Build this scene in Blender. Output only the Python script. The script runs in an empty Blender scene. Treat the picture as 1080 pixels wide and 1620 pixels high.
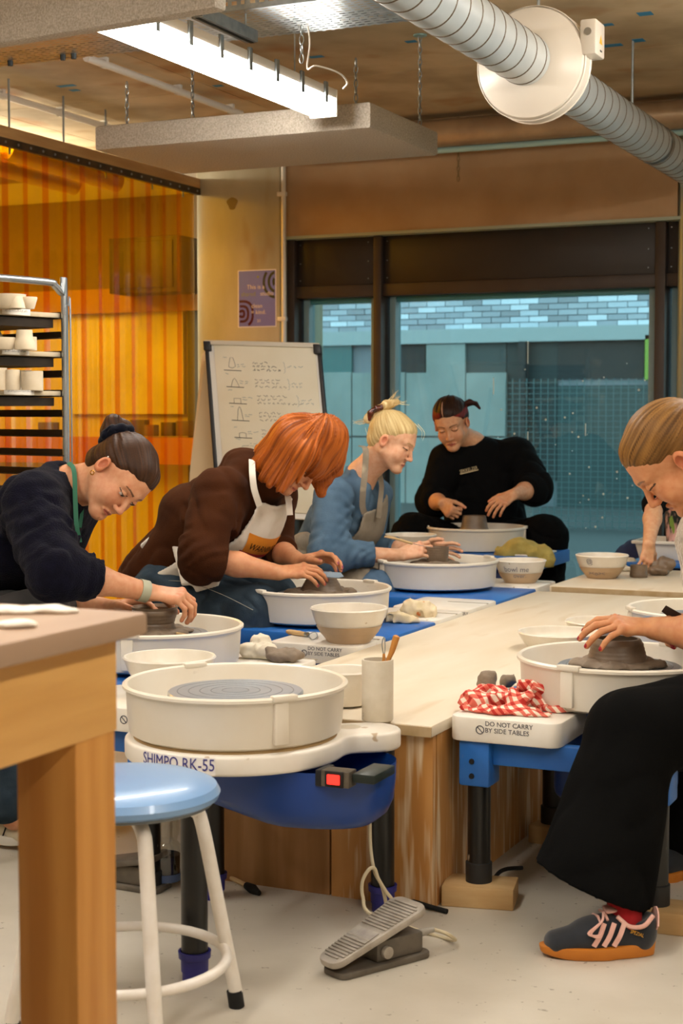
import bpy, bmesh, math, random
import numpy as np
from mathutils import Vector, Matrix
from mathutils.bvhtree import BVHTree

random.seed(7)
scene = bpy.context.scene
COL = scene.collection
PI = math.pi

# ------------------------------------------------------------------ camera
FPX, YH, CAM_H, YAW = 2500.0, 655.0, 1.16, math.radians(24.6)
PITCH = math.atan((810 - YH) / FPX)
camd = bpy.data.cameras.new('camera')
camd.sensor_fit = 'VERTICAL'
camd.sensor_height = 36.0
camd.lens = FPX / 1620 * 36.0
camd.clip_start = 0.05
camd.clip_end = 200
camd.dof.use_dof = True
camd.dof.focus_distance = 4.4
camd.dof.aperture_fstop = 7.0
cam = bpy.data.objects.new('camera', camd)
COL.objects.link(cam)
cam.location = (0, 0, CAM_H)
cam.rotation_euler = (PI / 2 - PITCH, 0, YAW)
scene.camera = cam

# ------------------------------------------------------------------ sky, exposure
world = bpy.data.worlds.new('overcast_sky')
scene.world = world
world.use_nodes = True
world.node_tree.nodes['Background'].inputs[0].default_value = (0.74, 0.89, 1.0, 1)
world.node_tree.nodes['Background'].inputs[1].default_value = 2.7
LAMP_E = 26.0          # emission of the tube lamps in the studio
scene.view_settings.view_transform = 'Standard'
scene.view_settings.look = 'None'
scene.view_settings.exposure = 0.68
scene.view_settings.gamma = 1.0
scene.view_settings.use_curve_mapping = False
scene.cycles.use_denoising = True
scene.cycles.max_bounces = 8
scene.cycles.transparent_max_bounces = 24
scene.cycles.sample_clamp_indirect = 6.0
scene.cycles.caustics_reflective = False
scene.cycles.caustics_refractive = False

# ------------------------------------------------------------------ measuring helpers (room metres)
_fh = Vector((-math.sin(YAW), math.cos(YAW), 0))
_rt = Vector((math.cos(YAW), math.sin(YAW), 0))
_up = Vector((0, 0, 1))
_fw = _fh * math.cos(PITCH) - _up * math.sin(PITCH)
_cu = _up * math.cos(PITCH) + _fh * math.sin(PITCH)
_C = Vector((0, 0, CAM_H))
def ray(x, y): return _fw + _rt * ((x - 540) / FPX) - _cu * ((y - 810) / FPX)
def AT(x, y, d): return _C + ray(x, y) * d
def ONZ(x, y, z): r = ray(x, y); return _C + r * ((z - CAM_H) / r.z)
def ONY(x, y, Y): r = ray(x, y); return _C + r * (Y / r.y)
def ONX(x, y, X): r = ray(x, y); return _C + r * (X / r.x)
def VDIR(right, up, toward):
    """a direction given as seen from the photographer's place"""
    return (_rt * right + _up * up - _fh * toward).normalized()

# ------------------------------------------------------------------ materials
def lin(h):
    h = h.lstrip('#')
    v = [int(h[i:i + 2], 16) / 255 for i in (0, 2, 4)]
    return tuple((c / 12.92 if c <= .04045 else ((c + .055) / 1.055) ** 2.4) for c in v) + (1,)
MATS = {}
def mat(name, c1, c2=None, scale=8, rough=.6, metal=0, bump=0, bscale=None, detail=4, stretch=(1, 1, 1), spec=.5, contrast=(.35, .65),
        emit=None, estr=0, alpha=1, trans=0, attr=None, sheen=0, coat=0, sss=0, c3=None, c3scale=30, c3lim=(.62, .68), tex='noise'):
    if name in MATS: return MATS[name]
    m = bpy.data.materials.new(name); m.use_nodes = True
    nt = m.node_tree; N = nt.nodes; L = nt.links
    b = N['Principled BSDF']
    b.inputs['Roughness'].default_value = rough
    b.inputs['Metallic'].default_value = metal
    b.inputs['Specular IOR Level'].default_value = spec
    b.inputs['Base Color'].default_value = lin(c1)
    if sheen: b.inputs['Sheen Weight'].default_value = sheen; b.inputs['Sheen Roughness'].default_value = .5
    if coat: b.inputs['Coat Weight'].default_value = coat
    if trans: b.inputs['Transmission Weight'].default_value = trans
    if sss:
        b.inputs['Subsurface Weight'].default_value = sss
        b.inputs['Subsurface Radius'].default_value = (.012, .005, .003)
        b.inputs['Subsurface Scale'].default_value = 1.0
    if alpha < 1: b.inputs['Alpha'].default_value = alpha
    if emit: b.inputs['Emission Color'].default_value = lin(emit); b.inputs['Emission Strength'].default_value = estr
    tc = N.new('ShaderNodeTexCoord'); mp = N.new('ShaderNodeMapping')
    mp.inputs['Scale'].default_value = stretch
    L.new(tc.outputs['Object'], mp.inputs['Vector'])
    cur = None
    if attr:
        a = N.new('ShaderNodeVertexColor'); a.layer_name = attr
        cur = a.outputs['Color']
    if c2:
        nz = N.new('ShaderNodeTexNoise'); nz.inputs['Scale'].default_value = scale; nz.inputs['Detail'].default_value = detail
        L.new(mp.outputs['Vector'], nz.inputs['Vector'])
        rmp = N.new('ShaderNodeMapRange'); rmp.inputs['From Min'].default_value = contrast[0]; rmp.inputs['From Max'].default_value = contrast[1]
        L.new(nz.outputs['Fac'], rmp.inputs['Value'])
        mx = N.new('ShaderNodeMix'); mx.data_type = 'RGBA'
        L.new(rmp.outputs['Result'], mx.inputs['Factor'])
        if cur: L.new(cur, mx.inputs['A']); mx.blend_type = 'MULTIPLY'
        else: mx.inputs['A'].default_value = lin(c1)
        mx.inputs['B'].default_value = lin(c2)
        cur = mx.outputs['Result']
    if c3:
        n3 = N.new('ShaderNodeTexNoise'); n3.inputs['Scale'].default_value = c3scale; n3.inputs['Detail'].default_value = 2
        L.new(mp.outputs['Vector'], n3.inputs['Vector'])
        r3 = N.new('ShaderNodeMapRange'); r3.inputs['From Min'].default_value = c3lim[0]; r3.inputs['From Max'].default_value = c3lim[1]
        L.new(n3.outputs['Fac'], r3.inputs['Value'])
        m3 = N.new('ShaderNodeMix'); m3.data_type = 'RGBA'
        L.new(r3.outputs['Result'], m3.inputs['Factor'])
        if cur: L.new(cur, m3.inputs['A'])
        else: m3.inputs['A'].default_value = lin(c1)
        m3.inputs['B'].default_value = lin(c3)
        cur = m3.outputs['Result']
    if cur: L.new(cur, b.inputs['Base Color'])
    if bump:
        nb = N.new('ShaderNodeTexNoise'); nb.inputs['Scale'].default_value = bscale or scale * 3; nb.inputs['Detail'].default_value = 5
        L.new(mp.outputs['Vector'], nb.inputs['Vector'])
        bp = N.new('ShaderNodeBump'); bp.inputs['Strength'].default_value = bump; bp.inputs['Distance'].default_value = .01
        L.new(nb.outputs['Fac'], bp.inputs['Height']); L.new(bp.outputs['Normal'], b.inputs['Normal'])
    MATS[name] = m
    return m

def glassy(name, tint, gloss=.12, rough=.02, amount=1.0):
    """thin see-through sheet: tinted straight-through light plus a mirror share"""
    m = bpy.data.materials.new(name); m.use_nodes = True
    nt = m.node_tree; N = nt.nodes; L = nt.links
    for n in list(N): N.remove(n)
    out = N.new('ShaderNodeOutputMaterial'); t = N.new('ShaderNodeBsdfTransparent'); t.inputs[0].default_value = tint
    g = N.new('ShaderNodeBsdfGlossy'); g.inputs['Roughness'].default_value = rough; g.inputs['Color'].default_value = (1, 1, 1, 1)
    fr = N.new('ShaderNodeLayerWeight'); fr.inputs['Blend'].default_value = .5
    pw = N.new('ShaderNodeMath'); pw.operation = 'POWER'; pw.inputs[1].default_value = 4.0
    L.new(fr.outputs['Facing'], pw.inputs[0])
    ml = N.new('ShaderNodeMath'); ml.operation = 'MULTIPLY_ADD'; ml.inputs[1].default_value = .6; ml.inputs[2].default_value = gloss
    L.new(pw.outputs[0], ml.inputs[0]); ml.use_clamp = True
    mx = N.new('ShaderNodeMixShader'); L.new(ml.outputs[0], mx.inputs[0]); L.new(t.outputs[0], mx.inputs[1]); L.new(g.outputs[0], mx.inputs[2])
    L.new(mx.outputs[0], out.inputs[0])
    MATS[name] = m
    return m

def emitter(name, color, strength):
    m = bpy.data.materials.new(name); m.use_nodes = True
    N = m.node_tree.nodes; L = m.node_tree.links
    for n in list(N): N.remove(n)
    out = N.new('ShaderNodeOutputMaterial'); e = N.new('ShaderNodeEmission')
    e.inputs[0].default_value = color; e.inputs[1].default_value = strength
    L.new(e.outputs[0], out.inputs[0]); MATS[name] = m
    return m

# ------------------------------------------------------------------ object helpers
MW = {}
def tag(o, label=None, cat=None, group=None, kind=None):
    if label: o['label'] = label
    if cat: o['category'] = cat
    if group: o['group'] = group
    if kind: o['kind'] = kind
    return o
def thing(name, loc, label, cat, group=None, rz=0.0):
    o = bpy.data.objects.new(name, None); COL.objects.link(o)
    o.empty_display_size = .05
    o.location = loc; o.rotation_euler = (0, 0, rz)
    MW[o.name] = Matrix.Translation(Vector(loc)) @ Matrix.Rotation(rz, 4, 'Z')
    return tag(o, label, cat, group)
def link(name, me, parent=None, base=None):
    """me holds world coordinates; re-express them in the parent's frame (or about `base`)"""
    o = bpy.data.objects.new(name, me); COL.objects.link(o)
    if parent is not None:
        me.transform(MW[parent.name].inverted()); o.parent = parent; MW[o.name] = MW[parent.name]
    else:
        if base is None:
            if len(me.vertices):
                co = np.empty(len(me.vertices) * 3, np.float32); me.vertices.foreach_get('co', co); co = co.reshape(-1, 3)
                lo, hi = co.min(0), co.max(0); base = ((lo[0] + hi[0]) / 2, (lo[1] + hi[1]) / 2, lo[2])
            else: base = (0, 0, 0)
        T = Matrix.Translation(Vector([float(v) for v in base])); me.transform(T.inverted()); o.location = T.translation; MW[o.name] = T
    return o
def clone(o, parent=None, M=None, **kw):
    """copy a thing with its parts and sub-parts; M moves the top object"""
    c = o.copy(); COL.objects.link(c); c.parent = parent
    if M is not None: c.matrix_world = M; MW[c.name] = M.copy()
    else: MW[c.name] = MW[parent.name]
    for k, v in kw.items():
        if v is not None: c[k] = v
    for ch in [x for x in scene.objects if x.parent == o]: clone(ch, c)
    return c

def basis(axis, side=None):
    a = Vector(axis).normalized()
    s = Vector(side) if side is not None else (Vector((0, 0, 1)) if abs(a.z) < .95 else Vector((1, 0, 0)))
    s = (s - a * s.dot(a)).normalized()
    return a, s, a.cross(s)

class MB:
    def __init__(s): s.v = []; s.f = []; s.mi = []; s.cur = 0
    def add(s, vs, fs):
        n = len(s.v); s.v += [tuple(x) for x in vs]
        for f in fs: s.f.append(tuple(n + i for i in f)); s.mi.append(s.cur)
        return s
    def box(s, lo, hi, M=None):
        x0, y0, z0 = lo; x1, y1, z1 = hi
        vs = [Vector(p) for p in ((x0, y0, z0), (x1, y0, z0), (x1, y1, z0), (x0, y1, z0), (x0, y0, z1), (x1, y0, z1), (x1, y1, z1), (x0, y1, z1))]
        if M is not None: vs = [M @ v for v in vs]
        return s.add(vs, [(0, 3, 2, 1), (4, 5, 6, 7), (0, 1, 5, 4), (1, 2, 6, 5), (2, 3, 7, 6), (3, 0, 4, 7)])
    def tube(s, pts, r, seg=10, cap=True, closed=False):
        pts = [Vector(p) for p in pts]; n = len(pts)
        rs = r if isinstance(r, (list, tuple)) else [r] * n
        T = []
        for i in range(n):
            a = pts[i - 1] if (i or closed) else pts[0]; b = pts[(i + 1) % n] if (i < n - 1 or closed) else pts[-1]
            T.append((b - a).normalized())
        _, u, _ = basis(T[0]); vs = []
        for i in range(n):
            u = (u - T[i] * u.dot(T[i])).normalized(); w = T[i].cross(u)
            for k in range(seg):
                t = 2 * PI * k / seg; vs.append(pts[i] + (u * math.cos(t) + w * math.sin(t)) * rs[i])
        fs = []
        for i in range(n if closed else n - 1):
            j = (i + 1) % n
            for k in range(seg): l = (k + 1) % seg; fs.append((i * seg + k, i * seg + l, j * seg + l, j * seg + k))
        if cap and not closed: fs += [tuple(range(seg))[::-1], tuple((n - 1) * seg + k for k in range(seg))]
        return s.add(vs, fs)
    def lathe(s, prof, c=(0, 0, 0), seg=40, axis=(0, 0, 1), a0=0, a1=2 * PI, sx=1, sy=1, side=None):
        """prof: (r, h) pairs turned about the axis through c"""
        a, u, w = basis(axis, side or ((1, 0, 0) if abs(Vector(axis).normalized().x) < .9 else (0, 1, 0)))
        c = Vector(c); full = abs(a1 - a0 - 2 * PI) < 1e-6; n = seg if full else seg + 1; vs = []
        for k in range(n):
            t = a0 + (a1 - a0) * k / seg
            d = u * (math.cos(t) * sx) + w * (math.sin(t) * sy)
            for r, h in prof: vs.append(c + a * h + d * max(r, 1e-5))
        m = len(prof); fs = []
        for k in range(seg):
            l = (k + 1) % n
            for i in range(m - 1): fs.append((k * m + i, l * m + i, l * m + i + 1, k * m + i + 1))
        return s.add(vs, fs)
    def prism(s, outline, z0, z1, M=None):
        n = len(outline); vs = [Vector((x, y, z0)) for x, y in outline] + [Vector((x, y, z1)) for x, y in outline]
        if M is not None: vs = [M @ v for v in vs]
        fs = [tuple(range(n))[::-1], tuple(range(n, 2 * n))] + [(i, (i + 1) % n, n + (i + 1) % n, n + i) for i in range(n)]
        return s.add(vs, fs)
    def mesh(s, name, mats, smooth=True, angle=38):
        me = bpy.data.meshes.new(name); me.from_pydata(s.v, [], s.f); me.update()
        for m in (mats if isinstance(mats, (list, tuple)) else [mats]): me.materials.append(m)
        if len(me.materials) > 1: me.polygons.foreach_set('material_index', s.mi)
        if smooth:
            me.polygons.foreach_set('use_smooth', [True] * len(me.polygons)); me.set_sharp_from_angle(angle=math.radians(angle))
        return me
    def build(s, name, mats, parent=None, bevel=0, bseg=2, smooth=True, angle=38, base=None, weld=False):
        me = s.mesh(name, mats, smooth, angle)
        if bevel or weld:
            bm = bmesh.new(); bm.from_mesh(me)
            bmesh.ops.remove_doubles(bm, verts=bm.verts, dist=1e-5)
            bmesh.ops.recalc_face_normals(bm, faces=bm.faces)
            if bevel:
                es = [e for e in bm.edges if len(e.link_faces) == 2 and e.calc_face_angle(0) > .6]
                bmesh.ops.bevel(bm, geom=es, offset=bevel, segments=bseg, affect='EDGES', profile=.5, clamp_overlap=True)
            bm.to_mesh(me); bm.free()
            if smooth:
                me.polygons.foreach_set('use_smooth', [True] * len(me.polygons)); me.set_sharp_from_angle(angle=math.radians(angle))
        return link(name, me, parent, base)

def text_mesh(name, body, size, M, material, parent=None, extrude=.0006, align='CENTER', bend=None, spacing=1.0, proj=None, squeeze=1.0, shear=0):
    """lettering as a thin mesh; M maps flat letters (x right, y up) into the room"""
    cu = bpy.data.curves.new(name, 'FONT'); cu.body = body; cu.size = size; cu.extrude = extrude; cu.align_x = align; cu.align_y = 'CENTER'
    cu.space_character = spacing; cu.resolution_u = 3; cu.shear = shear
    o = bpy.data.objects.new(name, cu); COL.objects.link(o)
    bpy.context.view_layer.update()
    me = bpy.data.meshes.new_from_object(o.evaluated_get(bpy.context.evaluated_depsgraph_get()))
    bpy.data.objects.remove(o); bpy.data.curves.remove(cu)
    me.name = name
    for v in me.vertices:
        v.co.x *= squeeze
        if bend: v.co = bend(v.co)
        else: v.co = M @ v.co
        if proj: v.co = proj(v.co)
    me.materials.clear(); me.materials.append(material)
    return link(name, me, parent)

def frame(origin, right, up):
    r = Vector(right).normalized(); u = Vector(up); u = (u - r * u.dot(r)).normalized(); n = r.cross(u)
    return Matrix(((r.x, u.x, n.x, origin[0]), (r.y, u.y, n.y, origin[1]), (r.z, u.z, n.z, origin[2]), (0, 0, 0, 1)))
def smooth_path(pts, n=8):
    """Catmull-Rom through points"""
    P = [Vector(p) for p in pts]; P = [P[0] * 2 - P[1]] + P + [P[-1] * 2 - P[-2]]; out = []
    for i in range(1, len(P) - 2):
        a, b, c, d = P[i - 1:i + 3]
        for k in range(n):
            t = k / n; out.append(.5 * ((2 * b) + (c - a) * t + (2 * a - 5 * b + 4 * c - d) * t * t + (3 * b - a - 3 * c + d) * t ** 3))
    out.append(P[-2]); return out

# ================================================================== THE ROOM
CEIL = 2.82; YB = 8.5; XC = -4.81
m_floor = mat('floor_resin', '#c9c2b4', '#b9b1a1', scale=3, rough=.38, bump=.03, bscale=60, c3='#8f8676', c3scale=55, c3lim=(.71, .74))
m_conc = mat('ceiling_concrete', '#c6b08c', '#9f8a68', scale=2.2, rough=.85, bump=.15, bscale=14, detail=8, c3='#9c6a32', c3scale=2.6, c3lim=(.58, .76))
m_plaster = mat('beam_plaster', '#c0a280', '#b2926e', scale=3, rough=.8, bump=.06, bscale=40)
m_column = mat('column_concrete', '#c2bba4', '#a9a185', scale=3.2, stretch=(1, 1, .35), rough=.85, bump=.12, bscale=20, detail=8, c3='#a5834a', c3scale=4.5, c3lim=(.6, .74))
m_wall = mat('painted_wall', '#d8cfbf', '#cfc5b3', scale=2, rough=.8)
m_dark = mat('window_frame_brown', '#3f3229', '#382b23', scale=6, rough=.5)
m_darkp = mat('header_panel_brown', '#2b221c', '#261e19', scale=6, rough=.42)
m_jamb = mat('frame_grey_blue', '#7f9aa0', rough=.45)
m_white = mat('white_paint', '#e6e2da', rough=.45)
m_glass = glassy('window_glass', (.63, .76, .74, 1), gloss=.05, rough=.03)
m_brk = [mat('brick_grey_%d' % i, c, rough=.85) for i, c in enumerate(('#9aa3ad', '#b9c6d2', '#8d939b', '#a7b1bb', '#cdd9e4'))]
m_extc = mat('outside_concrete', '#8f9a98', '#7f8a88', scale=1.5, rough=.9)
m_mort = mat('outside_mortar', '#777d84', rough=.9)
m_extd = mat('outside_dark', '#23282a', rough=.7)
m_green = mat('reflection_green', '#7fa03c', rough=.6)
m_steel = mat('galvanised_steel', '#a9b0b3', '#8e979b', scale=20, rough=.34, metal=.85)
m_zinc = mat('duct_zinc', '#cfd6d8', '#bfc7ca', scale=5, rough=.32, metal=.3)
m_dzinc = mat('duct_seam', '#6f6250', rough=.5, metal=.5)

def struct(name, mb, m, **k):
    o = mb.build(name, m, **k); o['kind'] = 'structure'; return o

struct('floor', MB().box((-10, -2.6, -.1), (3.2, 9.7, 0)), m_floor, smooth=False)
# ceiling slab cast against shutter boards: each board face is a panel
cl = struct('ceiling', MB().box((-10, -2.6, CEIL + .012), (3.2, 9.7, CEIL + .25)), mat('ceiling_joint', '#5f4b31', rough=.9), smooth=False)
for i in range(9):
    for j in range(10):
        x0, y0 = -9.75 + i * 1.44, -2.55 + j * 1.22
        MB().box((x0, y0, CEIL), (x0 + 1.434, y0 + 1.213, CEIL + .02)).build('panel', m_conc, cl, smooth=False)
m_blue = mat('blue_marker_paint', '#2f7fa8', rough=.8)
for (px, py, a, b) in ((105, 136, .10, .02), (118, 143, .05, .02), (345, 136, .05, .02), (650, 66, .05, .02), (928, 70, .05, .02), (1010, 64, .05, .03), (1020, 22, .06, .03), (955, 40, .08, .02), (968, 72, .09, .025), (500, 90, .07, .02), (930, 152, .07, .02)):
    p = ONZ(px, py, CEIL - .001)
    MB().box((p.x - a / 2, p.y - b, CEIL - .0015), (p.x + a / 2, p.y + b, CEIL + .001), Matrix.Rotation(0, 4, 'Z')).build('paint_mark', m_blue, cl, smooth=False)

struct('wall_right', MB().box((3.0, -2.6, 0), (3.2, 9.7, CEIL)), m_wall, smooth=False)
struct('wall_front', MB().box((-10, -2.8, 0), (3.2, -2.6, CEIL)), m_wall, smooth=False)
wb = struct('wall_back', MB().box((-4.23, YB - .06, 2.205), (-1.905, YB + .35, CEIL)).box((-1.80, YB - .06, 2.205), (3.1, YB + .35, CEIL)).box((-1.905, YB + .05, 2.205), (-1.80, YB + .35, CEIL)), m_plaster, smooth=False)
MB().box((-4.23, YB - .07, 2.19), (3.1, YB + .02, 2.207)).build('drip_strip', mat('strip_grey_green', '#a9b3a2', rough=.5), wb, smooth=False)
# concrete column with its conduit
cm = struct('column', MB().box((XC, YB - .10, 0), (-4.245, YB + .5, CEIL)), m_column, bevel=.012)
for (px, py, r, hx) in ((367, 322, .034, '#8d7a4c'), (470, 355, .02, '#6b6a5c'), (444, 361, .015, '#5c5a4d')):
    p = ONY(px, py, YB - .101)
    if p.x < -4.26:
        pts = [(p.x + r * (1 + .25 * math.sin(3 * t)) * math.cos(t), p.z + r * 1.1 * math.sin(t)) for t in [k * PI / 8 for k in range(16)]]
        MB().prism(pts, 0, .0015, Matrix(((1, 0, 0, 0), (0, 0, -1, YB - .1), (0, 1, 0, 0), (0, 0, 0, 1)))).build('stain', mat('stain_%s' % hx, hx, rough=.9), cm, smooth=False)
cd = thing('wall_conduit', (-4.2, YB - .09, 0), 'white vertical conduit pipe clipped between the concrete column and the window', 'pipe')
MB().tube([(-4.215, YB - .11, .1), (-4.215, YB - .11, CEIL)], .014).build('pipe', m_white, cd)
for z in (2.45, 1.72, 1.1): MB().box((-4.25, YB - .13, z - .012), (-4.195, YB - .1, z + .012)).build('clip', m_white, cd, bevel=.003)

# glazed front: mullions, header panels, panes
mull = [(-4.24, -4.19), (-3.68, -3.63), (-2.03, -1.975), (-.35, -.295), (1.35, 1.405), (2.95, 3.0)]
for i, (a, b) in enumerate(mull):
    struct('trim_%d' % (i + 1), MB().box((a, YB - .02, 0), (b, YB + .17, 2.2)), m_dark, bevel=.004)
for i in range(len(mull) - 1):
    a, b = mull[i][1], mull[i + 1][0]
    w = struct('window_%d' % (i + 1), MB().box((a, YB + .12, .08), (b, YB + .126, 1.845)), m_glass, smooth=False)
    MB().box((a, YB + .0, 1.845), (b, YB + .16, 1.915)).build('rail', m_dark, w, bevel=.004)
    MB().box((a, YB + .0, 0), (b, YB + .16, .08)).build('sill', m_dark, w, bevel=.004)
    MB().box((a + .006, YB + .012, 1.915), (b - .006, YB + .12, 2.2)).build('header_panel', m_darkp, w, bevel=.003)
    for x in (a + .035, b - .035):
        MB().box((x - .018, YB + .07, .08), (x + .018, YB + .155, 1.845)).build('side_frame', m_jamb, w, bevel=.003)
        for z in (1.95, 2.05, 2.16): MB().lathe([(0, -.002), (.003, -.002), (.0035, .002)], (x - .01, YB + .01, z), seg=8, axis=(0, 1, 0)).build('rivet', m_steel, w)
    MB().box((a + .02, YB + .09, 1.815), (b - .02, YB + .14, 1.846)).build('head_frame', mat('frame_teal', '#4f8d92', rough=.4), w, bevel=.003)
# water streaks and specks that cling to the large pane
rs = random.Random(3)
m_speck = mat('dried_drop', '#cfe3e6', rough=.7)
big = bpy.data.objects['window_2']
for k in range(46):
    x, z = rs.uniform(-3.0, -2.08), rs.uniform(.35, 1.45)
    if k < 5: MB().box((x - .0025, YB + .117, z), (x + .0025, YB + .12, z + rs.uniform(.06, .2))).build('streak', m_speck, big, smooth=False)
    else: r = rs.uniform(.003, .007); MB().lathe([(0, 0), (r, .0015), (r * .9, .003)], (x, YB + .117, z), seg=7, axis=(0, 1, 0)).build('speck', m_speck, big)

# ---- outside: yard ground and the brick-banded building opposite
struct('exterior_ground', MB().box((-30, 9.7, -.12), (12, 40, -.02)), mat('yard_paving', '#3c4445', rough=.9), smooth=False)
YF = 19.5
fac = struct('exterior_building', MB().box((-22, YF, -.1), (8, YF + .6, 6)), m_mort, smooth=False)
zb = 2.26
bm_ = MB().box((0, 0, 0), (.245, .05, .066)).mesh('brick', m_brk[0], smooth=False)
bmeshes = []
for m in m_brk:
    c = bm_.copy(); c.materials.clear(); c.materials.append(m); bmeshes.append(c)
rb = random.Random(11); nb = 0
for r in range(9):
    for c in range(30):
        x = -11.75 + c * .255 + (.127 if r % 2 else 0)
        o = bpy.data.objects.new('brick', rb.choices(bmeshes, (4, 3, 3, 3, 2))[0]); COL.objects.link(o)
        o.parent = fac; MW[o.name] = MW[fac.name]
        o.location = MW[fac.name].inverted() @ Vector((x, YF - .04 - rb.uniform(0, .006), zb + r * .0765))
def ext(name, a, b, c, d, m, depth=.12, yy=None):
    """a flat-fronted piece of the facade, its front YF-depth away; pixel box -> facade metres"""
    p = ONY(a, b, YF - depth); q = ONY(c, d, YF - depth)
    MB().box((p.x, YF - depth, min(p.z, q.z)), (q.x, YF + .01, max(p.z, q.z))).build(name, m, fac, smooth=False)
for k, (a, c) in enumerate(((440, 555), (557, 640), (642, 735), (737, 800))): ext('concrete_panel', a, 590, c, 690, m_extc, .08); ext('concrete_panel', a, 692, c, 850, m_extc, .08)
ext('concrete_panel', 674, 545, 735, 589, m_extc, .08)
ext('dark_window', 460, 534, 556, 589, mat('outside_teal_glass', '#2f5f60', rough=.3), .05)
ext('dark_window', 622, 534, 672, 589, m_extd, .05)
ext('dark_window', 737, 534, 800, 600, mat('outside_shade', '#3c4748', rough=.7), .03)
ext('doorway', 802, 536, 880, 760, mat('outside_doorway', '#2b3536', rough=.7), .03)
ext('doorway', 882, 536, 1018, 598, m_extd, .03)
ext('green_reflection', 1020, 530, 1100, 600, m_green, .1); ext('green_reflection', 1020, 655, 1036, 720, m_green, .1)  # interior's green reflection in the glass, built as solid pieces on the facade
ext('lintel', 440, 527, 1110, 535, mat('outside_lintel', '#9aa6a8', rough=.9), .1)
ext('drain_pipe', 820, 540, 828, 900, m_extd, .2)
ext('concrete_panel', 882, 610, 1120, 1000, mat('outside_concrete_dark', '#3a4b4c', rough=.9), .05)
fen = thing('mesh_fence', (-6, 15.5, 0), 'steel grid fence panel standing in the yard behind the large window', 'fence')
p, q = ONY(800, 640, 15.5), ONY(1090, 640, 15.5)
mb = MB()
for k in range(27): z = .02 + k * .056; mb.box((p.x, 15.49, z), (q.x, 15.505, z + .006))
mb.build('wire_grid', mat('fence_wire', '#5a7476', rough=.5), fen, smooth=False)
for x in np.linspace(p.x, q.x, 26): MB().box((x - .003, 15.48, 0), (x + .003, 15.492, 1.52)).build('upright', MATS['fence_wire'], fen, smooth=False)

# ---- room behind the strip curtain
struct('wall_left', MB().box((-10, -2.6, 0), (-9.8, 9.5, CEIL)), m_wall, smooth=False)
wf = struct('wall_rear', MB().box((-10, 9.5, 0), (XC - .01, 9.7, CEIL)), m_wall, smooth=False)
struct('wall_return', MB().box((XC - .01, YB + .5, 0), (XC + .12, 9.7, CEIL)), m_wall, smooth=False)
def back(name, a, b, c, d, m, y0=9.42):
    p = ONY(a, b, y0); q = ONY(c, d, y0)
    return MB().box((p.x, y0, min(p.z, q.z)), (q.x, 9.505, max(p.z, q.z))).build(name, m, wf, smooth=False)
back('upper_band', -60, 330, 330, 466, mat('side_room_brown', '#8a7350', rough=.8), 9.47)
back('header_board', -60, 466, 330, 490, mat('side_room_wood', '#b58a4e', rough=.7), 9.40)
back('pale_panel', 110, 492, 290, 655, mat('side_room_pale', '#e6e0cc', '#cfc7ac', scale=2, rough=.8), 9.46)
back('shelf_board', -60, 690, 330, 736, mat('side_room_board', '#b8762c', rough=.6), 9.30)
back('mullion', 296, 490, 316, 900, mat('side_room_mullion', '#4d4630', rough=.6), 9.43)
for k, (a, b, c, d, h) in enumerate(((205, 664, 228, 690, '#5d4a2a'), (228, 672, 243, 690, '#7a5e33'), (254, 668, 272, 690, '#4e4028'), (278, 666, 298, 690, '#6a5434'), (60, 668, 85, 690, '#6a5434'))):
    p = ONY(a, b, 9.33); q = ONY(c, d, 9.33)
    bx = MB().box((p.x, 9.33, q.z), (q.x, 9.4, p.z)).box((p.x + .01, 9.328, q.z + .01), (q.x - .01, 9.331, p.z - .02)).build('storage_tin', mat('tin_%d' % k, h, rough=.6), None, bevel=.004)
    tag(bx, ('tall dark tin %s the shelf behind the amber curtain' % ('first on', 'second and palest on', 'third on', 'at the far end of', 'alone at the near end of')[k]), 'tin', 'tins on the shelf in the side room')
# foil ducts in the side room
for k, (a, b, c, d) in enumerate(((0, 262, 118, 292), (60, 250, 186, 288))):
    p, q = AT(a, b, 8.9), AT(c, d, 9.3)
    pts = [p.lerp(q, t / 14) for t in range(-5, 15)]
    fd = MB().tube(pts, [.06 + .004 * (i % 2) for i in range(len(pts))], seg=14).build('foil_duct', mat('foil', '#d9c58a', rough=.35, metal=.7, bump=.4, bscale=40))
    tag(fd, ('lower' if k == 0 else 'upper') + ' crinkled foil duct seen through the amber curtain', 'duct')
MB_ = MB().box((-5.9, 9.12, 1.97), (-5.35, 9.385, 2.34)).box((-5.85, 9.11, 2.0), (-5.4, 9.12, 2.31))
tag(MB_.build('extractor_box', mat('dark_box', '#4a3a1f', rough=.6), bevel=.01), 'dark extractor box high on the wall behind the amber curtain', 'extractor')

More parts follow.
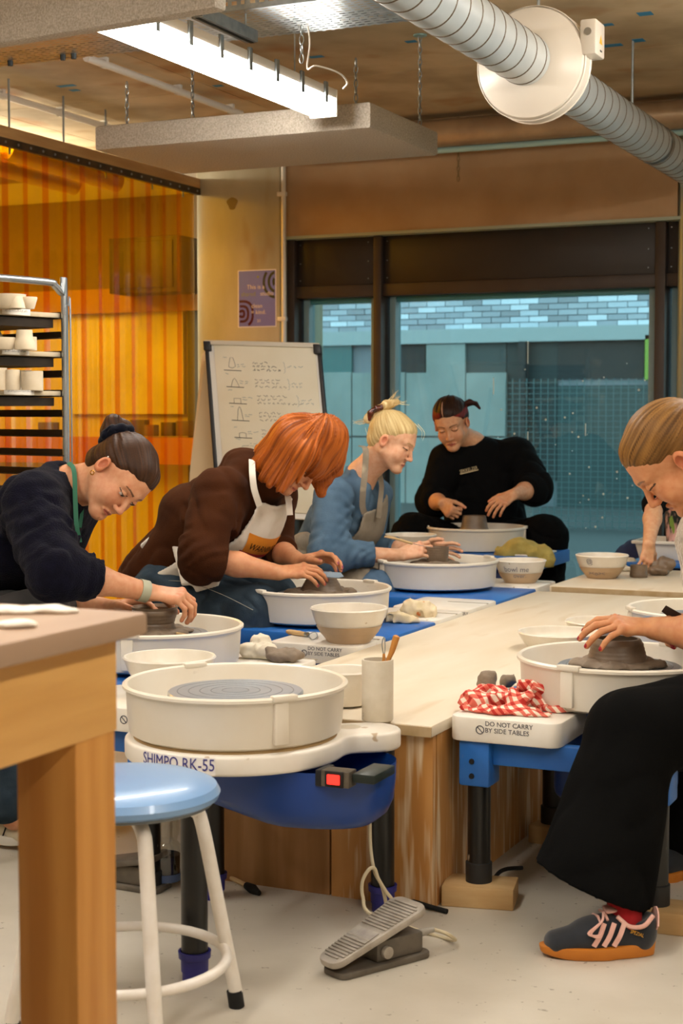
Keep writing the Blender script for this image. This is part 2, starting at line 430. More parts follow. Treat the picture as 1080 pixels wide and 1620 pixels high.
# ================================================================== LAMPS
m_tube = emitter('lamp_diffuser', (1.0, .94, .85, 1), LAMP_E)
m_tube2 = emitter('side_room_tube', (1.0, .88, .66, 1), 38.0)
def batten(x, y0, y1, z, label, mt=m_tube, clips=True):
    t = thing('strip_light', (x, (y0 + y1) / 2, z), label, 'ceiling light', 'tube lights under the slab')
    n = 10; prof = [(-.055, .055)] + [(-.055 * math.cos(k * PI / n), -.012 * math.sin(k * PI / n)) for k in range(n + 1)] + [(.055, .055)]
    vs = [(x + a, yy, z + .012 + b) for yy in (y0, y1) for a, b in prof]; m = len(prof)
    d = MB().add(vs, [(i, i + 1, m + i + 1, m + i) for i in range(m - 1)] + [(m - 1, 0, m, 2 * m - 1)]
                 + [tuple(range(m))[::-1], tuple(range(m, 2 * m))])
    d.build('diffuser', mt, t)
    MB().box((x - .058, y0 - .01, z + .067), (x + .058, y1 + .01, z + .105)).build('spine', m_white, t, bevel=.006)
    for yy in (y0 - .012, y1): MB().box((x - .06, yy, z - .002), (x + .06, yy + .012, z + .105)).build('end_cap', m_white, t, bevel=.004)
    if clips:
        for k in range(9):
            yy = y0 + .1 + k * (y1 - y0 - .2) / 8
            MB().box((x + .055, yy - .012, z + .035), (x + .066, yy + .012, z + .115)).build('clip', m_steel, t, bevel=.002)
    for yy in (y0 + .25, y1 - .25): MB().tube([(x, yy, z + .1), (x, yy, CEIL - .002)], .003, seg=6).build('suspension_wire', m_steel, t)
    return t
lamp0 = batten(-2.70, 3.85, 5.72, 2.33, 'glowing white tube light hanging in front of the large grey felt panel')
for (x, y0, y1, nm) in ((-.6, 3.6, 6.1, 'over the wheels on the near side of the window'), (-1.5, .2, 2.7, 'over the blue stool and the photographer'), (-3.4, .2, 2.7, 'over the wooden workbench'), (.8, .0, 2.5, 'beside the photographer along the side wall')):
    batten(x, y0, y1, 2.45, 'tube light %s' % nm, clips=False)
batten(-5.9, 6.6, 8.6, 2.62, 'tube light in the room behind the amber curtain', m_tube2, False)
batten(-7.6, 5.2, 8.2, 2.62, 'tube light farther inside the room behind the amber curtain', m_tube2, False)

# ================================================================== OVERHEAD FITTINGS
m_felt = mat('grey_felt', '#c9c0b3', '#a39888', scale=160, rough=.95, bump=.5, bscale=260, detail=6, contrast=(.3, .7))
def chain(p, q, r=.0022, parent=None, m=None, name='chain'):
    p, q = Vector(p), Vector(q); n = max(3, int((q - p).length / .026)); mb = MB(); a, u, w = basis(q - p)
    for i in range(n):
        c = p.lerp(q, (i + .5) / n); s = u if i % 2 else w
        pts = [c + a * (.017 * math.cos(t)) + s * (.0075 * math.sin(t)) for t in [k * PI / 5 for k in range(10)]]
        mb.tube(pts, r, seg=5, closed=True)
    return mb.build(name, m or m_steel, parent)
pl = thing('acoustic_raft', (-3.2, 6.22, 2.30), 'large grey felt acoustic panel hung flat on four chains', 'acoustic panel')
MB().box((-3.86, 5.86, 2.30), (-2.555, 6.61, 2.405)).build('felt_slab', m_felt, pl, bevel=.012)
for (x, y, top) in ((-3.75, 5.95, 2.60), (-2.66, 5.95, 2.60), (-3.75, 6.52, CEIL), (-2.62, 6.55, CEIL)):
    chain((x, y, 2.40), (x, y, top), .0026, pl)
    MB().lathe([(0, .02), (.006, .02), (.012, .0)], (x, y, 2.403), seg=8).build('anchor', m_steel, pl)
    if top > 2.7: MB().lathe([(.03, -.006), (.03, 0)], (x, y, top), seg=14).lathe([(0, -.006), (.03, -.006)], (x, y, top), seg=14).build('ceiling_plate', mat('plate_teal', '#8fb3b0', rough=.5, metal=.4), pl)
p = ONZ(340, 12, 2.42)
bf = thing('acoustic_baffle', (-3.2, 4.0, 2.42), 'upright grey felt baffle hanging above the tube light', 'acoustic panel')
q = AT(340, 12, 4.15)
M = Matrix.Translation(q) @ Matrix.Rotation(math.radians(-7), 4, 'Z')
MB().box((-1.5, 0, 0), (0, .055, .30), M).build('felt_board', m_felt, bf, bevel=.01)
for s in (-1.2, -.2): a = M @ Vector((s, .027, .3)); chain(a, (a.x, a.y, CEIL), .0024, bf)

# perforated cable tray, real slots
def tray(x0, x1, y0, y1, z):
    t = thing('cable_tray', ((x0 + x1) / 2, y0, z), 'perforated steel cable tray running across under the concrete slab', 'cable tray')
    vs = []; fs = []
    xs = []; x = x0
    while x < x1: xs += [(x, x + .014, 0), (x + .014, x + .036, 1)]; x += .036
    ys = []; y = y0
    while y < y1: ys += [(y, y + .020, 0), (y + .020, y + .028, 1)]; y += .028
    for a, b, h in xs:
        for c, d, k in ys:
            if h and k: continue
            n = len(vs); vs += [(a, c, z), (b, c, z), (b, d, z), (a, d, z)]; fs.append((n, n + 3, n + 2, n + 1))
    MB().add(vs, fs).build('perforated_base', m_steel, t, smooth=False)
    for yy in (y0, y1):
        mb = MB()
        for a, b, h in xs:
            if not h: mb.box((a, yy - .002, z), (b, yy + .002, z + .05))
            else: mb.box((a, yy - .002, z), (b, yy + .002, z + .018)); mb.box((a, yy - .002, z + .032), (b, yy + .002, z + .05))
        mb.build('side_flange', m_steel, t, smooth=False)
    for x in np.arange(x0 + .3, x1, .8): MB().tube([(x, y0 + .02, z), (x, y0 + .02, CEIL)], .004, seg=6).build('hanger_rod', m_steel, t)
    for x in (x0 + 1.0, x0 + 1.05, x0 + .75): MB().lathe([(0, -.02), (.01, -.02), (.012, 0)], (x, y1 - .05, z), seg=8).build('cable_clip', m_extd, t)
tray(-4.6, -2.0, 4.93, 5.30, 2.56)
stc = thing('strut_channel', (-2.5, 4.2, 2.46), 'slotted grey strut channel beside the tube light', 'channel')
p, q = ONZ(312, 28, 2.47), ONZ(414, 66, 2.47)
mb = MB(); L = q.y - p.y
mb.box((p.x - .02, p.y, 2.47), (p.x + .02, q.y, 2.474)).box((p.x - .022, p.y, 2.47), (p.x - .018, q.y, 2.51)).box((p.x + .018, p.y, 2.47), (p.x + .022, q.y, 2.51)); mb.build('channel', m_steel, stc, smooth=False)
for k in range(7): y = p.y + (k + .5) * L / 7; MB().box((p.x - .007, y - .03, 2.4685), (p.x + .007, y + .03, 2.4702)).build('slot', m_extd, stc, smooth=False)
for y in (p.y + .05, q.y - .05): MB().tube([(p.x, y, 2.47), (p.x, y, CEIL)], .004, seg=6).build('rod', m_steel, stc)

# white conduits on the slab
for k, (a, b, c, d) in enumerate(((136, 91, 384, 180), (-20, 144, 172, 204))):
    p, q = ONZ(a, b, CEIL - .03), ONZ(c, d, CEIL - .03)
    t = thing('ceiling_conduit', (p.x, p.y, CEIL - .03), ('longer' if k == 0 else 'shorter') + ' white conduit run along the concrete slab ' + ('above the felt panel' if k == 0 else 'above the curtain rail'), 'pipe')
    q.x = p.x; MB().tube([p, q], .018, seg=12).build('pipe', m_white, t)
    for s in (.1, .55, .92): c_ = p.lerp(q, s); MB().lathe([(.021, -.015), (.021, .015)], c_, seg=12, axis=(0, 1, 0)).box((c_.x - .02, c_.y - .01, c_.z), (c_.x + .02, c_.y + .01, CEIL)).build('saddle', m_white, t)

# spiral duct with its round fan housing
DX, DZ, DR = -1.80, 2.43, .092
du = thing('spiral_duct', (DX, 5, DZ), 'galvanised spiral duct crossing the upper corner towards the window', 'duct')
y0, y1 = 1.2, YB - .12
MB().tube([(DX, y0 + (y1 - y0) * i / 30, DZ) for i in range(31)], DR, seg=40).build('pipe', m_zinc, du)
y = y0 + .03
while y < y1:
    MB().lathe([(DR - .001, -.004), (DR + .0022, -.0025), (DR + .0022, .0025), (DR - .001, .004)], (DX, y, DZ), seg=36, axis=(.12, 1, 0)).build('seam', m_dzinc, du); y += .112
m_cream = mat('fan_cream', '#e5ddd0', rough=.3)
fc = ONZ(838, 104, DZ)
hd = MB().lathe([(DR - .005, -.10), (DR + .01, -.10), (.15, -.075), (.196, -.05), (.203, -.03), (.203, .03), (.196, .05), (.15, .075), (DR, .10)], (DX, fc.y, DZ), seg=56, axis=(0, 1, 0)).build('fan_housing', m_cream, du)
for s in (-.034, .034): MB().lathe([(.203, -.004), (.207, 0), (.203, .004)], (DX, fc.y + s, DZ), seg=56, axis=(0, 1, 0)).build('housing_rim', m_cream, hd)
jb = MB().box((DX + .185, fc.y - .05, DZ + .01), (DX + .245, fc.y + .07, DZ + .135)).build('junction_box', m_cream, du, bevel=.008)
MB().add([(DX + .2455, fc.y - .005, DZ + .055), (DX + .2455, fc.y + .035, DZ + .055), (DX + .2455, fc.y + .015, DZ + .09)], [(0, 1, 2)]).build('warning_triangle', mat('sign_yellow', '#e3b21c', rough=.5), jb, smooth=False)
MB().box((DX + .245, fc.y + .005, DZ + .028), (DX + .2457, fc.y + .03, DZ + .034)).build('print_line', m_extd, jb, smooth=False)
MB().lathe([(0, -.004), (.014, -.004), (.014, 0)], (DX + .215, fc.y - .05, DZ + .09), seg=12, axis=(0, 1, 0)).build('gland', mat('gland_grey', '#8c8578', rough=.6), jb)
for y in (fc.y + .05, 7.05, 4.2): MB().tube([(DX, y, DZ + DR), (DX, y, CEIL)], .006, seg=8).build('hanger_rod', m_steel, du)
MB().lathe([(DR + .004, -.02), (DR + .004, .02)], (DX, 7.45, DZ), seg=36, axis=(0, 1, 0)).build('clamp_band', m_steel, du)
# vertical riser where the duct meets the window wall
rz = thing('duct_riser', (-1.86, YB, 1.9), 'grey vertical pipe at the edge of the beam beside the window', 'duct')
MB().tube([(-1.853, YB - .03, 1.2), (-1.853, YB - .03, CEIL)], .05, seg=20).build('pipe', mat('riser_grey', '#8e9a94', rough=.4, metal=.3), rz)

ip = thing('lagged_pipe', (-3, YB - .2, 2.7), 'foil-lagged pipe running above the beam under the slab', 'pipe')
MB().tube([(x, YB - .20, 2.715) for x in np.linspace(-4.2, 3, 30)], .075, seg=20).build('lagging', mat('lagging_foil', '#c2a988', '#b0977a', scale=6, rough=.35, metal=.55, bump=.15, bscale=18), ip)
for x in np.arange(-4, 3, .55): MB().lathe([(.077, -.012), (.077, .012)], (x, YB - .20, 2.715), seg=20, axis=(1, 0, 0)).build('band', MATS['lagging_foil'], ip)
MB().tube([(x, YB - .17, 2.625) for x in (-4.2, -1, 3)], .017, seg=12).build('cold_pipe', mat('pipe_teal', '#a9cfd0', rough=.4), ip)
dc = ONY(722, 190, YB - .12); e_ = ONY(722, 285, YB - .12)
tag(chain((dc.x, YB - .09, dc.z + .05), (dc.x, YB - .09, e_.z), .003, None, mat('chain_tan', '#a08a66', rough=.5, metal=.5), 'loose_chain'), 'short loose chain dangling in front of the tan beam', 'chain')
wire = [AT(487, 42, 5.4), AT(490, 70, 5.35), AT(486, 108, 5.25), AT(500, 104, 5.2), AT(535, 115, 5.3), AT(549, 130, 5.5), AT(543, 140, 5.6)]
MB().tube(smooth_path(wire, 6), .003, seg=7).build('supply_flex', m_white, lamp0)
chain(AT(477, 40, 5.3), AT(477, 100, 5.3), .0022, lamp0, None, 'support_chain')

# ================================================================== STRIP CURTAIN
cu = thing('strip_curtain', (XC, 7.0, 0), 'amber plastic strip curtain hanging from a timber rail', 'curtain')
m_amber = glassy('amber_vinyl', (.97, .72, .08, 1), gloss=.04, rough=.12)
m_timber = mat('raw_timber', '#c9a06a', '#b58a55', scale=3, stretch=(8, 1, 8), rough=.7)
MB().box((XC - .04, 3.0, 2.515), (XC + .03, YB - .1, 2.575)).build('timber_rail', m_timber, cu, bevel=.004)
MB().box((XC + .006, 3.0, 2.478), (XC + .03, YB - .1, 2.517)).build('clamp_bar', mat('bar_dark', '#5a4632', '#3d3328', scale=14, rough=.5, metal=.4), cu, smooth=False)
yy = YB - .12; k = 0
ws = []
while yy > 4.6:
    xo = XC + (.002 if k % 2 else -.004)
    wv = [(xo + .004 * math.sin(i * 1.3 + k), yy - .212 * i / 6) for i in range(7)]
    vs = [(a, b, z) for z in (.06, 2.49) for a, b in wv] + [(a - .0018, b, z) for z in (.06, 2.49) for a, b in wv]
    n = 7; fs = []
    for i in range(6): fs += [(i, i + 1, n + i + 1, n + i), (2 * n + i, 3 * n + i, 3 * n + i + 1, 2 * n + i + 1)]
    MB().add(vs, fs).build('strip', m_amber, cu)
    yy -= .168; k += 1
for y in np.arange(5.0, 8.4, .105): MB().lathe([(0, .004), (.006, .004), (.007, 0)], (XC + .03, y, 2.497), seg=7, axis=(1, 0, 0)).build('bolt', m_steel, cu)
for y in (6.55, 7.02, 7.42, 7.9, 8.25): MB().tube([(XC - .005, y, 2.45), (XC - .005, y, CEIL)], .006, seg=6).build('threaded_rod', m_steel, cu)

# ================================================================== SHAPE FIELDS (smooth blended solids -> mesh)
def _vn(P, scale, seed=0, stretch=None):
    """lattice value noise, -1..1"""
    r = np.random.RandomState(seed); Lt = r.rand(24, 24, 24).astype(np.float32) * 2 - 1
    Q = P * scale
    if stretch is not None: Q = Q * np.asarray(stretch, np.float32)
    i = np.floor(Q).astype(np.int32); f = (Q - i).astype(np.float32); f = f * f * (3 - 2 * f); i %= 24; j = (i + 1) % 24
    def g(a, b, c): return Lt[a[..., 0], b[..., 1], c[..., 2]]
    x0 = g(i, i, i) * (1 - f[..., 0]) + g(j, i, i) * f[..., 0]; x1 = g(i, j, i) * (1 - f[..., 0]) + g(j, j, i) * f[..., 0]
    x2 = g(i, i, j) * (1 - f[..., 0]) + g(j, i, j) * f[..., 0]; x3 = g(i, j, j) * (1 - f[..., 0]) + g(j, j, j) * f[..., 0]
    y0 = x0 * (1 - f[..., 1]) + x1 * f[..., 1]; y1 = x2 * (1 - f[..., 1]) + x3 * f[..., 1]
    return y0 * (1 - f[..., 2]) + y1 * f[..., 2]

V3 = lambda p: np.array([p[0], p[1], p[2]], np.float32)
class Solid:
    """list of blended primitives in room metres; sampled on boxes"""
    def __init__(s): s.ops = []
    def cone(s, a, b, r1, r2, k=.01, sub=False):
        a, b = V3(a), V3(b); m = max(r1, r2) + k * 1.2
        s.ops.append(('cone', np.minimum(a, b) - m, np.maximum(a, b) + m, k, sub, (a, b, r1, r2))); return s
    def econe(s, a, b, r1, r2, side, k=.01, sub=False):
        """oval cone: r = (radius along side, radius across)"""
        a, b = V3(a), V3(b); m = max(r1 + r2) + k * 1.2
        ax = (b - a) / np.linalg.norm(b - a); sd = V3(side); sd = sd - ax * (sd @ ax); sd /= np.linalg.norm(sd); nn = np.cross(ax, sd)
        s.ops.append(('econe', np.minimum(a, b) - m, np.maximum(a, b) + m, k, sub, (a, b, r1, r2, ax, sd, nn))); return s
    def ell(s, c, r, R=None, k=.01, sub=False):
        c = V3(c); r = V3(r) if not np.isscalar(r) else np.array([r, r, r], np.float32); m = r.max() + k * 1.2
        R = np.eye(3, dtype=np.float32) if R is None else np.array(R, np.float32)
        s.ops.append(('ell', c - m, c + m, k, sub, (c, r, R))); return s
    def chain(s, pts, rs, k=.01, kk=None):
        for i in range(len(pts) - 1): s.cone(pts[i], pts[i + 1], rs[i], rs[i + 1], k if i == 0 or kk is None else kk)
        return s
    def bounds(s):
        o = [q for q in s.ops if not q[4]]
        return np.min([q[1] for q in o], 0), np.max([q[2] for q in o], 0)
    @staticmethod
    def _d(kind, P, a):
        if kind == 'cone':
            A, B, r1, r2 = a; ab = B - A; t = np.clip((P - A) @ ab / max(ab @ ab, 1e-9), 0, 1)
            return np.linalg.norm(P - A - t[..., None] * ab, axis=-1) - (r1 + (r2 - r1) * t)
        if kind == 'econe':
            A, B, r1, r2, ax, sd, nn = a; L = np.linalg.norm(B - A); q = P - A; w = q @ ax; t = np.clip(w / L, 0, 1)
            rx = r1[0] + (r2[0] - r1[0]) * t; ry = r1[1] + (r2[1] - r1[1]) * t; rm = np.minimum(rx, ry)
            return (np.sqrt((q @ sd / rx) ** 2 + (q @ nn / ry) ** 2 + ((w - t * L) / rm) ** 2) - 1) * rm
        c, r, R = a; q = (P - c) @ R; k0 = np.linalg.norm(q / r, axis=-1); k1 = np.linalg.norm(q / (r * r), axis=-1)
        return k0 * (k0 - 1) / np.maximum(k1, 1e-6)
    def field(s, lo, hi, h):
        lo = np.asarray(lo, np.float32); n = np.maximum(np.ceil((np.asarray(hi) - lo) / h).astype(int) + 1, 2)
        ax = [lo[i] + h * np.arange(n[i], dtype=np.float32) for i in range(3)]
        D = np.full(n, .08, np.float32)
        for kind, a, b, k, sub, arg in s.ops:
            i0 = np.maximum(np.floor((a - lo) / h).astype(int), 0); i1 = np.minimum(np.ceil((b - lo) / h).astype(int) + 1, n)
            if (i1 <= i0).any(): continue
            sl = tuple(slice(i0[j], i1[j]) for j in range(3))
            P = np.stack(np.meshgrid(*[ax[j][sl[j]] for j in range(3)], indexing='ij'), -1)
            d = s._d(kind, P, arg); o = D[sl]
            if sub:
                d = -d; t = np.clip(.5 - .5 * (d - o) / k, 0, 1); D[sl] = o * t + d * (1 - t) + k * t * (1 - t)
            else:
                t = np.clip(.5 + .5 * (d - o) / k, 0, 1); D[sl] = d * (1 - t) + o * t - k * t * (1 - t)
        return D, lo
def grid_points(lo, shape, h):
    return np.stack(np.meshgrid(*[lo[i] + h * np.arange(shape[i], dtype=np.float32) for i in range(3)], indexing='ij'), -1)
def nets(D, lo, h):
    """surface nets: field -> vertices, quads"""
    S = D < 0
    c = [(i, j, k) for i in (0, 1) for j in (0, 1) for k in (0, 1)]
    n = np.array(D.shape) - 1
    def cs(A, o): return A[o[0]:o[0] + n[0], o[1]:o[1] + n[1], o[2]:o[2] + n[2]]
    cnt = sum(cs(S, o).astype(np.int8) for o in c); act = (cnt > 0) & (cnt < 8)
    idx = np.full(act.shape, -1, np.int64); w = np.argwhere(act); idx[act] = np.arange(len(w))
    acc = np.zeros((len(w), 3), np.float32); num = np.zeros(len(w), np.float32)
    for a in range(8):
        for b in range(a + 1, 8):
            A, B = np.array(c[a]), np.array(c[b])
            if np.abs(A - B).sum() != 1: continue
            va, vb = cs(D, c[a])[act], cs(D, c[b])[act]; m = (va < 0) != (vb < 0)
            t = np.where(m, va / np.where(m, va - vb, 1), 0)
            acc += np.where(m[:, None], A + t[:, None] * (B - A), 0); num += m
    V = (w + acc / np.maximum(num, 1)[:, None]) * h + lo
    F = []
    for ax in range(3):
        u, v = (ax + 1) % 3, (ax + 2) % 3
        s0 = [slice(None)] * 3; s1 = [slice(None)] * 3; s0[ax] = slice(0, -1); s1[ax] = slice(1, None)
        for q in (u, v): s0[q] = slice(1, -1); s1[q] = slice(1, -1)
        a, b = S[tuple(s0)], S[tuple(s1)]
        e = np.argwhere(a != b)
        if not len(e): continue
        flip = a[tuple(e.T)]
        base = e.copy(); base[:, u] += 1; base[:, v] += 1
        def id_(du, dv): q = base.copy(); q[:, u] += du; q[:, v] += dv; return idx[tuple(q.T)]
        Q = np.stack([id_(-1, -1), id_(0, -1), id_(0, 0), id_(-1, 0)], 1)
        Q[~flip] = Q[~flip][:, ::-1]
        F.append(Q)
    F = np.concatenate(F) if F else np.zeros((0, 4), int)
    return V.astype(np.float32), F[(F >= 0).all(1)]
def np_mesh(name, V, F, mats, color=None, mi=None):
    me = bpy.data.meshes.new(name)
    me.vertices.add(len(V)); me.vertices.foreach_set('co', np.ascontiguousarray(V, np.float32).ravel())
    me.loops.add(F.size); me.loops.foreach_set('vertex_index', F.astype(np.int32).ravel())
    me.polygons.add(len(F)); me.polygons.foreach_set('loop_start', np.arange(0, F.size, F.shape[1], dtype=np.int32))
    me.update(calc_edges=True); me.validate()
    for m in (mats if isinstance(mats, (list, tuple)) else [mats]): me.materials.append(m)
    me.polygons.foreach_set('use_smooth', np.ones(len(me.polygons), bool))
    if mi is not None and len(mi) == len(me.polygons): me.polygons.foreach_set('material_index', mi.astype(np.int32))
    if color is not None:
        ca = me.color_attributes.new('Col', 'FLOAT_COLOR', 'POINT')
        ca.data.foreach_set('color', np.concatenate([color, np.ones((len(color), 1))], 1).astype(np.float32).ravel())
    me.update()
    return me
def relax(V, F, it=2, lam=.5):
    for _ in range(it):
        A = np.zeros_like(V); c = np.zeros(len(V), np.float32)
        for a, b in ((0, 1), (1, 2), (2, 3), (3, 0)):
            np.add.at(A, F[:, a], V[F[:, b]]); np.add.at(c, F[:, a], 1); np.add.at(A, F[:, b], V[F[:, a]]); np.add.at(c, F[:, b], 1)
        V = V * (1 - lam) + lam * A / np.maximum(c, 1)[:, None]
    return V.astype(np.float32)
def solid_mesh(name, S, h, mats, parent=None, disp=None, it=2, post=None, color=None, base=None):
    lo, hi = S.bounds(); lo = lo - 2 * h - .01; hi = hi + 2 * h + .01
    D, lo = S.field(lo, hi, h)
    if disp is not None or post is not None:
        P = grid_points(lo, D.shape, h)
        if disp is not None:
            m = np.abs(D) < .04; d = np.zeros_like(D); d[m] = disp(P[m]); D = D + d
        if post is not None: D = post(D, P)
    V, F = nets(D, lo, h); V = relax(V, F, it)
    return link(name, np_mesh(name, V, F, mats, color(V) if color else None), parent, base)

# ================================================================== TABLES
m_ply = mat('table_ply', '#d8cdb9', '#cfc1a8', scale=2.2, stretch=(3, .6, 3), rough=.62, bump=.03, bscale=50, c3='#c0aa86', c3scale=3.5, c3lim=(.62, .8))
m_edge = mat('ply_edge', '#b39b78', '#a3895f', scale=20, rough=.7)
m_face = mat('ply_lit_orange', '#c48f52', '#b9803f', scale=3, stretch=(9, 9, .7), rough=.6, c3='#dfc7a4', c3scale=5, c3lim=(.52, .66))  # lit part of the table front, its brightness put into the colour
m_plyshade = mat('ply_shaded_brown', '#a87b4c', '#946839', scale=3, stretch=(8, 8, .7), rough=.65)  # same plywood where the front lies in shadow, shade put into the colour
wt = thing('work_table', (-1.62, 4.75, 0), 'long low plywood table between the two rows of wheels', 'table')
MB().box((-1.945, 3.372, .412), (-1.315, 6.16, .44)).build('table_top', [m_ply], wt, bevel=.004)
MB().box((-1.945, 3.369, .414), (-1.315, 3.373, .437)).build('edge_strip', m_edge, wt, smooth=False)
xj = ONY(520, 1330, 3.39).x
MB().box((-1.935, 3.40, 0), (xj - .003, 3.42, .412)).build('front_panel', m_plyshade, wt, smooth=False)
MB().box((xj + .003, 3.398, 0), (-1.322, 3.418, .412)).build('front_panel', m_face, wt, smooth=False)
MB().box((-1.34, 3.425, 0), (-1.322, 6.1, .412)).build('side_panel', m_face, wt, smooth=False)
MB().box((-1.935, 3.425, 0), (-1.917, 6.1, .412)).build('side_panel', m_plyshade, wt, smooth=False)
ft = thing('cross_table', (-.6, 6.58, 0), 'plywood table set crosswise along the window end', 'table')
MB().box((-1.9, 6.185, .432), (1.2, 7.02, .462)).build('table_top', m_ply, ft, bevel=.004)
MB().box((-1.89, 6.182, .434), (1.19, 6.186, .458)).build('edge_strip', m_edge, ft, smooth=False)
for x in (-1.8, -.4, 1.1):
    for y in (6.28, 6.92): MB().box((x - .03, y - .03, 0), (x + .03, y + .03, .432)).build('leg', m_plyshade, ft, bevel=.004)

# near workbench, its far corner only a metre or two from the lens
m_pine = mat('pine', '#c98f45', '#b3762f', scale=2.5, stretch=(9, 9, .8), rough=.5, bump=.04, c3='#5f3410', c3scale=6, c3lim=(.74, .80))
m_pine2 = mat('pine_apron', '#d6a35a', '#c48f47', scale=2.5, stretch=(9, .8, 9), rough=.5, bump=.04, c3='#6b4a1a', c3scale=6, c3lim=(.74, .80))
m_btop = mat('bench_top', '#a98c72', '#97795f', scale=2, stretch=(3, .5, 1), rough=.5)
BX, BY, BZ = -1.092, 1.775, .90
nb_ = thing('workbench', (-1.7, .9, 0), 'pine workbench with a brown top filling the lower corner', 'workbench')
MB().box((-2.6, -.9, BZ - .03), (BX, BY, BZ)).build('bench_top', m_btop, nb_, bevel=.006)
ax_ = BX - .030
MB().box((ax_ - .035, -.8, BZ - .155), (ax_, BY - .03, BZ - .03)).build('apron', m_pine2, nb_, bevel=.003)
MB().box((-2.5, BY - .065, BZ - .155), (ax_ - .035, BY - .03, BZ - .03)).build('apron', m_pine2, nb_, bevel=.003)
for (x, y) in ((ax_ - .002, BY - .032), (ax_ - .002, -.7), (-2.4, BY - .032), (-2.4, -.7)):
    MB().box((x - .092, y - .092, 0), (x, y, BZ - .03)).build('leg', m_pine, nb_, bevel=.004)
m_paper = mat('paper', '#ece6da', rough=.7)
for k, (px, py, w, lab) in enumerate(((60, 962, .12, 'crumpled strip of pale paper on the bench top near its corner'), (5, 985, .07, 'small white paper scrap at the edge of the frame on the bench'))):
    c = ONZ(px, py, BZ + .004); S = Solid()
    for j in range(5): a = c + Vector((-.02 * j + .03 + .01 * (j % 2), -.012 * j, .0)); S.ell(a, (w * .28, .012, .005), k=.006)
    tag(solid_mesh('paper_scrap', S, .003, m_paper, disp=lambda P: .002 * _vn(P, 90, 4), base=(c.x, c.y, BZ)), lab, 'paper')

# ================================================================== POTTERY WHEELS
m_basin = mat('basin_plastic', '#e4ddcf', '#dcd2bf', scale=5, rough=.35, spec=.5)
m_top = mat('wheel_white', '#e9e4da', '#e0d8ca', scale=7, rough=.38, c3='#b9a58a', c3scale=26, c3lim=(.72, .76))
m_blue_p = mat('wheel_blue', '#1f5fae', '#2468b8', scale=9, rough=.4, c3='#9c9a86', c3scale=24, c3lim=(.70, .76))
m_blue_d = mat('housing_blue', '#143f8c', '#123a80', scale=5, rough=.35, c3='#56699a', c3scale=14, c3lim=(.68, .78))
m_leg = mat('leg_black', '#0a0a0a', '#0e0e0d', scale=12, rough=.32, stretch=(1, 1, .4), c3='#b9b0a0', c3scale=30, c3lim=(.73, .76))
m_head = mat('wheelhead_steel', '#b4bac0', '#a3aab1', scale=8, rough=.32, metal=.7)
m_groove = mat('wheelhead_groove', '#8d949b', rough=.4, metal=.6)
m_cup = mat('cup_purple', '#2b2a86', '#24236f', scale=8, rough=.45)
m_block = mat('wood_block', '#c9a877', '#b8935f', scale=3, stretch=(1, 8, 8), rough=.7)
m_ink = mat('ink_dark', '#4a4a52', rough=.6)
m_gap = mat('dark_gap', '#0d0c0b', rough=.8)

def basin(parent, c, r=.245, h=.115, seam=(0.0, PI), name='splash_pan'):
    c = Vector(c); k = r / .245
    pan = MB().lathe([(.05, .012), (.17 * k, .010), (.222 * k, .012), (.232 * k, .03), (.237 * k, h - .01), (.240 * k, h - .003), (.246 * k, h), (.2515 * k, h - .004), (.2515 * k, h - .010), (.246 * k, h - .014),
                      (.2435 * k, h - .02), (.240 * k, .03), (.236 * k, .006), (.225 * k, 0), (.16 * k, -.0), (.05, .0)], c, seg=72).build(name, m_basin, parent)
    for a in seam:
        d = Vector((math.cos(a), math.sin(a), 0)); t = Vector((-d.y, d.x, 0))
        M = Matrix(((d.x, t.x, 0, c.x), (d.y, t.y, 0, c.y), (0, 0, 1, c.z), (0, 0, 0, 1)))
        MB().box((.236 * k, -.03, .012), (.2495 * k, .004, h - .012), M).build('overlap_seam', m_basin, pan, bevel=.004)
        MB().box((.236 * k, -.036, h - .009), (.2555 * k, .022, h + .004), M).build('rim_clip', m_basin, pan, bevel=.003)
    return pan
def head(parent, c, r=.152):
    c = Vector(c)
    o = MB().lathe([(0, .0), (r - .003, 0), (r, -.003), (r, -.012), (r - .01, -.016), (.05, -.016), (.045, -.06), (0, -.06)], c, seg=64).build('wheelhead', m_head, parent)
    for q in (.03, .055, .08, .105, .13): MB().lathe([(q - .0012, .0002), (q, .0009), (q + .0012, .0002)], c, seg=48).build('turned_ring', m_groove, o)
    return o
def do_not_carry(parent, M, s=1.0):
    text_mesh('lettering', 'DO NOT CARRY\nBY SIDE TABLES', .0155 * s, M @ Matrix.Translation((.012 * s, .0075 * s, .0)), m_ink, parent, align='LEFT', extrude=.0003)
    ring = MB(); ring.lathe([(.0085 * s, -.0004), (.0085 * s, .0006), (.0105 * s, .0006), (.0105 * s, -.0004)], (0, 0, 0), seg=20)
    ring.box((-.0085 * s, -.001 * s, -.0002), (.0085 * s, .001 * s, .0005), Matrix.Rotation(-.8, 4, 'Z'))
    ring.v = [tuple(M @ Vector(v)) for v in ring.v]; ring.build('no_entry_mark', m_ink, parent, smooth=False)

